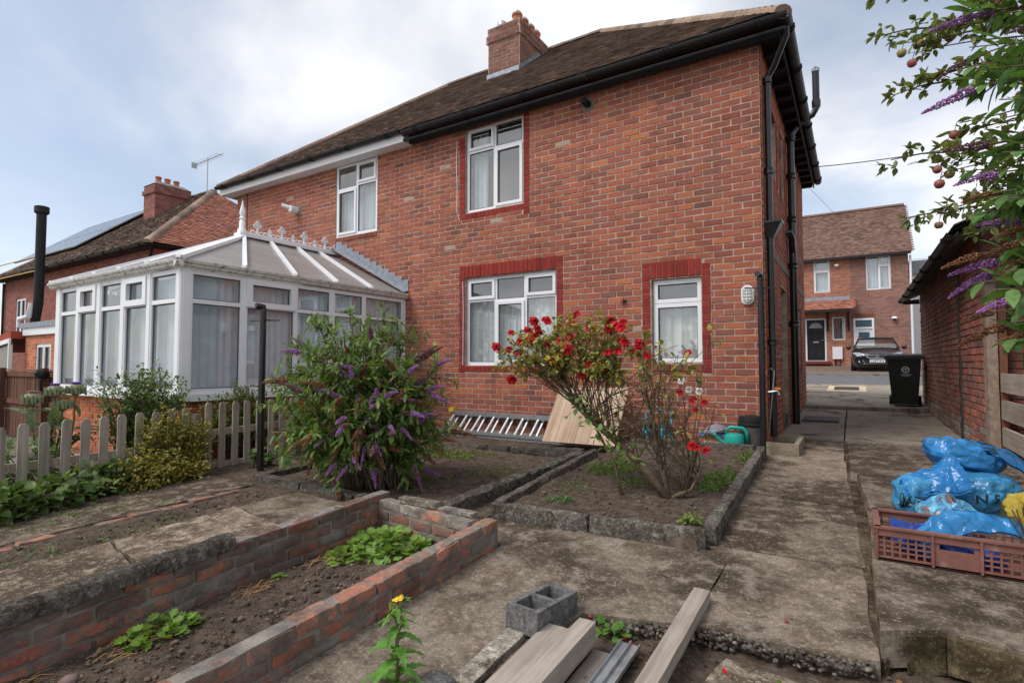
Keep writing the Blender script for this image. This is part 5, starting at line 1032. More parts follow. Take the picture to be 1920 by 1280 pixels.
m = MB(); m.tube([(HX1 + .02, 7.45 + .1, .2), (HX1 + .1, 7.5, .98), (HX1 + .06, 7.48, 1.02)], .009, 5); m.tube([(HX1 + .03, 7.46, .72), (HX1 + .14, 7.44, .74), (HX1 + .16, 7.44, .69)], .014, 8); tp = m.build('outside_tap', MT['galv'], label='outside tap with orange handle on the house corner', cat='tap'); m = MB(Matrix.Translation((HX1 + .14, 7.43, .77))); m.box(-.035, .035, -.01, .01, -.012, .012); m.build('handle', plain('orange_plastic', (.6, .2, .02), .5), tp)
GU = thing('gully_surround', 'low concrete trough catching the black downpipe at the house corner', 'gully', (-.75, 7.5, 0)); z0, z1 = .0, .145
for (a, b, c, d) in ((-.93, -.56, 7.1, 7.16), (-.62, -.56, 7.162, 7.95), (-.93, -.622, 7.89, 7.95)): m = MB(); m.rbox(a, b, c, d, z0, z1, .05, .004, rnd=.006); m.build('edge', MT['conc_far'], GU, smooth=40, color=(1, .95, .82))
m = MB(); m.box(-.93, -.623, 7.163, 7.889, .0, .05); m.build('base', MT['conc_dark'], GU)
DG = thing('drain_cover', 'ribbed iron drain cover in the passage paving', 'drain cover', (-.5, 11.2, .07)); m = MB(); zc = gy(11.2) + .035; m.box(-.80, -.24, 10.75, 11.65, zc - .03, zc); m.build('frame', MT['dark_steel'], DG)
for i in range(14): m = MB(); m.box(-.77 + i * .037, -.752 + i * .037, 10.8, 11.6, zc, zc + .006); m.build('rib', MT['dark_steel'], DG, color=(2.5, 2.2, 2))
MH = thing('manhole_cover', 'grey manhole cover inside a painted cream rectangle on the drive', 'manhole cover', (-.2, 18, .35)); m = MB(); q = [(-.62, 17.2), (.28, 17.75), (.2, 19.2), (-.7, 18.6)]
m.prism([(-.66, 17.1), (.26, 17.1), (.26, 18.9), (-.66, 18.9)], lambda x, y: gy(y) + .06, lambda x, y: gy(y) + .082); m.build('painted_border', plain('cream_paint', (.62, .5, .33), .8), MH); m = MB(); m.prism([(-.5, 17.45), (.1, 17.45), (.1, 18.6), (-.5, 18.6)], lambda x, y: gy(y) + .07, lambda x, y: gy(y) + .088); m.build('cover', MT['dark_steel'], MH, color=(2.2, 2.4, 2.6))

# ================================================================ wheelie bin
WBN = thing('wheelie_bin', 'dark green wheelie bin with white round emblem against the shed wall', 'bin', (.88, 13.75, .16)); bz = gy(13.75) + .087; MT['bin'] = plain('dark_green_plastic', (.008, .012, .010), .4, .15, 6, 60, .04, .45)
Mbn = Matrix.Translation((.87, 13.78, bz)) @ Matrix.Rotation(R(-4), 4, 'Z')
m = MB(Mbn); b0, b1 = (.21, .24), (.28, .33); vs = [(sx_ * w, sy_ * d, z) for (w, d), z in ((b0, .04), (b1, .95)) for sx_, sy_ in ((-1, -1), (1, -1), (1, 1), (-1, 1))]; m.add(vs, [(3, 2, 1, 0), (4, 5, 6, 7), (0, 1, 5, 4), (1, 2, 6, 5), (2, 3, 7, 6), (3, 0, 4, 7)]); m.build('body', MT['bin'], WBN)
m = MB(Mbn); m.box(-.31, .31, -.36, .36, .95, .985); m.build('rim', MT['bin'], WBN); m = MB(Mbn); m.add([(-.32, -.37, .987), (.32, -.37, .987), (.32, .33, .987), (-.32, .33, .987), (-.29, -.33, 1.045), (.29, -.33, 1.045), (.27, .3, 1.075), (-.27, .3, 1.075)], [(0, 1, 5, 4), (1, 2, 6, 5), (2, 3, 7, 6), (3, 0, 4, 7), (4, 5, 6, 7)]); m.box(-.33, .33, -.385, -.36, .965, 1.02); m.build('lid', MT['bin'], WBN, color=(1.3, 1.3, 1.3)); m = MB(Mbn); m.tube([(-.27, .38, 1.0), (.27, .38, 1.0)], .018, 8); m.build('handle', MT['bin'], WBN)
for s_ in (-1, 1): m = MB(Mbn @ Matrix.Translation((s_ * .245, .26, .1)) @ Matrix.Rotation(R(90), 4, 'Y')); m.lathe([(.03, -.03), (.1, -.028), (.105, 0), (.1, .028), (.03, .03)], n=18); m.build('wheel', MT['blackmat'], WBN)
MT['emblem'] = plain('white_print', (.55, .57, .57), .6, .05, 5, 10, 0); FBM = Mbn @ Matrix.Translation((0.02, -.327, .74)) @ Matrix.Rotation(R(90) + math.atan(.09 / .91) * -1, 4, 'X')
ring = MB(FBM); n = 28
for (ra, rb) in ((.052, .066),): ring.add([(r_ * math.cos(k * math.tau / n), r_ * math.sin(k * math.tau / n), .003) for r_ in (ra, rb) for k in range(n)], [(k, (k + 1) % n, n + (k + 1) % n, n + k)[::-1] for k in range(n)])
for s_ in (-1, 1): ring.tube([(s_ * .028 + .018 * math.cos(t), .004 + .024 * math.sin(t), .003) for t in np.linspace(0, math.tau * .8, 12)], .005, 4)
ring.tube([(0, -.04, .003), (0, .045, .003)], .004, 4); ring.build('emblem', MT['emblem'], WBN)
link('emblem_lettering', text_mesh('Tynedale', .05, MT['emblem']), WBN, None, FBM @ Matrix.Translation((0, -.098, .003))); link('emblem_lettering', text_mesh('COUNCIL', .026, MT['emblem']), WBN, None, FBM @ Matrix.Translation((0, -.13, .003)))

# ================================================================ loose timber, block and channel in the foreground
def timber(p, q, w, h, label, mat='wood_grey', tone=1., lift=0.):
    p, q = Vector(p), Vector(q); d = q - p; L = d.length; M = frame(p, d.normalized().cross(Vector((0, 0, 1))).normalized(), d.normalized())
    m = MB(); m.rbox(-w / 2, w / 2, 0, L, 0, h, .07, .0022, 9., rnd=.003, seed=p.x * 9)
    o = link('timber', m.mesh('timber', MT[mat], smooth=50), None, (tone, tone * .985, tone * .96), M); return tag(o, label, 'timber', 'loose timber in the foreground')
def gz(y, d): return gy(y) + d
def tb(x0, y0, x1, y1, z0, z1, w, h, *a, **k): return timber((x0, y0, z0), (x1, y1, z1), w, h, *a, **k)
tb(-.715, 3.04, -.72, .9, gz(3.04, -.0) + .004, gz(.9, -.05) + .05, .085, .068, 'long square grey post lying right of the metal channel', tone=1.05)
tb(-1.22, 2.36, -1.20, .7, gz(2.36, .005), gz(.7, .01), .14, .05, 'wide grey plank lying next to the hollow block', tone=1.1)
tb(-1.10, 2.42, -1.085, .7, gz(2.42, -.02) + .005, gz(.7, -.0), .088, .105, 'thick grey beam lying on top of the plank pile', tone=1.15)
tb(-.985, 2.42, -.99, .7, gz(2.42, -.07), gz(.7, -.07), .17, .03, 'flat dark board lying under the metal channel', tone=.8)
CHN = MB(); q0, q1 = Vector((-.925, 2.52, gz(2.5, -.035))), Vector((-.915, .9, gz(.9, -.03))); d_ = (q1 - q0); Mc = frame(q0, d_.normalized().cross(Vector((0, 0, 1))).normalized(), d_.normalized()); Lc = d_.length; prof = [(-.048, .0), (-.048, .02), (-.044, .02), (-.042, .004), (-.004, .004), (-.003, .022), (.003, .022), (.004, .004), (.042, .004), (.044, .02), (.048, .02), (.048, 0)]
n = len(prof); CHN.M = Mc; CHN.add([(a, yv, b) for yv in (0, Lc) for a, b in prof], [(k, (k + 1) % n, n + (k + 1) % n, n + k)[::-1] for k in range(n)] + [tuple(range(n))]); CHN.build('metal_channel', MT['galv'], label='grey metal channel section lying beside the timber pile', cat='channel')
# hollow concrete block
CB = MB(); Mk = Matrix.Translation((-1.36, 2.44, gz(2.44, .003))) @ Matrix.Rotation(R(-5), 4, 'Z') @ Matrix.Rotation(R(-2.9), 4, 'X'); bw, bl, bh = .092, .185, .118
MT['block'] = mat_concrete('grey_block', (.20, .195, .19), (.12, .115, .11), (.33, .32, .31), .0, 5, .55)
for (a, b, c, d) in ((-bw, -bw + .028, -bl, bl), (bw - .028, bw, -bl, bl), (-bw + .028, bw - .028, -bl, -bl + .03), (-bw + .028, bw - .028, -.015, .015), (-bw + .028, bw - .028, bl - .03, bl)): CB.rbox(a, b, c, d, 0, bh, .03, .0022, 30., M=Mk)
CB.box(-bw + .027, bw - .027, -bl + .02, bl - .02, 0, .04, Mk); CB.build('concrete_block', MT['block'], label='grey hollow concrete block with two cells standing on the yard slab', cat='block')
ST = MB(); ST.rbox(-.05, .05, -.24, .24, 0, .03, .03, .006, 12., M=Matrix.Translation((-1.40, 2.05, gz(2.05, .0))) @ Matrix.Rotation(R(1), 4, 'Z') @ Matrix.Rotation(R(2.9), 4, 'X')); ST.build('stone_strip', MT['rubble'], label='pale cement strip lying between the block and the yellow-flowered weed', cat='stone', smooth=50, color=(1.5, 1.45, 1.3))
m = MB(); m.rbox(-.08, .06, -.07, .07, 0, .07, .03, .012, 9., M=Matrix.Translation((-1.44, 1.72, gz(1.72, 0))), rnd=.015); m.build('stone', MT['block'], label='dark rough stone at the bottom edge beside the weed', cat='stone', smooth=60, color=(.8, .8, .8))
# crumbling concrete edge of the yard slab
m = MB(); ico = [Vector(v) for v in ((0, 0, 1), (.89, 0, .45), (.28, .85, .45), (-.72, .53, .45), (-.72, -.53, .45), (.28, -.85, .45), (.72, .53, -.45), (-.28, .85, -.45), (-.89, 0, -.45), (-.28, -.85, -.45), (.72, -.53, -.45), (0, 0, -1))]
icof = [(0, 1, 2), (0, 2, 3), (0, 3, 4), (0, 4, 5), (0, 5, 1), (1, 6, 2), (2, 7, 3), (3, 8, 4), (4, 9, 5), (5, 10, 1), (2, 6, 7), (3, 7, 8), (4, 8, 9), (5, 9, 10), (1, 10, 6), (6, 11, 7), (7, 11, 8), (8, 11, 9), (9, 11, 10), (10, 11, 6)]
def pebble(m, p, r, sq=.7): 
    Q = Matrix.Rotation(random.uniform(0, 6), 3, 'Z') @ Matrix.Rotation(jig(.6), 3, 'X'); m.add([Vector(p) + Q @ Vector((v.x * r * random.uniform(.7, 1.25), v.y * r * random.uniform(.7, 1.25), v.z * r * sq)) for v in ico], icof)
ekp = [(-1.2, 2.6), (-.72, 2.74), (-.46, 2.78), (-.2, 2.78), (.05, 2.84)]
for i in range(430):
    s_ = random.random() * 4; k = int(s_); f = s_ - k; x = ekp[k][0] * (1 - f) + ekp[k + 1][0] * f; y = ekp[k][1] * (1 - f) + ekp[k + 1][1] * f + jig(.035) - .005; kk = random.uniform(.35, 1.0); m.col = (kk, kk * .93, kk * .85)
    pebble(m, (x, y, gy(y) - .03 + jig(.026) - max(0, 2.72 - y) * .2), random.uniform(.007, .018))
m.build('crumbled_edge', MT['rubble'], YARD, smooth=True, kind='stuff')
m = MB()
for i in range(900):
    zone = random.random()
    if zone < .5: x, y = random.uniform(-3.15, -2.25), random.uniform(.3, 3.0); z = H(x, y) + .006
    elif zone < .75: x, y = random.uniform(-4.9, -4.45) if random.random() < .6 else random.uniform(-3.6, -3.35), random.uniform(.3, 3.1); z = zt(y) + .006
    else: x, y = random.uniform(-1.3, -.55), random.uniform(.9, 2.7); z = H(x, y) + .006
    kk = random.uniform(.25, .6) if random.random() < .85 else 1.2; m.col = (kk, kk * .88, kk * .76); pebble(m, (x, y, z), random.uniform(.004, .015) * random.uniform(.5, 1.2))
CL = MB()
for i in range(4200):
    zone = random.random()
    if zone < .45: x, y = random.uniform(-3.12, -2.24), random.uniform(.3, 3.03)
    elif zone < .7: x, y = random.uniform(-2.45, -.98), random.uniform(3.76, 6.0)
    elif zone < .88: x, y = random.uniform(-5.2, -2.9), random.uniform(3.5, 5.9)
    else: x, y = random.uniform(-4.95, -4.42), random.uniform(.3, 3.2)
    kk = random.uniform(.6, 1.5); CL.col = (kk, kk * .97, kk * .94); pebble(CL, (x, y, H(x, y) + .012), random.uniform(.0025, .0065) + (random.random() ** 7) * .014, .7)
tag(CL.build('soil_clods', plain('soil_clod', (.115, .085, .064), .97, .3, 30, tint=True)), 'crumbly clods of earth over the beds', 'soil', kind='stuff')
tag(m.build('pebbles', MT['rubble'], smooth=True), 'small stones scattered over the soil', 'pebbles', kind='stuff')
for (x, y, r_, c_, lb) in ((-2.62, .98, .045, (.42, .3, .2), 'round tan stone in the brick bed at the bottom edge'), (-2.95, 1.02, .04, (.2, .14, .12), 'dark broken stone in the brick bed beside the inner wall')):
    m = MB(); [pebble(m, (x, y, H(x, y) + .012), r_, .6)]; m.build('stone', plain('stone_%d' % int(r_ * 1000), c_, .9), label=lb, cat='stone', smooth=True)
# broken pale tile pieces at the bottom right
for k, (x, y, a_) in enumerate(((.13, 2.55, .3), (.27, 2.62, -.5))):
    m = MB(); m.rbox(-.05, .05, -.11, .11, 0, .018, .04, .004, 9., M=Matrix.Translation((x, y, gz(y, -.06))) @ Matrix.Rotation(a_ + .8, 4, 'Z') @ Matrix.Rotation(R(8), 4, 'X')); m.build('tile_piece', MT['rubble'], label=('larger pale broken tile in the leaf litter, bottom right', 'smaller pale broken tile in the leaf litter, bottom right')[k], cat='tile', smooth=50, color=(1.25, 1.3, 1.05))
# ================================================================ plants
def leaf_t(w=.3, fold=.06, curl=.12, tooth=0.):
    """leaf along +y, length 1: triangles"""
    ys = [.0, .22, .5, .78, 1.]; ws = [.02, .78, 1., .6, .0]; v = [(0, 0, 0)]; rows = []
    for y_, k in zip(ys[1:-1], ws[1:-1]):
        z = -curl * y_ ** 2; rows.append(len(v)); v += [(-w / 2 * k, y_, z + fold), (0, y_, z), (w / 2 * k, y_, z + fold)]
    tip = len(v); v.append((0, 1, -curl)); f = [(0, rows[0] + 1, rows[0]), (0, rows[0] + 2, rows[0] + 1)]
    for a, b in zip(rows, rows[1:]): f += [(a, a + 1, b + 1), (a, b + 1, b), (a + 1, a + 2, b + 2), (a + 1, b + 2, b + 1)]
    f += [(rows[-1], rows[-1] + 1, tip), (rows[-1] + 1, rows[-1] + 2, tip)]
    return np.array(v, float), np.array(f)
def lobed_t(n=7, depth=.35, cup=.12):
    v = [(0, .08, -.02)]; k = n * 2
    for i in range(k + 1):
        a = math.radians(-150 + 300 * i / k); r_ = .5 * (1 if i % 2 else 1 - depth); v.append((math.sin(a) * r_, .42 + math.cos(a) * r_, cup * r_ * r_ * 2))
    v.append((0, .42, 0)); c = len(v) - 1; f = [(c, i + 1, i + 2)[::-1] for i in range(k)] + [(c, 0, 1)[::-1], (c, k + 1, 0)[::-1]]
    return np.array(v, float), np.array(f)
def orient(d, hint):
    d = np.asarray(d, float); d /= np.linalg.norm(d) + 1e-9; h = np.asarray(hint, float); h = h - d * (h @ d); n = np.linalg.norm(h)
    if n < 1e-5: h = np.array([1., 0, 0]) - d * d[0]; n = np.linalg.norm(h)
    h /= n; return np.stack([np.cross(d, h), d, h], 1)
CAMN = np.array(CAM)
class Plant:
    def __init__(s, name, label, cat, base, group=None): s.o = thing(name, label, cat, base, group); s.P = []; s.R = []; s.C = []; s.W = MB()
    def leaf(s, p, d, L, hint=(0, 0, 1), col=(1, 1, 1)): s.P.append(tuple(p)); s.R.append(orient(d, hint) * L); s.C.append(col)
    def stem(s, pts, r0, r1, n=5):
        m = len(pts); s.W.tube(pts, [r0 + (r1 - r0) * i / (m - 1) for i in range(m)], n, True)
    def finish(s, tmpl, mat, wood, singles=200, wname='stems', lname='leaf', stuff='foliage', shade=True):
        if s.W.v: s.W.build(wname, wood, s.o, smooth=True)
        if not s.P: return s.o
        P = np.array(s.P); Rm = np.array(s.R); Cc = np.array(s.C); tv, tf = tmpl; d = np.linalg.norm(P - CAMN, axis=1) ; sz = np.linalg.norm(Rm[:, :, 1], axis=1) / d
        order = np.argsort(-sz + RNG.random(len(P)) * .15 * sz.max()); one = order[:singles]; rest = order[singles:]
        me = np_mesh(lname, tv, tf, mat, None, True)
        for i in one:
            M = Matrix([[*map(float, Rm[i, r_]), float(P[i, r_])] for r_ in range(3)] + [[0, 0, 0, 1]]); link(lname, me, s.o, Cc[i], M)
        if len(rest):
            V = np.einsum('nij,kj->nki', Rm[rest], tv) + P[rest][:, None, :]; F = tf[None] + (np.arange(len(rest)) * len(tv))[:, None, None]
            link(stuff, np_mesh(stuff, V.reshape(-1, 3), F.reshape(-1, 3), mat, np.repeat(Cc[rest], len(tf), 0), True), s.o)['kind'] = 'stuff'
        return s.o
def rcol(base, v=.25, yel=.0):
    k = random.uniform(1 - v, 1 + v); y = random.random() * yel; return (base[0] * k * (1 + y * 1.2), base[1] * k * (1 + y * .2), base[2] * k * (1 - y * .5))
def rdir(up=0.): v = Vector((random.gauss(0, 1), random.gauss(0, 1), random.gauss(0, 1) + up)); return v.normalized()
def along(pts, t):
    k = t * (len(pts) - 1); i = min(int(k), len(pts) - 2); p = pts[i].lerp(pts[i + 1], k - i); return p, (pts[i + 1] - pts[i]).normalized()
MT['lf_bud'] = mat_leaf('buddleia_leaf', (.12, .225, .07)); MT['lf_rose'] = mat_leaf('rose_leaf', (.19, .25, .085)); MT['lf_dark'] = mat_leaf('dark_leaf', (.085, .15, .05)); MT['lf_bright'] = mat_leaf('bright_leaf', (.14, .27, .04)); MT['lf_yel'] = mat_leaf('yellowish_leaf', (.20, .225, .06)); MT['lf_apple'] = mat_leaf('apple_leaf', (.16, .215, .085)); MT['lf_grey'] = mat_leaf('greyish_leaf', (.16, .21, .12))
MT['stem_green'] = plain('green_stem', (.12, .14, .05), .7); MT['stem_brown'] = plain('brown_twig', (.12, .085, .055), .85, .3, 30); MT['bark'] = plain('bark', (.13, .095, .07), .9, .35, 25, 60, .6, bd=.01)
MT['floret'] = mat_leaf('floret', (1, 1, 1), .7, .25, .1); MT['petal'] = mat_leaf('rose_petal', (.50, .008, .016), .6, .2, .2); MT['apple'] = plain('apple_skin', (1, 1, 1), .4, .15, 14, tint=True)
PURPLE = (.40, .185, .47); BRN = (.24, .115, .062); MAUVE = (.24, .12, .15)
def spike_mesh(seed, N=190, curve=.1):
    random.seed(seed); V = []; F = []; C_ = []; oc = np.array([(1, 0, 0), (-1, 0, 0), (0, 1, 0), (0, -1, 0), (0, 0, 1), (0, 0, -1)], float); of = np.array([(0, 2, 4), (2, 1, 4), (1, 3, 4), (3, 0, 4), (2, 0, 5), (1, 2, 5), (3, 1, 5), (0, 3, 5)])
    for i in range(N):
        t = i / N; rad = .115 * (1 - t) ** .7 * (.35 + .65 * min(1, t * 7)) + .008; a = i * 2.4 + jig(.5); k = rad * random.uniform(.6, 1.1); s_ = random.uniform(.020, .042) * (1.1 - .5 * t)
        c = np.array([math.cos(a) * k, t + jig(.012), math.sin(a) * k - curve * t * t]); n0 = len(V) * 1; V.append(oc * s_ * np.array([random.uniform(.7, 1.3), random.uniform(.7, 1.4), random.uniform(.7, 1.3)]) + c); F.append(of + 6 * i); g_ = random.uniform(.55, 1.35); C_ += [(g_, g_, g_)] * 8
    return np_mesh('flower_spike', np.concatenate(V), np.concatenate(F), MT['floret'], C_)
SPK = [spike_mesh(k, curve=(.05, .15, .28)[k]) for k in range(3)]; random.seed(21)
def spike(parent, p, d, L, col):
    M = Matrix.Translation(p) @ Matrix([[*map(float, r_), 0] for r_ in orient(d, (0, 0, 1)) * L] + [[0, 0, 0, 1]]); k = random.uniform(.75, 1.25); link('flower_spike', random.choice(SPK), parent, tuple(x * k for x in col), M)

# ---- buddleia in the planter
random.seed(5); b0 = Vector((-3.95, 3.78, -.12)); PL = Plant('buddleia_bush', 'large buddleia bush with purple and brown flower spikes in the planter', 'bush', b0)
cen = Vector((-4.28, 3.85, .6)); ax = Vector((1.0, .86, 1.2)); NST = 80; tips = []
for i in range(NST):
    th = i * 2.39996; h = -.62 + 1.6 * ((i + .5) / NST); h = min(.99, h); rr = math.sqrt(max(0, 1 - h * h)); e = cen + Vector((math.cos(th) * rr * ax.x, math.sin(th) * rr * ax.y, h * ax.z)) * random.uniform(.72, 1.02)
    e.z = max(e.z, -.08)
    s0 = b0 + Vector((jig(.2), jig(.15), 0)); mid = s0.lerp(e, .45) + Vector((0, 0, .35 + jig(.1))); pts = wob(bez(s0, mid, e, 9), .05, 3, i); PL.stem(pts, .013, .004)
    shoots = [(pts, .32, 15)]
    for k in range(6):
        p, t = along(pts, random.uniform(.35, .95)); q = p + (t * .35 + rdir(.25) * .9).normalized() * random.uniform(.14, .34); sp_ = wob(bez(p, p.lerp(q, .5) + Vector((0, 0, .05)), q, 4), .02, 4, k); PL.stem(sp_, .005, .002, 4); shoots.append((sp_, .1, 10))
    for sp_, t0, n in shoots:
        for j in range(n):
            p, t = along(sp_, t0 + (1 - t0) * j / n); sd = t.cross(Vector((0, 0, 1))).normalized(); sd.rotate(Matrix.Rotation(j * 1.57, 3, t))
            for sg in (-1, 1):
                dd = (t * .55 + sd * sg * .9 + Vector((0, 0, -.25 + jig(.4))) + rdir() * .3).normalized()
                PL.leaf(p, dd, random.uniform(.05, .125), (jig(.3), jig(.3), 1), rcol((1, 1, 1), .3, .5))
        tips.append((sp_[-1], (sp_[-1] - sp_[-2]).normalized()))
PO = PL.finish(leaf_t(.34, .035, .16), MT['lf_bud'], MT['stem_brown'], 300)
def toward(p): return (CAM - p).normalized()
sc_ = sorted(tips, key=lambda x: -((x[0] - cen).normalized().dot(toward(x[0])) + .9 * (x[0] - cen).length + jig(.35)))
for k, (p, d) in enumerate(sc_[:100]):
    d2 = (d * .8 + (p - cen).normalized() * .7 + Vector((0, 0, .05 + jig(.3)))).normalized(); c = PURPLE if k % 5 in (0, 2) else (BRN if k % 5 in (1, 4) else MAUVE); spike(PO, p, d2, random.uniform(.14, .27) if c is not PURPLE else random.uniform(.12, .22), c)

# ---- rose bush
random.seed(11); rb = Vector((-1.36, 4.62, -.08)); PL = Plant('rose_bush', 'leggy rose bush with bright red blooms in the kerbed bed', 'rose bush', rb)
tr = wob([rb, Vector((-1.52, 4.6, .12)), Vector((-1.75, 4.58, .34)), Vector((-2.02, 4.55, .56)), Vector((-2.2, 4.5, .74))], .03, 5); PL.stem(tr, .042, .02, 8)
tr2 = wob([Vector((-1.72, 4.5, -.08)), Vector((-1.8, 4.52, .2)), Vector((-1.98, 4.54, .5))], .01, 5); PL.stem(tr2, .016, .011, 6)
tr3 = wob([rb + Vector((.02, 0, .0)), rb + Vector((-.05, .02, .25)), rb + Vector((-.12, .0, .5))], .03, 5); PL.stem(tr3, .03, .014, 7); tr4 = wob([rb, rb + Vector((.2, .05, .1)), rb + Vector((.28, .05, .3))], .03, 5); PL.stem(tr4, .022, .01, 6)
roses = [(-2.57, 4.5, 1.5), (-2.43, 4.5, 1.49), (-2.17, 4.5, 1.56), (-2.19, 4.5, 1.46), (-1.75, 4.5, 1.42), (-1.71, 4.45, 1.4), (-2.17, 4.4, 1.31), (-2.23, 4.4, 1.29), (-2.17, 4.38, 1.24), (-2.9, 4.5, 1.24), (-2.81, 4.5, 1.21), (-3.05, 4.55, 1.27), (-2.83, 4.6, 1.33), (-2.7, 4.6, 1.34), (-2.6, 4.55, 1.33), (-2.62, 4.5, 1.28), (-2.46, 4.6, 1.28), (-2.35, 4.4, 1.1), (-2.03, 4.45, 1.07), (-2.07, 4.4, .96), (-2.78, 4.4, .92), (-1.72, 4.5, 1.29), (-1.67, 4.5, 1.28), (-1.74, 4.5, 1.2), (-1.55, 4.5, 1.22), (-1.51, 4.5, 1.15), (-1.15, 4.5, 1.17), (-1.2, 4.5, .85), (-1.11, 4.5, .79), (-1.02, 4.5, .78), (-1.06, 4.5, .72), (-1.1, 4.4, .44), (-1.05, 4.4, .43), (-.98, 4.4, .42), (-1.89, 4.5, 1.07)]
random.seed(13); roses += [(random.uniform(-2.95, -1.6), 4.5 + jig(.2), random.uniform(1.1, 1.48)) for _ in range(16)]
def rose_mesh(seed):
    random.seed(seed); V = []; F = []; C_ = []; n0 = 0
    for ring, (nr, r_, z, til) in enumerate(((6, .95, -.1, .25), (6, .75, .12, .7), (5, .5, .28, 1.05), (4, .28, .36, 1.3))):
        for k in range(nr):
            a = k * math.tau / nr + ring * .5 + jig(.2); M = Matrix.Rotation(a, 3, 'Z') @ Matrix.Rotation(til + jig(.2), 3, 'Y'); pet = [(.05, -.1, 0), (.35, -.38, .06), (.75, -.4, .03), (1., -.18, -.06), (1.02, .18, -.06), (.75, .4, .03), (.35, .38, .06), (.05, .1, 0), (.55, 0, -.1)]
            g_ = random.uniform(.6, 1.25); V += [list(M @ Vector((x * r_, y * r_, zz * r_)) + Vector((0, 0, z * .6))) for x, y, zz in pet]; F += [(n0 + i, n0 + (i + 1) % 8, n0 + 8) for i in range(8)]; C_ += [(g_, g_, g_)] * 8; n0 += 9
    return np_mesh('flower', V, F, MT['petal'], C_, smooth=True)
RM = [rose_mesh(k) for k in range(4)]; random.seed(12)
def sub(p, q, r0, r1, amp=.05, n=7, sag=.1): 
    pts = wob(bez(p, p.lerp(q, .5) + Vector((0, 0, sag)), q, n), amp, 4, q.x * 5); PL.stem(pts, r0, r1, 4); return pts
canes = []
for i in range(58):
    x = random.uniform(-3.0, -1.5); zt_ = 1.12 + .32 * (1 - abs((x + 2.1) / .95)) + jig(.12); p, t = along(tr if x < -1.75 else tr3, random.uniform(.55, 1)); canes.append(sub(p, Vector((x, 4.55 + jig(.28), zt_)), .007, .0025, .05, 8, .08))
for i in range(64):
    x = random.uniform(-2.0, -.95); z = random.uniform(.45, 1.28); p, t = along(random.choice((tr3, tr4, tr)), random.uniform(.3, .9)); canes.append(sub(p, Vector((x, 4.6 + jig(.32), z)), .006, .002, .07, 8, .08))
for c in canes:
    for k in range(5):
        p, t = along(c, random.uniform(.4, .98)); q = p + (t + rdir() * 1.3).normalized() * random.uniform(.08, .24); PL.stem(wob([p, p.lerp(q, .5), q], .015, 6), .003, .0013, 3)
        lf = 10 if q.x < -1.62 and q.z > .95 else (1 if random.random() < .3 else 0)
        if q.z > .98 and q.x > -1.62: lf = 5
        for j in range(lf):
            pp = p.lerp(q, random.uniform(.3, 1.)); d = (rdir() + Vector((0, -.1, -.2))).normalized(); PL.leaf(pp + rdir() * .02, d, random.uniform(.04, .07), (jig(.5), jig(.5), 1), rcol((1, 1, 1), .3, .9))
for i in range(26):      # leafy shoots low on the leaning trunk
    p, t = along(tr, random.uniform(.35, 1)); q = p + Vector((jig(.16), -.08 + jig(.1), -.02 + jig(.14)))
    for j in range(4): PL.leaf(p.lerp(q, random.uniform(.4, 1)), rdir(), random.uniform(.045, .075), (0, -.4, 1), rcol((.85, 1, .7), .2))
RO = PL.finish(leaf_t(.62, .05, .12), MT['lf_rose'], MT['stem_brown'], 300)
for k, r_ in enumerate(roses):
    for j in range(2 if k in (4, 6, 13, 21, 24) else 1):
        p = Vector(r_) + Vector((jig(.025), jig(.03), jig(.02))) * (1 + j); d = (toward(p) * .7 + Vector((jig(.5), 0, .6))).normalized(); sz = random.uniform(.042, .064) * (.75 if 26 <= k < 34 else 1); q = d.to_track_quat('Z', 'Y').to_matrix().to_4x4(); kk = random.uniform(.75, 1.15); link('flower', random.choice(RM), RO, (kk, kk, kk), Matrix.Translation(p) @ q @ Matrix.Scale(sz, 4))
for (x, z) in ((-1.14, .87), (-1.06, .86), (-1.2, .94)): link('flower', RM[0], RO, (1.3, 78, 36), Matrix.Translation((x, 4.48, z)) @ Matrix.Rotation(R(60), 4, 'X') @ Matrix.Scale(.035, 4))

# ---- shrubs along the fence
def shrub(name, label, base, cen, ax, nst, nl, leafL, tm, mat, yel=.3, singles=120, spr=.8, twig=.22, wood='stem_brown', droop=0., tone=(1, 1, 1), group=None, arch=.15):
    pl = Plant(name, label, 'shrub', base, group); cen, ax, base = Vector(cen), Vector(ax), Vector(base)
    for i in range(nst):
        d = rdir(.25); e = cen + Vector((d.x * ax.x, d.y * ax.y, d.z * ax.z)) * random.uniform(.55, 1.05); s0 = base + Vector((jig(.5) * ax.x, jig(.5) * ax.y, 0)); pts = wob(bez(s0, s0.lerp(e, .55) + Vector((0, 0, arch)), e, 6), .04, 4, i); pl.stem(pts, .006, .002, 4)
        for k in range(nl):
            p, t = along(pts, random.uniform(.25, 1)); p = p + rdir() * random.uniform(.0, twig) * .5; dd = (t * .4 + rdir() * spr + Vector((0, 0, -droop))).normalized(); pl.leaf(p, dd, leafL * random.uniform(.7, 1.3), (jig(.6), jig(.6) - .2, 1), rcol(tone, .3, yel))
    return pl.finish(tm, mat, MT[wood], singles)
random.seed(31)
shrub('privet_shrub', 'dense small-leaved green shrub rising above the picket fence', (-6.75, 2.95, -.1), (-6.75, 2.95, .5), (.36, .5, .52), 96, 60, .046, leaf_t(.5, .05, .08), MT['lf_dark'], .25, 150, arch=.05)
shrub('privet_shrub', 'arching light green shrub sprays against the conservatory glass', (-6.85, 3.0, .3), (-6.85, 2.95, .8), (.34, .6, .32), 60, 26, .042, leaf_t(.5, .05, .08), MT['lf_bud'], .35, 80, arch=.1)
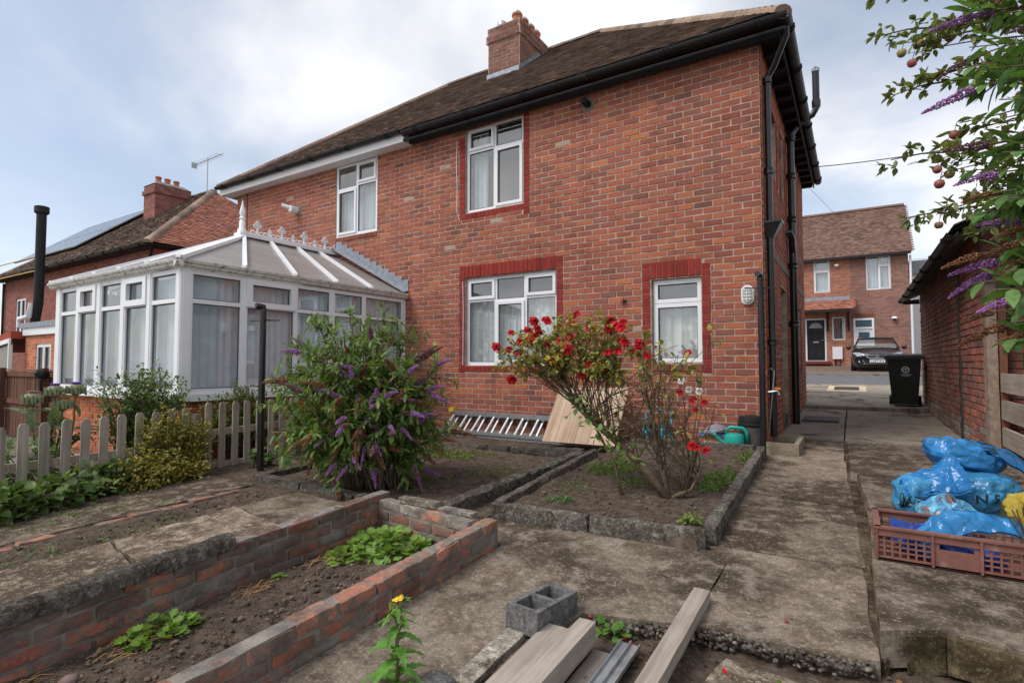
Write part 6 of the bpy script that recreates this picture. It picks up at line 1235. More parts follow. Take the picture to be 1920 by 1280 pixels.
shrub('climbing_shrub', 'yellowing climber sprawling over the middle of the picket fence', (-6.2, 3.0, -.15), (-6.2, 3.02, .15), (.2, .45, .5), 110, 60, .038, leaf_t(.6, .05, .1), MT['lf_yel'], .5, 150, arch=.05)
shrub('climbing_shrub', 'yellowing low growth spreading onto the path below the picket fence', (-6.0, 2.85, -.17), (-5.98, 2.8, -.02), (.25, .6, .2), 70, 50, .038, leaf_t(.6, .05, .1), MT['lf_yel'], .6, 80, arch=.02)
shrub('hedge_shrub', 'olive-leaved shrub behind the pickets beside the black post', (-6.75, 4.15, -.1), (-6.75, 4.1, .42), (.28, .6, .42), 90, 50, .046, leaf_t(.5, .05, .1), MT['lf_yel'], .3, 120, tone=(.62, .8, .7))
shrub('bramble', 'broad-leaved bramble growing over the path edge at far left', (-5.9, 1.5, -.2), (-5.95, 1.5, -.06), (.36, 1.0, .17), 90, 15, .09, leaf_t(.68, .05, .1), MT['lf_dark'], .3, 260, spr=.6, twig=.1, tone=(1.1, 1.15, 1.0), arch=.06)
shrub('bramble', 'trailing bramble leaves at the foot of the picket fence', (-6.1, 2.45, -.2), (-6.1, 2.4, -.03), (.2, .5, .17), 50, 14, .08, leaf_t(.68, .05, .1), MT['lf_dark'], .2, 150, spr=.6, twig=.1, arch=.05)
shrub('ivy_plant', 'small round-leaved plant at the base of the black post', (-5.85, 3.75, -.15), (-5.9, 3.85, -.03), (.16, .2, .12), 12, 8, .07, lobed_t(4, .15), MT['lf_dark'], .1, 60, twig=.08)
shrub('border_plants', 'mixed leafy plants behind the pickets at the left edge', (-6.8, 1.6, -.2), (-6.75, 1.6, .12), (.3, .8, .3), 40, 14, .1, leaf_t(.4, .05, .2), MT['lf_grey'], .3, 150, tone=(.8, 1, .7))
# cardoon with thistle heads
PL = Plant('cardoon', 'tall silvery cardoon with purple thistle heads behind the fence', 'plant', (-7.0, 2.25, -.2))
heads = [((-7.0, 2.22, .76), 1), ((-7.0, 2.40, .77), 1), ((-7.0, 2.04, .69), 0), ((-7.0, 2.29, .62), 2)]
for (h, k) in heads:
    pts = wob(bez((-7.0 + jig(.1), 2.22 + jig(.1), -.2), (-7.0, h[1], .3), h, 6), .02); PL.stem(pts, .012, .008, 6)
    for j in range(16): p, t = along(pts, random.uniform(.1, .93)); d = (rdir(.2) + Vector((0, 0, .1))); PL.leaf(p, d, random.uniform(.14, .34), (0, 0, 1), rcol((1, 1, .9), .2))
CO = PL.finish(leaf_t(.34, .05, .35), MT['lf_grey'], MT['stem_green'], 60)
for (h, k) in heads:
    m = MB(Matrix.Translation(h)); m.lathe([(.012, -.035), (.05, -.015), (.072, .02), (.074, .045), (.06, .075), (.04, .085)], n=14); [m.tube([(math.cos(a) * .078, math.sin(a) * .078, z), (math.cos(a) * .088, math.sin(a) * .088, z + .035)], [.014, .002], 4) for z in (-.01, .015, .04) for a in np.linspace(0, 6, 13)]; hd = m.build('flower_head', plain('thistle_bract', (.22, .24, .13), .8, .3, 40), CO, smooth=50)
    m = MB(Matrix.Translation((h[0], h[1], h[2] + .055))); [m.tube([(jig(.025), jig(.025), .01), (jig(.042), jig(.042), .055)], .005, 3) for _ in range(60)]; m.build('florets', plain('thistle_floret_%d' % k, ((.35, .22, .18), (.22, .09, .5), (.5, .25, .13))[k], .8), hd)

# ---- low plants in the beds
def clump(label, c, ax, n, L, tm, mat, hgt=.08, singles=60, tone=(1, 1, 1), name='leafy_weed', zf=H, flat=.6, yel=.2):
    pl = Plant(name, label, 'plant', (c[0], c[1], zf(*c)))
    for i in range(n):
        a = random.uniform(0, 6.28); r_ = math.sqrt(random.random()); x, y = c[0] + math.cos(a) * ax[0] * r_, c[1] + math.sin(a) * ax[1] * r_; z = zf(x, y) + hgt * (1 - r_ * .7) * random.uniform(.4, 1.1)
        b = Vector((c[0] + (x - c[0]) * .6, c[1] + (y - c[1]) * .6, zf(x, y) - .005)); p = Vector((x, y, z)); pl.stem([b, b.lerp(p, .6) + Vector((0, 0, .01)), p], .002, .0015, 3); d = Vector((math.cos(a), math.sin(a), jig(.4))) * flat + rdir() * .5; pl.leaf(p, d, L * random.uniform(.6, 1.25), (jig(.35), jig(.35) - .25, 1), rcol(tone, .22, yel))
    return pl.finish(tm, mat, MT['stem_green'], singles)
random.seed(41); LB = lobed_t(7, .3)
clump('large bright green leafy clump at the far end of the brick bed', (-2.82, 2.82), (.30, .24), 260, .062, LB, MT['lf_bright'], .13, 200); clump('pale green leaves spilling from the bright clump in the brick bed', (-2.95, 2.58), (.16, .14), 80, .055, LB, MT['lf_bright'], .05, 60, (1.2, 1.1, 1)); clump('bright green lobed weed against the inner wall of the brick bed', (-3.02, 1.42), (.10, .16), 70, .06, LB, MT['lf_bright'], .10, 60); clump('small green weed beside the inner brick wall, middle of the bed', (-3.08, 2.13), (.03, .05), 16, .03, LB, MT['lf_bright'], .04, 12)
clump('green weed with petals growing beside the hollow block', (-1.1, 2.6), (.11, .06), 46, .055, LB, MT['lf_bright'], .09, 46, (.7, .8, .9)); clump('yellow green feathery weed inside the front kerb of the rose bed', (-1.02, 4.05), (.09, .07), 60, .03, leaf_t(.4), MT['lf_bright'], .09, 40, (1.1, 1, .8)); clump('grassy weed in the crack beside the rose bed kerb', (-.74, 3.98), (.06, .12), 70, .03, leaf_t(.3), MT['lf_bright'], .05, 40); clump('tuft of weed in the middle of the garden path', (-.34, 4.93), (.05, .05), 40, .035, leaf_t(.2), MT['lf_yel'], .06, 30, (.6, .9, .6)); clump('low weed at the edge of the garden path', (-.62, 4.62), (.07, .04), 30, .025, leaf_t(.3), MT['lf_bright'], .02, 20); clump('tiny weed by the passage paving joint', (-.15, 8.3), (.05, .1), 30, .04, leaf_t(.4), MT['lf_bright'], .04, 20); clump('weeds along the joint beside the raised slab', (-.01, 4.5), (.04, .5), 60, .026, leaf_t(.3), MT['lf_bright'], .03, 30, (.8, .85, .7)); clump('small weeds in the crack across the yard slab', (-.55, 3.86), (.2, .03), 40, .022, leaf_t(.35), MT['lf_bright'], .025, 20, (.9, .9, .7)); clump('two-leaved seedling in the broken paving at the bottom edge', (-.28, 2.6), (.02, .02), 6, .05, leaf_t(.5), MT['lf_bright'], .02, 6, (1.2, 1.1, 1)); clump('weed among leaf litter at the bottom right corner', (.38, 2.72), (.06, .05), 18, .045, LB, MT['lf_dark'], .04, 18)
clump('small weeds sprouting from the coping of the inner bed wall', (-3.45, 1.15), (.05, .3), 40, .025, leaf_t(.4), MT['lf_bright'], .03, 20, zf=lambda x, y: zt(y) + .02); clump('tuft of weed on the broken slabs beside the brick bed', (-3.5, 1.55), (.05, .06), 40, .03, leaf_t(.3), MT['lf_bright'], .05, 20, zf=lambda x, y: zt(y) + .02)
# carpet weeds and grass (uncountable)
P_ = []; R_ = []; C_ = []
def carpet(c, ax, n, L, tone, zo=.01, up=.5):
    for i in range(n):
        a = random.uniform(0, 6.28); r_ = math.sqrt(random.random()) * (.7 + .5 * noise.noise(Vector((math.cos(a) * 2 + c[0] * 5, math.sin(a) * 2, c[1] * 5)))); x, y = c[0] + math.cos(a) * ax[0] * r_, c[1] + math.sin(a) * ax[1] * r_; P_.append((x, y, H(x, y) + zo * random.uniform(.4, 2.2))); R_.append(orient(rdir(up), (jig(1), jig(1), 1)) * L * random.uniform(.5, 1.4)); C_.append(rcol(tone, .3, .3))
for c, ax, n, L, t in (((-2.15, 5.4), (.34, .5), 1500, .028, (1.05, .95, .8)), ((-1.1, 5.3), (.2, .6), 1300, .028, (.9, .85, .7)), ((-2.1, 4.1), (.15, .12), 220, .03, (.8, .9, 1)), ((-1.75, 4.9), (.3, .25), 260, .026, (1, .9, .8)), ((-2.2, 4.5), (.2, .3), 160, .025, (.8, .8, .8)), ((-4.5, 5.6), (.75, .42), 1900, .032, (1.15, .85, .9)), ((-3.4, 5.0), (.35, .5), 300, .025, (.9, .8, .8)), ((-1.05, 6.4), (.1, .4), 300, .03, (.9, .9, .7)), ((-3.7, 4.3), (.3, .3), 120, .025, (.8, .8, .7)), ((-5.5, 1.8), (.3, .9), 160, .03, (.8, .9, .7)), ((-4.65, 1.5), (.2, 1.2), 160, .028, (.8, .9, .7))): carpet(c, ax, n, L, t)
tv, tf = leaf_t(.42, .05, .1); P_ = np.array(P_); R_ = np.array(R_); V = np.einsum('nij,kj->nki', R_, tv) + P_[:, None, :]; F = tf[None] + (np.arange(len(P_)) * len(tv))[:, None, None]
tag(link('ground_cover', np_mesh('ground_cover', V.reshape(-1, 3), F.reshape(-1, 3), MT['lf_bud'], np.repeat(np.array(C_), len(tf), 0))), 'low green weeds and thin grass covering the planter soil', 'weeds', kind='stuff')
m = MB()
for i in range(240):
    y = random.uniform(.5, 2.9); x = -3.1 + random.random() ** 2 * .16; 
    if noise.noise(Vector((0, y * 2.2, 3))) < .0: continue
    z = H(x, y) + .012; a = R(90) + jig(.5); L = random.uniform(.05, .16); m.tube([(x, y, z), (x + math.cos(a) * L * .5, y + math.sin(a) * L * .5, z + random.uniform(.0, .03)), (x + math.cos(a) * L, y + math.sin(a) * L, z)], .0016, 3)
tag(m.build('dry_straw', plain('dry_straw', (.36, .2, .085), .9)), 'dry orange-brown straw along the inner brick bed wall', 'straw', kind='stuff')
m = MB(); lt = leaf_t(.6, .1, .2)
for i in range(420):
    if random.random() < .5: x, y = random.uniform(-1.1, -.62), random.uniform(1.6, 2.74)
    else: x, y = random.uniform(.1, 1.1), random.uniform(2.3, 2.88)
    k = random.uniform(.4, 1.3); m.col = random.choice(((.9 * k, .55 * k, .3 * k), (.5 * k, .35 * k, .25 * k), (.75 * k, .6 * k, .35 * k))); Rm = orient((jig(1), jig(1), jig(.2)), (jig(.4), jig(.4), 1)) * random.uniform(.012, .035); p = np.array([x, y, H(x, y) + random.uniform(.008, .022)]); m.add([tuple(Rm @ v + p) for v in lt[0]], [tuple(f) for f in lt[1]])
tag(m.build('leaf_litter', plain('dead_leaf', (.22, .15, .10), .9, tint=True)), 'dead leaves and twigs littering the broken ground', 'leaf litter', kind='stuff')
m = MB()
for (x, y, z) in ((-.30, 3.0, .004), (-.52, 2.55, -.05), (-.93, 2.55, -.05), (-1.12, 2.52, -.05), (-1.17, 2.62, -.02), (.33, 2.7, -.06), (-.98, 2.56, -.05), (-.86, 2.2, -.06)):
    Rm = orient((jig(1), jig(1), 0), (jig(.4), jig(.4), 1)) * .034; p = np.array([x, y, gy(y) + z + .008]); m.add([tuple(Rm @ v + p) for v in lt[0]], [tuple(f) for f in lt[1]])
tag(m.build('fallen_petals', MT['petal']), 'red rose petals fallen on the paving', 'petals', kind='stuff')
# sow thistle in the foreground
random.seed(51); sb = Vector((-1.60, 1.66, -.27)); PL = Plant('sow_thistle', 'tall green weed with yellow flowers at the bottom edge', 'plant', sb); st = wob([sb, Vector((-1.61, 1.665, -.1)), Vector((-1.62, 1.67, .03)), Vector((-1.625, 1.68, .07))], .004); PL.stem(st, .009, .005, 7)
for i in range(24):
    t_ = (i / 24) ** 1.15; p, t = along(st, .04 + .9 * t_); a = i * 2.4 + .6; d = Vector((math.cos(a), math.sin(a), .35 - .3 * t_)); PL.leaf(p, d, (.15 - .08 * t_) * random.uniform(.8, 1.1), (0, 0, 1), rcol((.8, .95, 1), .15))
    if i % 2: 
        q = p + Vector((math.cos(a + 1), math.sin(a + 1), .9)).normalized() * .06; PL.stem([p, q], .003, .002, 4)
        for k in range(5): PL.leaf(p.lerp(q, random.random()), rdir(.4), .03, (0, 0, 1), rcol((1.3, 1.2, 1), .2))
def thistle_leaf():
    v = [(0, 0, 0)]; L_ = []; n = 11
    for i in range(1, n): y = i / n; w = .2 * math.sin(min(1, y * 1.25) * math.pi * .8 + .2) * (1 if i % 2 else .62) + .02; z = .02 - .55 * y * y; L_.append(len(v)); v += [(-w, y + (.04 if i % 2 else 0), z + .04), (0, y, z - .01), (w, y + (.04 if i % 2 else 0), z + .04)]
    v.append((0, 1, -.55)); f = [(0, L_[0] + 1, L_[0]), (0, L_[0] + 2, L_[0] + 1)]
    for a, b in zip(L_, L_[1:]): f += [(a, a + 1, b + 1), (a, b + 1, b), (a + 1, a + 2, b + 2), (a + 1, b + 2, b + 1)]
    f += [(L_[-1], L_[-1] + 1, len(v) - 1), (L_[-1] + 1, L_[-1] + 2, len(v) - 1)]; return np.array(v, float), np.array(f)
SO = PL.finish(thistle_leaf(), MT['lf_bright'], MT['stem_green'], 200)
for (dx, dz, s_) in ((0, .02, 1), (.022, .032, 1), (-.018, .012, .7)):
    m = MB(Matrix.Translation((-1.625 + dx, 1.68, .075 + dz)) @ Matrix.Rotation(R(35 + dx * 900), 4, 'X')); 
    for k in range(22): a = k * math.tau / 22; m.add([(0, 0, 0), (math.cos(a - .1) * .013 * s_, math.sin(a - .1) * .013 * s_, .004), (math.cos(a + .1) * .013 * s_, math.sin(a + .1) * .013 * s_, .003)], [(0, 1, 2)])
    m.lathe([(.006 * s_, 0), (.005 * s_, .005), (.002, .006)], None, 8); m.build('flower', plain('yellow_floret', (.75, .5, .01), .6), SO)
clump('low leafy weed beside the brick bed at the bottom edge', (-1.98, 1.3), (.1, .1), 40, .05, LB, MT['lf_bright'], .06, 30, (.9, .95, 1))
clump('bushy green weed leaves around the foot of the yellow-flowered weed', (-1.56, 1.62), (.14, .12), 70, .055, LB, MT['lf_bright'], .12, 50, (.7, .85, .9))

# ---- overhanging apple tree and buddleia, top right
random.seed(61); AT = Plant('apple_tree', 'apple tree with ripening apples overhanging from the right', 'tree', (2.7, 5.6, 0)); trunk = wob([Vector((2.7, 5.6, -.05)), Vector((2.66, 5.55, .9)), Vector((2.5, 5.45, 1.7)), Vector((2.2, 5.3, 2.5)), Vector((1.9, 5.2, 3.3))], .04); T_ = MB(); T_.tube(trunk, [.1, .085, .07, .055, .035], 10); T_.build('trunk', MT['bark'], AT.o, smooth=True)
atips = [(.18, 4.61, 3.42), (.28, 4.7, 3.0), (.22, 4.57, 2.46), (.33, 4.54, 2.06), (.2, 4.73, 3.78), (.6, 4.6, 3.8), (.75, 4.7, 3.5), (.85, 4.8, 3.1), (.9, 4.8, 2.7), (.8, 4.75, 2.35), (.7, 4.7, 1.95), (1.05, 4.8, 3.7), (1.1, 4.9, 2.3), (.55, 4.7, 2.15), (.5, 4.65, 3.3), (1.2, 4.9, 3.3), (1.2, 4.9, 2.9), (.45, 4.62, 3.05), (1., 4.7, 2.0)]
for k, e in enumerate(atips):
    e = Vector(e); s0, _ = along(trunk, max(.45, min(.98, (e.z + .2) / 3.6))); pts = wob(bez(s0, s0.lerp(e, .5) + Vector((0, 0, .25)), e, 10), .05, 2, k); AT.stem(pts, .02, .004, 5)
    for j in range(48):
        p, t = along(pts, random.uniform(.4, 1.)); nl = random.randint(2, 5); q = p + rdir(.2) * .06
        for _ in range(nl): AT.leaf(q, (t * .5 + rdir(-.1)).normalized(), random.uniform(.045, .085), (jig(.6), jig(.6), 1), rcol((1, 1, 1), .28, .3))
    for j in range(9): AT.leaf(e + rdir() * .02, (pts[-1] - pts[-2]).normalized() * .6 + rdir() * .7, random.uniform(.05, .085), (jig(.5), jig(.5), 1), rcol((1, 1, 1), .25, .2))
APPLES = [(.33, 4.6, 3.25), (.44, 4.67, 3.32), (.54, 4.73, 3.33), (.62, 4.78, 3.36), (.39, 4.64, 3.18), (.59, 4.8, 2.61), (.64, 4.83, 2.62), (.69, 4.84, 3.03), (.51, 4.64, 2.4), (.58, 4.69, 2.37), (.52, 4.65, 2.3), (.72, 4.78, 2.22), (.77, 4.81, 2.21), (.88, 4.88, 2.23), (.51, 4.66, 2.02), (.63, 4.82, 2.68), (.95, 4.85, 3.2), (1.0, 4.9, 2.9)]
for a_ in APPLES:
    a_ = Vector(a_); s0, _ = along(trunk, max(.5, min(.98, (a_.z + .15) / 3.6))); q = a_ + Vector((.02, .02, .09)); pts = wob(bez(s0, s0.lerp(q, .5) + Vector((0, 0, .22)), q, 9), .04, 2, a_.x * 9); AT.stem(pts, .012, .003, 4); AT.stem([q, a_ + Vector((0, 0, .02))], .003, .002, 3)
    for j in range(26): p, t = along(pts, random.uniform(.55, 1.) if j > 10 else random.uniform(.9, 1)); AT.leaf(p + rdir() * .03, (t * .4 + rdir(-.1)).normalized(), random.uniform(.05, .085), (jig(.6), jig(.6), 1), rcol((1, 1, 1), .28, .3))
ATO = AT.finish(leaf_t(.52, .06, .1), MT['lf_apple'], MT['stem_brown'], 300, 'branches')
am = MB(); am.lathe([(.002, -.8), (.45, -.88), (.8, -.6), (1., -.05), (.93, .45), (.6, .8), (.25, .84), (.02, .66)], None, 12); ame = am.mesh('apple', MT['apple'], smooth=True)
for p in APPLES: link('apple', ame, ATO, random.choice(((.34, .12, .09), (.30, .17, .09), (.27, .23, .08), (.32, .10, .08))), Matrix.Translation(p) @ Matrix.Rotation(jig(.5), 4, 'X') @ Matrix.Scale(random.uniform(.026, .034), 4))
random.seed(71); BD = Plant('buddleia_bush', 'overhanging buddleia with long purple flower spikes at the right edge', 'bush', (1.9, 3.75, -.1)); btips = [((.52, 3.67, 2.92), PURPLE), ((.4, 3.71, 2.92), PURPLE), ((.35, 3.59, 2.43), PURPLE), ((.49, 3.69, 2.08), PURPLE), ((.56, 3.63, 1.81), PURPLE), ((.46, 3.80, 1.59), PURPLE), ((.45, 3.83, 1.50), PURPLE), ((.54, 3.62, 1.36), PURPLE), ((.57, 3.53, 1.64), BRN), ((.46, 3.99, 2.81), MAUVE), ((.46, 3.6, 1.22), BRN), ((.62, 3.48, 1.2), BRN), ((.6, 3.6, 1.72), BRN), ((.42, 3.75, 1.62), BRN), ((.45, 3.7, 2.25), MAUVE), ((.5, 3.62, 1.95), BRN), ((.62, 3.55, 1.55), BRN), ((.5, 3.7, 1.32), BRN), ((.7, 3.6, 2.75), MAUVE), ((.72, 3.5, 2.2), PURPLE), ((.75, 3.5, 1.9), BRN), ((.66, 3.62, 2.95), BRN)]
spk = []
for k, (e, c) in enumerate(btips):
    e = Vector(e); d0 = Vector((-.9, -.1 + jig(.3), -.1 + jig(.25))); L = random.uniform(.16, .24) if c is PURPLE else random.uniform(.13, .22); root = e - d0.normalized() * L * .92; s0 = Vector((1.9 + jig(.1), 3.75 + jig(.1), -.1)); pts = wob(bez(s0, Vector((1.5, 3.7, e.z * .9 + .35)), root, 12), .03, 2, k); BD.stem(pts, .014, .004, 5); spk.append((root, e - root, L, c))
    for j in range(14):
        p, t = along(pts, .5 + .48 * j / 14); sd = t.cross(Vector((0, 0, 1))).normalized(); sd.rotate(Matrix.Rotation(j * 1.57, 3, t))
        for sg in (-1, 1): BD.leaf(p, (t * .6 + sd * sg + Vector((0, 0, -.35 + jig(.3)))).normalized(), random.uniform(.09, .17), (jig(.4), jig(.4), 1), rcol((.85, .95, .95), .25, .2))
    for q in range(3):
        p, t = along(pts, random.uniform(.6, .95)); e2 = p + (t * .4 + rdir()).normalized() * .22; sp_ = [p, p.lerp(e2, .5), e2]; BD.stem(sp_, .004, .002, 4)
        for j in range(5):
            for sg in (-1, 1): pp, tt = along(sp_, .2 + .8 * j / 5); BD.leaf(pp, (tt * .5 + rdir() + Vector((0, 0, -.3))).normalized(), random.uniform(.08, .15), (jig(.4), jig(.4), 1), rcol((.85, .95, .95), .25, .2))
for q in range(84):
    e = Vector((random.uniform(.5, 1.15), 3.6 + jig(.22), random.uniform(1.15, 3.0) if q % 2 else random.uniform(1.1, 2.1))); s0 = Vector((1.9 + jig(.1), 3.75 + jig(.1), -.1)); pts = wob(bez(s0, Vector((1.6, 3.7, e.z * .9 + .3)), e, 10), .03, 2, q); BD.stem(pts, .01, .003, 5)
    for j in range(11):
        p, t = along(pts, .62 + .38 * j / 11); sd = t.cross(Vector((0, 0, 1))).normalized(); sd.rotate(Matrix.Rotation(j * 1.57, 3, t))
        for sg in (-1, 1): BD.leaf(p, (t * .6 + sd * sg + Vector((0, 0, -.4 + jig(.3)))).normalized(), random.uniform(.1, .19), (jig(.4), jig(.4), 1), rcol((.85, .95, .95), .25, .2))
BO = BD.finish(leaf_t(.34, .04, .15), MT['lf_bud'], MT['stem_brown'], 300)
for p, d, L, c in spk: spike(BO, p, d, L, c)
# ================================================================ crate and sacks on the raised slab
from mathutils.bvhtree import BVHTree
random.seed(81); MT['crate'] = plain('brown_plastic', (.20, .085, .066), .55, .15, 8, 40, .1, .35, dirt=(.33, .24, .20), dsc=9, dlo=.55, dhi=.8)
CX0, CX1, CY0, CY1 = .085, .86, 3.77, 4.22; cz0, cz1 = gy(3.9) + .118, gy(3.9) + .118 + .185
CR = thing('plastic_crate', 'reddish brown plastic crate with grid sides on the raised slab', 'crate', (.47, 4.0, cz0))
def crate_side(FR, L, solid=None, slot=False):
    """grid panel in local x (along), y (up)"""
    h = cz1 - cz0; m = MB(FR); t = .008; pitch = .036; m.box(0, L, 0, .022, -t, 0); m.box(0, L, h - .05, h - .012, -t, 0)
    segs = [(0, L)] if not solid else [(0, solid[0]), (solid[1], L)]
    for a, b in segs:
        n = max(1, int((b - a) / pitch)); p_ = (b - a) / n
        for i in range(n + 1): w = .005 if 0 < i < n else .009; x = a + i * p_; m.box(max(a, x - w), min(b, x + w), .022, h - .05, -t, 0)
        for j in range(1, 4): z = .022 + (h - .072) * j / 4; m.box(a, b, z - .0045, z + .0045, -t * .8, -.001)
    if solid:
        a, b = solid; m.box(a, b, .022, h - .085, -t, -.001); m.box(a, a + .03, h - .085, h - .05, -t, -.001); m.box(b - .03, b, h - .085, h - .05, -t, -.001); m.box(a + .03, b - .03, h - .056, h - .05, -t, -.001)
    for x in [0, L] + (list(solid) if solid else []): m.box(max(0, x - .006), min(L, x + .006), 0, h - .012, 0, .01)
    m.box(-.008, L + .008, h - .012, h, -.022, .012); m.box(0, L, h - .05, h - .044, 0, .008); m.build('side_panel', MT['crate'], CR)
crate_side(frame((CX0, CY0, cz0), (1, 0, 0), (0, 0, 1)), CX1 - CX0, (.255, .46)); crate_side(frame((CX1, CY1, cz0), (-1, 0, 0), (0, 0, 1)), CX1 - CX0, (.3, .5)); crate_side(frame((CX0, CY1, cz0), (0, -1, 0), (0, 0, 1)), CY1 - CY0); crate_side(frame((CX1, CY0, cz0), (0, 1, 0), (0, 0, 1)), CY1 - CY0)
m = MB(); m.box(CX0, CX1, CY0, CY1, cz0 + .001, cz0 + .01); m.build('base', MT['crate'], CR)
def mat_poly(name, col, alpha=.0, rough=.22):
    t = NT(name); n = t.noise(9, 5, .6); c = t.mix(t.rng(n, .3, .7), tuple(x * .8 for x in col), tuple(min(1, x * 1.2) for x in col)); n9 = t.noise(6, 2, .45, dist=.5); cr = t.math('ABSOLUTE', t.math('SUBTRACT', n9, .5)); n8 = t.noise(14, 2, .45, dist=.7); cr2 = t.math('ABSOLUTE', t.math('SUBTRACT', n8, .5)); t.bump(t.math('ADD', t.math('MULTIPLY', cr, 2.), t.math('MULTIPLY', cr2, .6)), .55, .05); t.done(t.tint(c), rough, .5)
    tr = t.n('ShaderNodeBsdfTranslucent'); t.l(c, tr.inputs[0]); mx = t.n('ShaderNodeMixShader'); mx.inputs[0].default_value = .22; t.l(t.b.outputs[0], mx.inputs[1]); t.l(tr.outputs[0], mx.inputs[2]); t.l(mx.outputs[0], t.out.inputs[0]); return t.m
MT['bluebag'] = mat_poly('blue_polythene', (.022, .20, .50)); MT['bluelight'] = mat_poly('pale_blue_polythene', (.07, .32, .58)); MT['yellowbag'] = mat_poly('yellow_polythene', (.55, .42, .06)); MT['navy'] = mat_poly('navy_polythene', (.03, .07, .34)); MT['printdark'] = plain('dark_green_print', (.012, .05, .07), .4); MT['printblue'] = plain('pale_blue_print', (.2, .5, .75), .4)
def sack_mesh(c, ax, rot, seed, sup=.75, wr=.05, nu=72, nv=48):
    M = Matrix.Translation(c) @ rot; vs = []; fs = []
    sg = lambda v, e: math.copysign(abs(v) ** e, v)
    for j in range(nv + 1):
        ph = -math.pi / 2 + math.pi * j / nv
        for i in range(nu):
            th = math.tau * i / nu; p = Vector((ax[0] * sg(math.cos(ph), .6) * sg(math.cos(th), sup), ax[1] * sg(math.cos(ph), .6) * sg(math.sin(th), sup), ax[2] * sg(math.sin(ph), .8)))
            q = p * 7 + Vector((seed * 3, seed, 0)); d = noise.fractal(q, 1., 2., 3) * wr * ax[0] + abs(noise.noise(q * 1.9)) * wr * ax[0] * .8; rg = lambda k, o: (1 - abs(noise.noise(p * k + Vector((seed * 2 + o, o, seed)))) * 2.2); d += (rg(6, 0) * .024 + rg(12, 5) * .011 + rg(23, 9) * .005) * (wr / .05) ** .35 - .02; p = p + p.normalized() * d; vs.append(M @ p)
    for j in range(nv):
        for i in range(nu): fs.append((j * nu + i, j * nu + (i + 1) % nu, (j + 1) * nu + (i + 1) % nu, (j + 1) * nu + i))
    return vs, fs
def sheet(fn, nu, nv):
    vs = [fn(i / nu, j / nv) for j in range(nv + 1) for i in range(nu + 1)]; return vs, [(j * (nu + 1) + i, j * (nu + 1) + i + 1, (j + 1) * (nu + 1) + i + 1, (j + 1) * (nu + 1) + i) for j in range(nv) for i in range(nu)]
def wrap(me, M, bv, off=.008):
    """lay flat lettering on a curved surface: cast each point along the frame's -z"""
    d = -(M.to_3x3() @ Vector((0, 0, 1))).normalized()
    for v in me.vertices:
        p = M @ Vector((v.co.x, v.co.y, 0)); h = bv.ray_cast(p - d * .3, d, .7); v.co = (h[0] - d * (off + v.co.z)) if h[0] else p
    return me
def letter(txt, size, M, bv, parent, mat, bold=.0):
    me = text_mesh(txt, size, MT[mat], .0005, bold=bold); return link('lettering', wrap(me, M, bv), parent)
zs = gy(4.8) + .118
S1 = thing('blue_sack', 'full blue plastic sack with folded top, standing left behind the crate', 'sack', (.36, 4.86, zs), 'plastic sacks')
v, f = sack_mesh((.37, 4.86, zs + .12), (.15, .145, .15), Matrix.Rotation(.3, 4, 'Z'), 1.3); m = MB(); m.add(v, f); m.build('body', MT['bluelight'], S1, smooth=True); bv1 = BVHTree.FromPolygons(v, f)
def flap1(u, w):
    a = Vector((.24, 4.80, zs + .22)).lerp(Vector((.56, 4.93, zs + .40)), u); b = Vector((.30, 4.70, zs + .15)).lerp(Vector((.66, 4.76, zs + .22)), u); p = a.lerp(b, w); p.z += .05 * math.sin(w * math.pi) * (1 - u * .3) ; return p + noise.noise_vector(p * 9) * .02 + Vector((0, 0, 1)) * (1 - abs(noise.noise(p * 15)) * 2) * .012
v, f = sheet(flap1, 40, 26); m = MB(); m.add(v, f); m.add([x - Vector((0, 0, .02)) for x in v], f); m.build('folded_top', MT['bluebag'], S1, smooth=True)
Ml = frame(Vector((.37, 4.70, zs + .10)), Vector((1, .25, -.28)), Vector((.15, .5, 1))); pb = MB(); [pb.add([(-.13 + .26 * i / 12, y_, 0) for y_ in (-.036, .036) for i in range(13)], [(i, i + 1, 14 + i, 13 + i) for i in range(12)])]; pm = pb.mesh('print_band', MT['printdark']); link('print_band', wrap(pm, Ml, bv1, .004), S1); letter('ULTRAM', .066, Ml, bv1, S1, 'printblue', .0015)
S2 = thing('blue_sack', 'largest blue plastic sack, slumped open behind the other sacks', 'sack', (.72, 5.1, zs), 'plastic sacks')
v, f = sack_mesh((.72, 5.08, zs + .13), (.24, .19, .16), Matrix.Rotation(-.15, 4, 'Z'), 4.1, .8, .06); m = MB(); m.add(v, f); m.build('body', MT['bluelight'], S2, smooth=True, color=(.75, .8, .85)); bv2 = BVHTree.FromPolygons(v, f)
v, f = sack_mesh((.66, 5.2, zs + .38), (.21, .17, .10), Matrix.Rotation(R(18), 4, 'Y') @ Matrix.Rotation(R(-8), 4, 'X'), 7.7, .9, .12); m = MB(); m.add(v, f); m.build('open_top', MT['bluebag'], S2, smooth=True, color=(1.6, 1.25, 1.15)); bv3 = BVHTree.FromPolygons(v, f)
def flap2(u, w): p = Vector((.70, 5.05, zs + .47)).lerp(Vector((1.03, 5.1, zs + .26)), u); q = Vector((.72, 5.32, zs + .49)).lerp(Vector((1.06, 5.42, zs + .33)), u); r_ = p.lerp(q, w); r_.z += .035 * math.sin(u * math.pi); return r_ + noise.noise_vector(r_ * 8) * .014 + Vector((0, 0, 1)) * (1 - abs(noise.noise(r_ * 14)) * 2) * .012
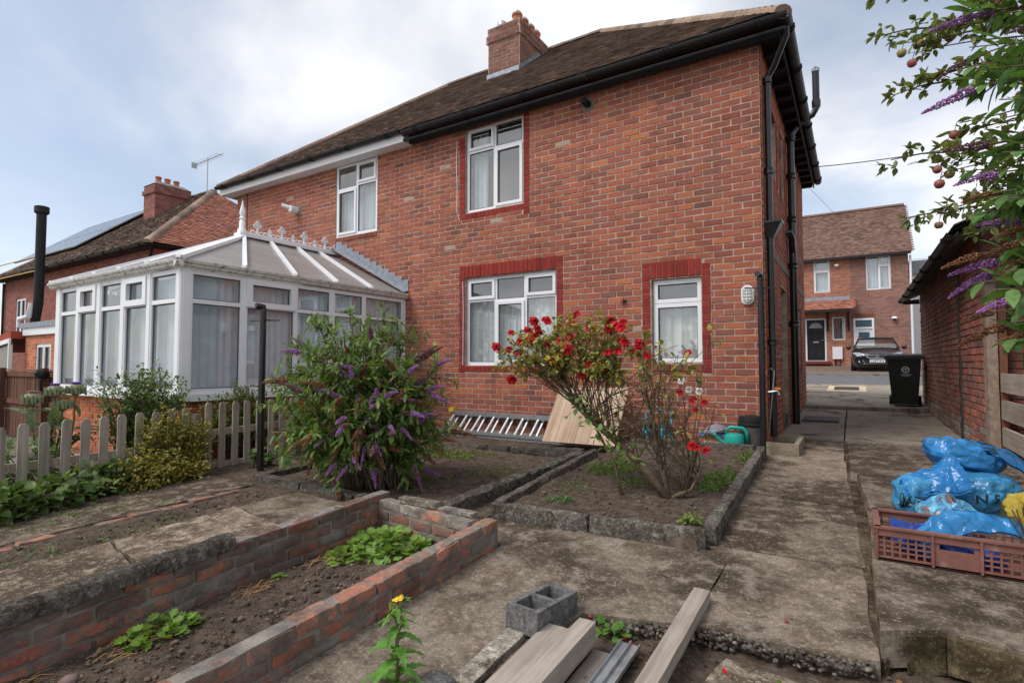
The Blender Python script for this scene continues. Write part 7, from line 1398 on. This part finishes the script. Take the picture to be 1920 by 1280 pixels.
v, f = sheet(flap2, 40, 26); m = MB(); m.add(v, f); m.add([x - Vector((0, 0, .012)) for x in v], [q[::-1] for q in f]); m.build('flap', MT['bluebag'], S2, smooth=True, color=(1.3, 1.15, 1.1)); bvf = BVHTree.FromPolygons(v, f)
Mf = frame(Vector((.83, 5.2, zs + .45)), Vector((.35, -.94, -.05)), Vector((.85, .35, -.4))); letter('ULTR', .11, frame(Vector((.82, 5.21, zs + .5)), Vector((.15, -.98, 0)), Vector((.98, .15, -.55))), bvf, S2, 'printdark', .001); letter('M·5 N', .085, frame(Vector((.79, 4.9, zs + .15)), Vector((-1, -.2, -.1)), Vector((.0, -.3, -1))), bv2, S2, 'printdark', .001)
S3 = thing('yellow_sack', 'yellow and grey-green printed plastic sack at the right edge', 'sack', (.98, 4.75, zs), 'plastic sacks'); v, f = sack_mesh((1.0, 4.72, zs + .1), (.19, .2, .13), Matrix.Rotation(.4, 4, 'Z') @ Matrix.Rotation(R(10), 4, 'Y'), 9.2, .85, .08); m = MB(); m.add(v, f)
for k, fc in enumerate(m.f): c_ = sum((m.v[i] for i in fc), Vector()) / 4; n_ = noise.noise(c_ * 7 + Vector((3, 1, 0))); m.c[k] = (.12, .2, .9) if n_ > .06 else (1, 1, 1)
m.build('body', MT['yellowbag'], S3, smooth=True); letter('TON', .06, frame(Vector((.98, 4.6, zs + .2)), Vector((1, .2, .1)), Vector((-.1, .6, .8))), BVHTree.FromPolygons(v, f), S3, 'upvc', .001)
S4 = thing('blue_bag', 'bright blue plastic bag draped over the back edge of the crate', 'bag', (.5, 4.0, cz0), 'plastic sacks')
def arch(u, w):
    p0, p1, p2, p3 = Vector((.235, 3.83, cz1 - .06)), Vector((.44, 4.0, cz1 + .17)), Vector((.6, 4.05, cz1 + .09)), Vector((.86, 4.08, cz1 + .0)); t = u; p = p0 * (1 - t) ** 3 + p1 * 3 * t * (1 - t) ** 2 + p2 * 3 * t * t * (1 - t) + p3 * t ** 3; d = Vector((.09, -.02, -.10)) * (1 - t) + Vector((.05, -.16, -.06)) * t; q = p + d * w; q.z += .02 * math.sin(w * 3.1); return q + noise.noise_vector(q * 11) * .013 + Vector((0, -.5, .8)) * (1 - abs(noise.noise(q * 17)) * 2) * .01
v, f = sheet(arch, 60, 18); m = MB(); m.add(v, f); m.add([x + Vector((0, .012, -.012)) for x in v], [q[::-1] for q in f]); m.build('sheet', MT['bluebag'], S4, smooth=True, color=(1.4, 1.15, 1.05))
S5 = thing('navy_bag', 'crumpled dark blue plastic bag lying inside the crate', 'bag', (.35, 4.0, cz0), 'plastic sacks'); v, f = sack_mesh((.40, 3.98, cz0 + .07), (.22, .15, .06), Matrix.Rotation(R(4), 4, 'Y'), 12.2, .9, .2); m = MB(); m.add(v, f); m.build('body', MT['navy'], S5, smooth=True)
def scr(u, w): p = Vector((.16, 3.88, cz0 + .15)).lerp(Vector((.42, 3.92, cz0 + .10)), u) + Vector((0, .14, .03)) * w; p.z += .03 * math.sin(w * 3) * (1 - u); return p + noise.noise_vector(p * 13) * .012
v, f = sheet(scr, 10, 8); m = MB(); m.add(v, f); m.add([x - Vector((0, 0, .008)) for x in v], [q[::-1] for q in f]); m.build('fold', MT['navy'], S5, smooth=True)
S6 = thing('printed_bag', 'small crumpled bag with brown and white print behind the crate', 'bag', (.47, 4.42, zs), 'plastic sacks'); v, f = sack_mesh((.48, 4.44, zs + .11), (.12, .1, .075), Matrix.Rotation(R(-20), 4, 'Y'), 15.1, .9, .16); m = MB(); m.add(v, f)
for k, fc in enumerate(m.f): c_ = sum((m.v[i] for i in fc), Vector()) / 4; n_ = math.sin(c_.x * 90 + noise.noise(c_ * 9) * 5); m.c[k] = (3.2, .5, .25) if noise.noise(c_ * 9) > .0 and n_ > -.3 else ((2.5, 1.6, 1.2) if n_ < -.6 else (1.3, 1, 1))
m.build('body', MT['bluelight'], S6, smooth=True)
m = MB(); [m.tube(wob([Vector((.74 + jig(.03), 3.95, cz0 + .05)), Vector((.76 + jig(.03), 3.92, cz1)), Vector((.72 + jig(.06), 3.9, cz1 + .12 + jig(.04)))], .02, 6, k), .0035, 4) for k in range(6)]; m.build('dry_twigs', MT['stem_brown'], label='bundle of dry brown twigs sticking out of the crate', cat='twigs')

# ================================================================ car on the driveway opposite
CARX, CARY = .80, 26.7; cgz = gy(27.5) + .1; CAR = thing('parked_car', 'black estate car with roof rails parked facing the passage', 'car', (CARX, CARY + 2.2, cgz)); MC = Matrix.Translation((CARX, CARY, cgz)); MT['carpaint'] = plain('black_car_paint', (.012, .012, .016), .12, .1, 2, 10, 0, .6); MT['chrome'] = plain('chrome', (.75, .76, .78), .15, .02, 3, 10, 0, metal=.9)
def loft(secs, mat, nm, smooth=35, closed=True):
    m = MB(MC); vs = []; n = len(secs[0][1])
    for y_, pr in secs: vs += [(a, y_, b) for a, b in pr]
    fs = [(i * n + k, i * n + (k + 1) % n, (i + 1) * n + (k + 1) % n, (i + 1) * n + k) for i in range(len(secs) - 1) for k in range(n)]; fs += [tuple(range(n))[::-1], tuple((len(secs) - 1) * n + k for k in range(n))]; m.add(vs, [q[::-1] for q in fs]); return m.build(nm, mat, CAR, smooth=smooth)
def sec(w, zb, zm, zt_, wt): return [(-w * .9, zb), (-w, zb + .18), (-w, zm), (-wt, zt_ - .03), (-wt * .6, zt_), (0, zt_ + .015), (wt * .6, zt_), (wt, zt_ - .03), (w, zm), (w, zb + .18), (w * .9, zb)]
loft([(0, sec(.62, .28, .55, .66, .52)), (.08, sec(.78, .22, .6, .74, .68)), (.3, sec(.87, .2, .68, .82, .76)), (.9, sec(.9, .2, .8, .94, .8)), (1.25, sec(.9, .2, .84, 1.0, .82)), (3.9, sec(.9, .22, .9, 1.02, .82)), (4.3, sec(.86, .25, .85, 1.0, .8)), (4.4, sec(.8, .3, .8, .95, .76))], MT['carpaint'], 'body')
def gsec(w0, z0, w1, z1): return [(-w0, z0), (-w1, z1 - .05), (-w1 * .85, z1), (0, z1 + .015), (w1 * .85, z1), (w1, z1 - .05), (w0, z0)]
loft([(1.9, gsec(.62, 1.36, .58, 1.45)), (2.4, gsec(.66, 1.36, .62, 1.49)), (3.6, gsec(.66, 1.34, .6, 1.46)), (4.25, gsec(.62, 1.3, .55, 1.38))], MT['carpaint'], 'roof')
m = MB(MC); m.add([(-.78, 1.12, 1.0), (.78, 1.12, 1.0), (.6, 1.95, 1.42), (-.6, 1.95, 1.42)], [(0, 1, 2, 3)]); m.build('windscreen', MT['glass'], CAR); m = MB(MC)
for s_ in (-1, 1): m.add([(s_ * .8, 1.2, 1.0), (s_ * .82, 4.0, 1.02), (s_ * .6, 4.1, 1.38), (s_ * .62, 2.0, 1.42)], [(0, 1, 2, 3)])
m.build('side_glass', MT['solar'], CAR); m = MB(MC); m.box(-.74, .74, 1.5, 4.1, .55, 1.1); m.build('interior', MT['blackmat'], CAR)
m = MB(MC); m.box(-.7, .7, 1.35, 1.6, .92, 1.02); m.build('dashboard', plain('pale_dash', (.45, .46, .46), .7), CAR)
for s_ in (-1, 1):
    m = MB(MC); m.bar((s_ * .79, 1.1, 1.0), (s_ * .6, 1.97, 1.43), .05, .06); m.build('pillar', MT['carpaint'], CAR); m = MB(MC); m.tube([(s_ * .6, 2.1, 1.5), (s_ * .61, 2.3, 1.535), (s_ * .61, 3.9, 1.5)], .022, 6); m.build('roof_rail', MT['chrome'], CAR)
    m = MB(MC); m.lathe([(.02, -.07), (.08, -.05), (.1, .0), (.06, .06)], Matrix.Translation((s_ * 1.0, 1.35, 1.02)) @ Matrix.Rotation(R(90), 4, 'X'), 10); m.build('mirror', MT['carpaint'], CAR, smooth=True)
    m = MB(MC); m.add([(s_ * .45, -.0, .62), (s_ * .78, .16, .68), (s_ * .86, .42, .76), (s_ * .66, .13, .76), (s_ * .4, .03, .68)], [(0, 1, 2, 3, 4) if s_ > 0 else (4, 3, 2, 1, 0)]); m.v = [x + Vector((s_ * .012, -.03, .015)) for x in m.v]; m.build('headlight', plain('headlamp_glass', (.32, .36, .42), .08, .3, 9), CAR)
    m = MB(MC); m.lathe([(.05, 0), (.04, -.02), (.01, -.025)], Matrix.Translation((s_ * .6, -.0, .4)) @ Matrix.Rotation(R(90), 4, 'X'), 12); m.add([(s_ * .42, -.04, .34), (s_ * .5, -.04, .46), (s_ * .52, -.04, .46), (s_ * .44, -.04, .34)], [(0, 1, 2, 3)]); m.build('fog_lamp', MT['chrome'], CAR)
    for yw in (.85, 3.5):
        Mw = MC @ Matrix.Translation((s_ * .82, yw, .31)) @ Matrix.Rotation(R(90), 4, 'Y'); m = MB(Mw); m.lathe([(.2, -.1), (.3, -.1), (.315, -.06), (.315, .06), (.3, .1), (.2, .1)], None, 22); w_ = m.build('wheel', MT['blackmat'], CAR, smooth=40); m = MB(Mw); m.lathe([(.02, .08), (.2, .09), (.2, -.09), (.02, -.08)], None, 16); m.build('rim', MT['galv'], w_, smooth=40)
m = MB(MC)
for k in range(5): m.box(-.42 + k * .02, .42 - k * .02, -.02, .0, .66 - k * .035, .668 - k * .035)
m.tube([(-.7, .1, .7), (-.3, -.02, .68), (-.1, -.03, .66)], .008, 5); m.tube([(.7, .1, .7), (.3, -.02, .68), (.1, -.03, .66)], .008, 5); m.tube([(-.42, -.0, .64), (-.25, -.03, .52), (.25, -.03, .52), (.42, 0, .64)], .01, 5); m.box(-.5, .5, -.03, .0, .3, .312); m.build('grille', MT['chrome'], CAR)
m = MB(MC); dm = [(0, .1), (.075, 0), (0, -.1), (-.075, 0)]; m.add([(a, -.05, .62 + b) for a, b in dm] + [(a * .45, -.05, .62 + b * .45) for a, b in dm], [(i, (i + 1) % 4, 4 + (i + 1) % 4, 4 + i)[::-1] for i in range(4)]); m.add([(a, -.04, .62 + b) for a, b in dm] , [(0, 1, 2, 3)]) if 0 else None; m.build('badge', MT['chrome'], CAR)
m = MB(MC); m.box(-.45, .45, -.028, .0, .33, .48); m.build('lower_grille', MT['blackmat'], CAR)
m = MB(MC); m.box(-.26, .26, -.05, -.03, .36, .47); pl_ = m.build('number_plate', MT['upvc'], CAR); link('lettering', text_mesh('LX67 KN', .115, MT['blackmat'], bold=.002), pl_, None, MC @ Matrix.Translation((0, -.052, .415)) @ Matrix.Rotation(R(90), 4, 'X'))
# overhead cables

for pts, lb in ((([-.62, 12.6, 5.12], [.5, 11.8, 4.75], [1.7, 10.9, 4.5]), 'thin black telephone cable running from the eaves to the right'), (([2.4, 31.5, 6.0], [6, 28, 5.2], [12, 26, 5.6]), 'thin cable crossing the sky right of the street house'), (([-2.2, 30, 10.4], [0, 40, 9.6], [3, 60, 9.4]), 'faint cable crossing the sky above the street house roof')):
    m = MB(); m.tube(bez(*pts, 14), .009, 5); m.build('overhead_cable', MT['blackmat'], label=lb, cat='cable')
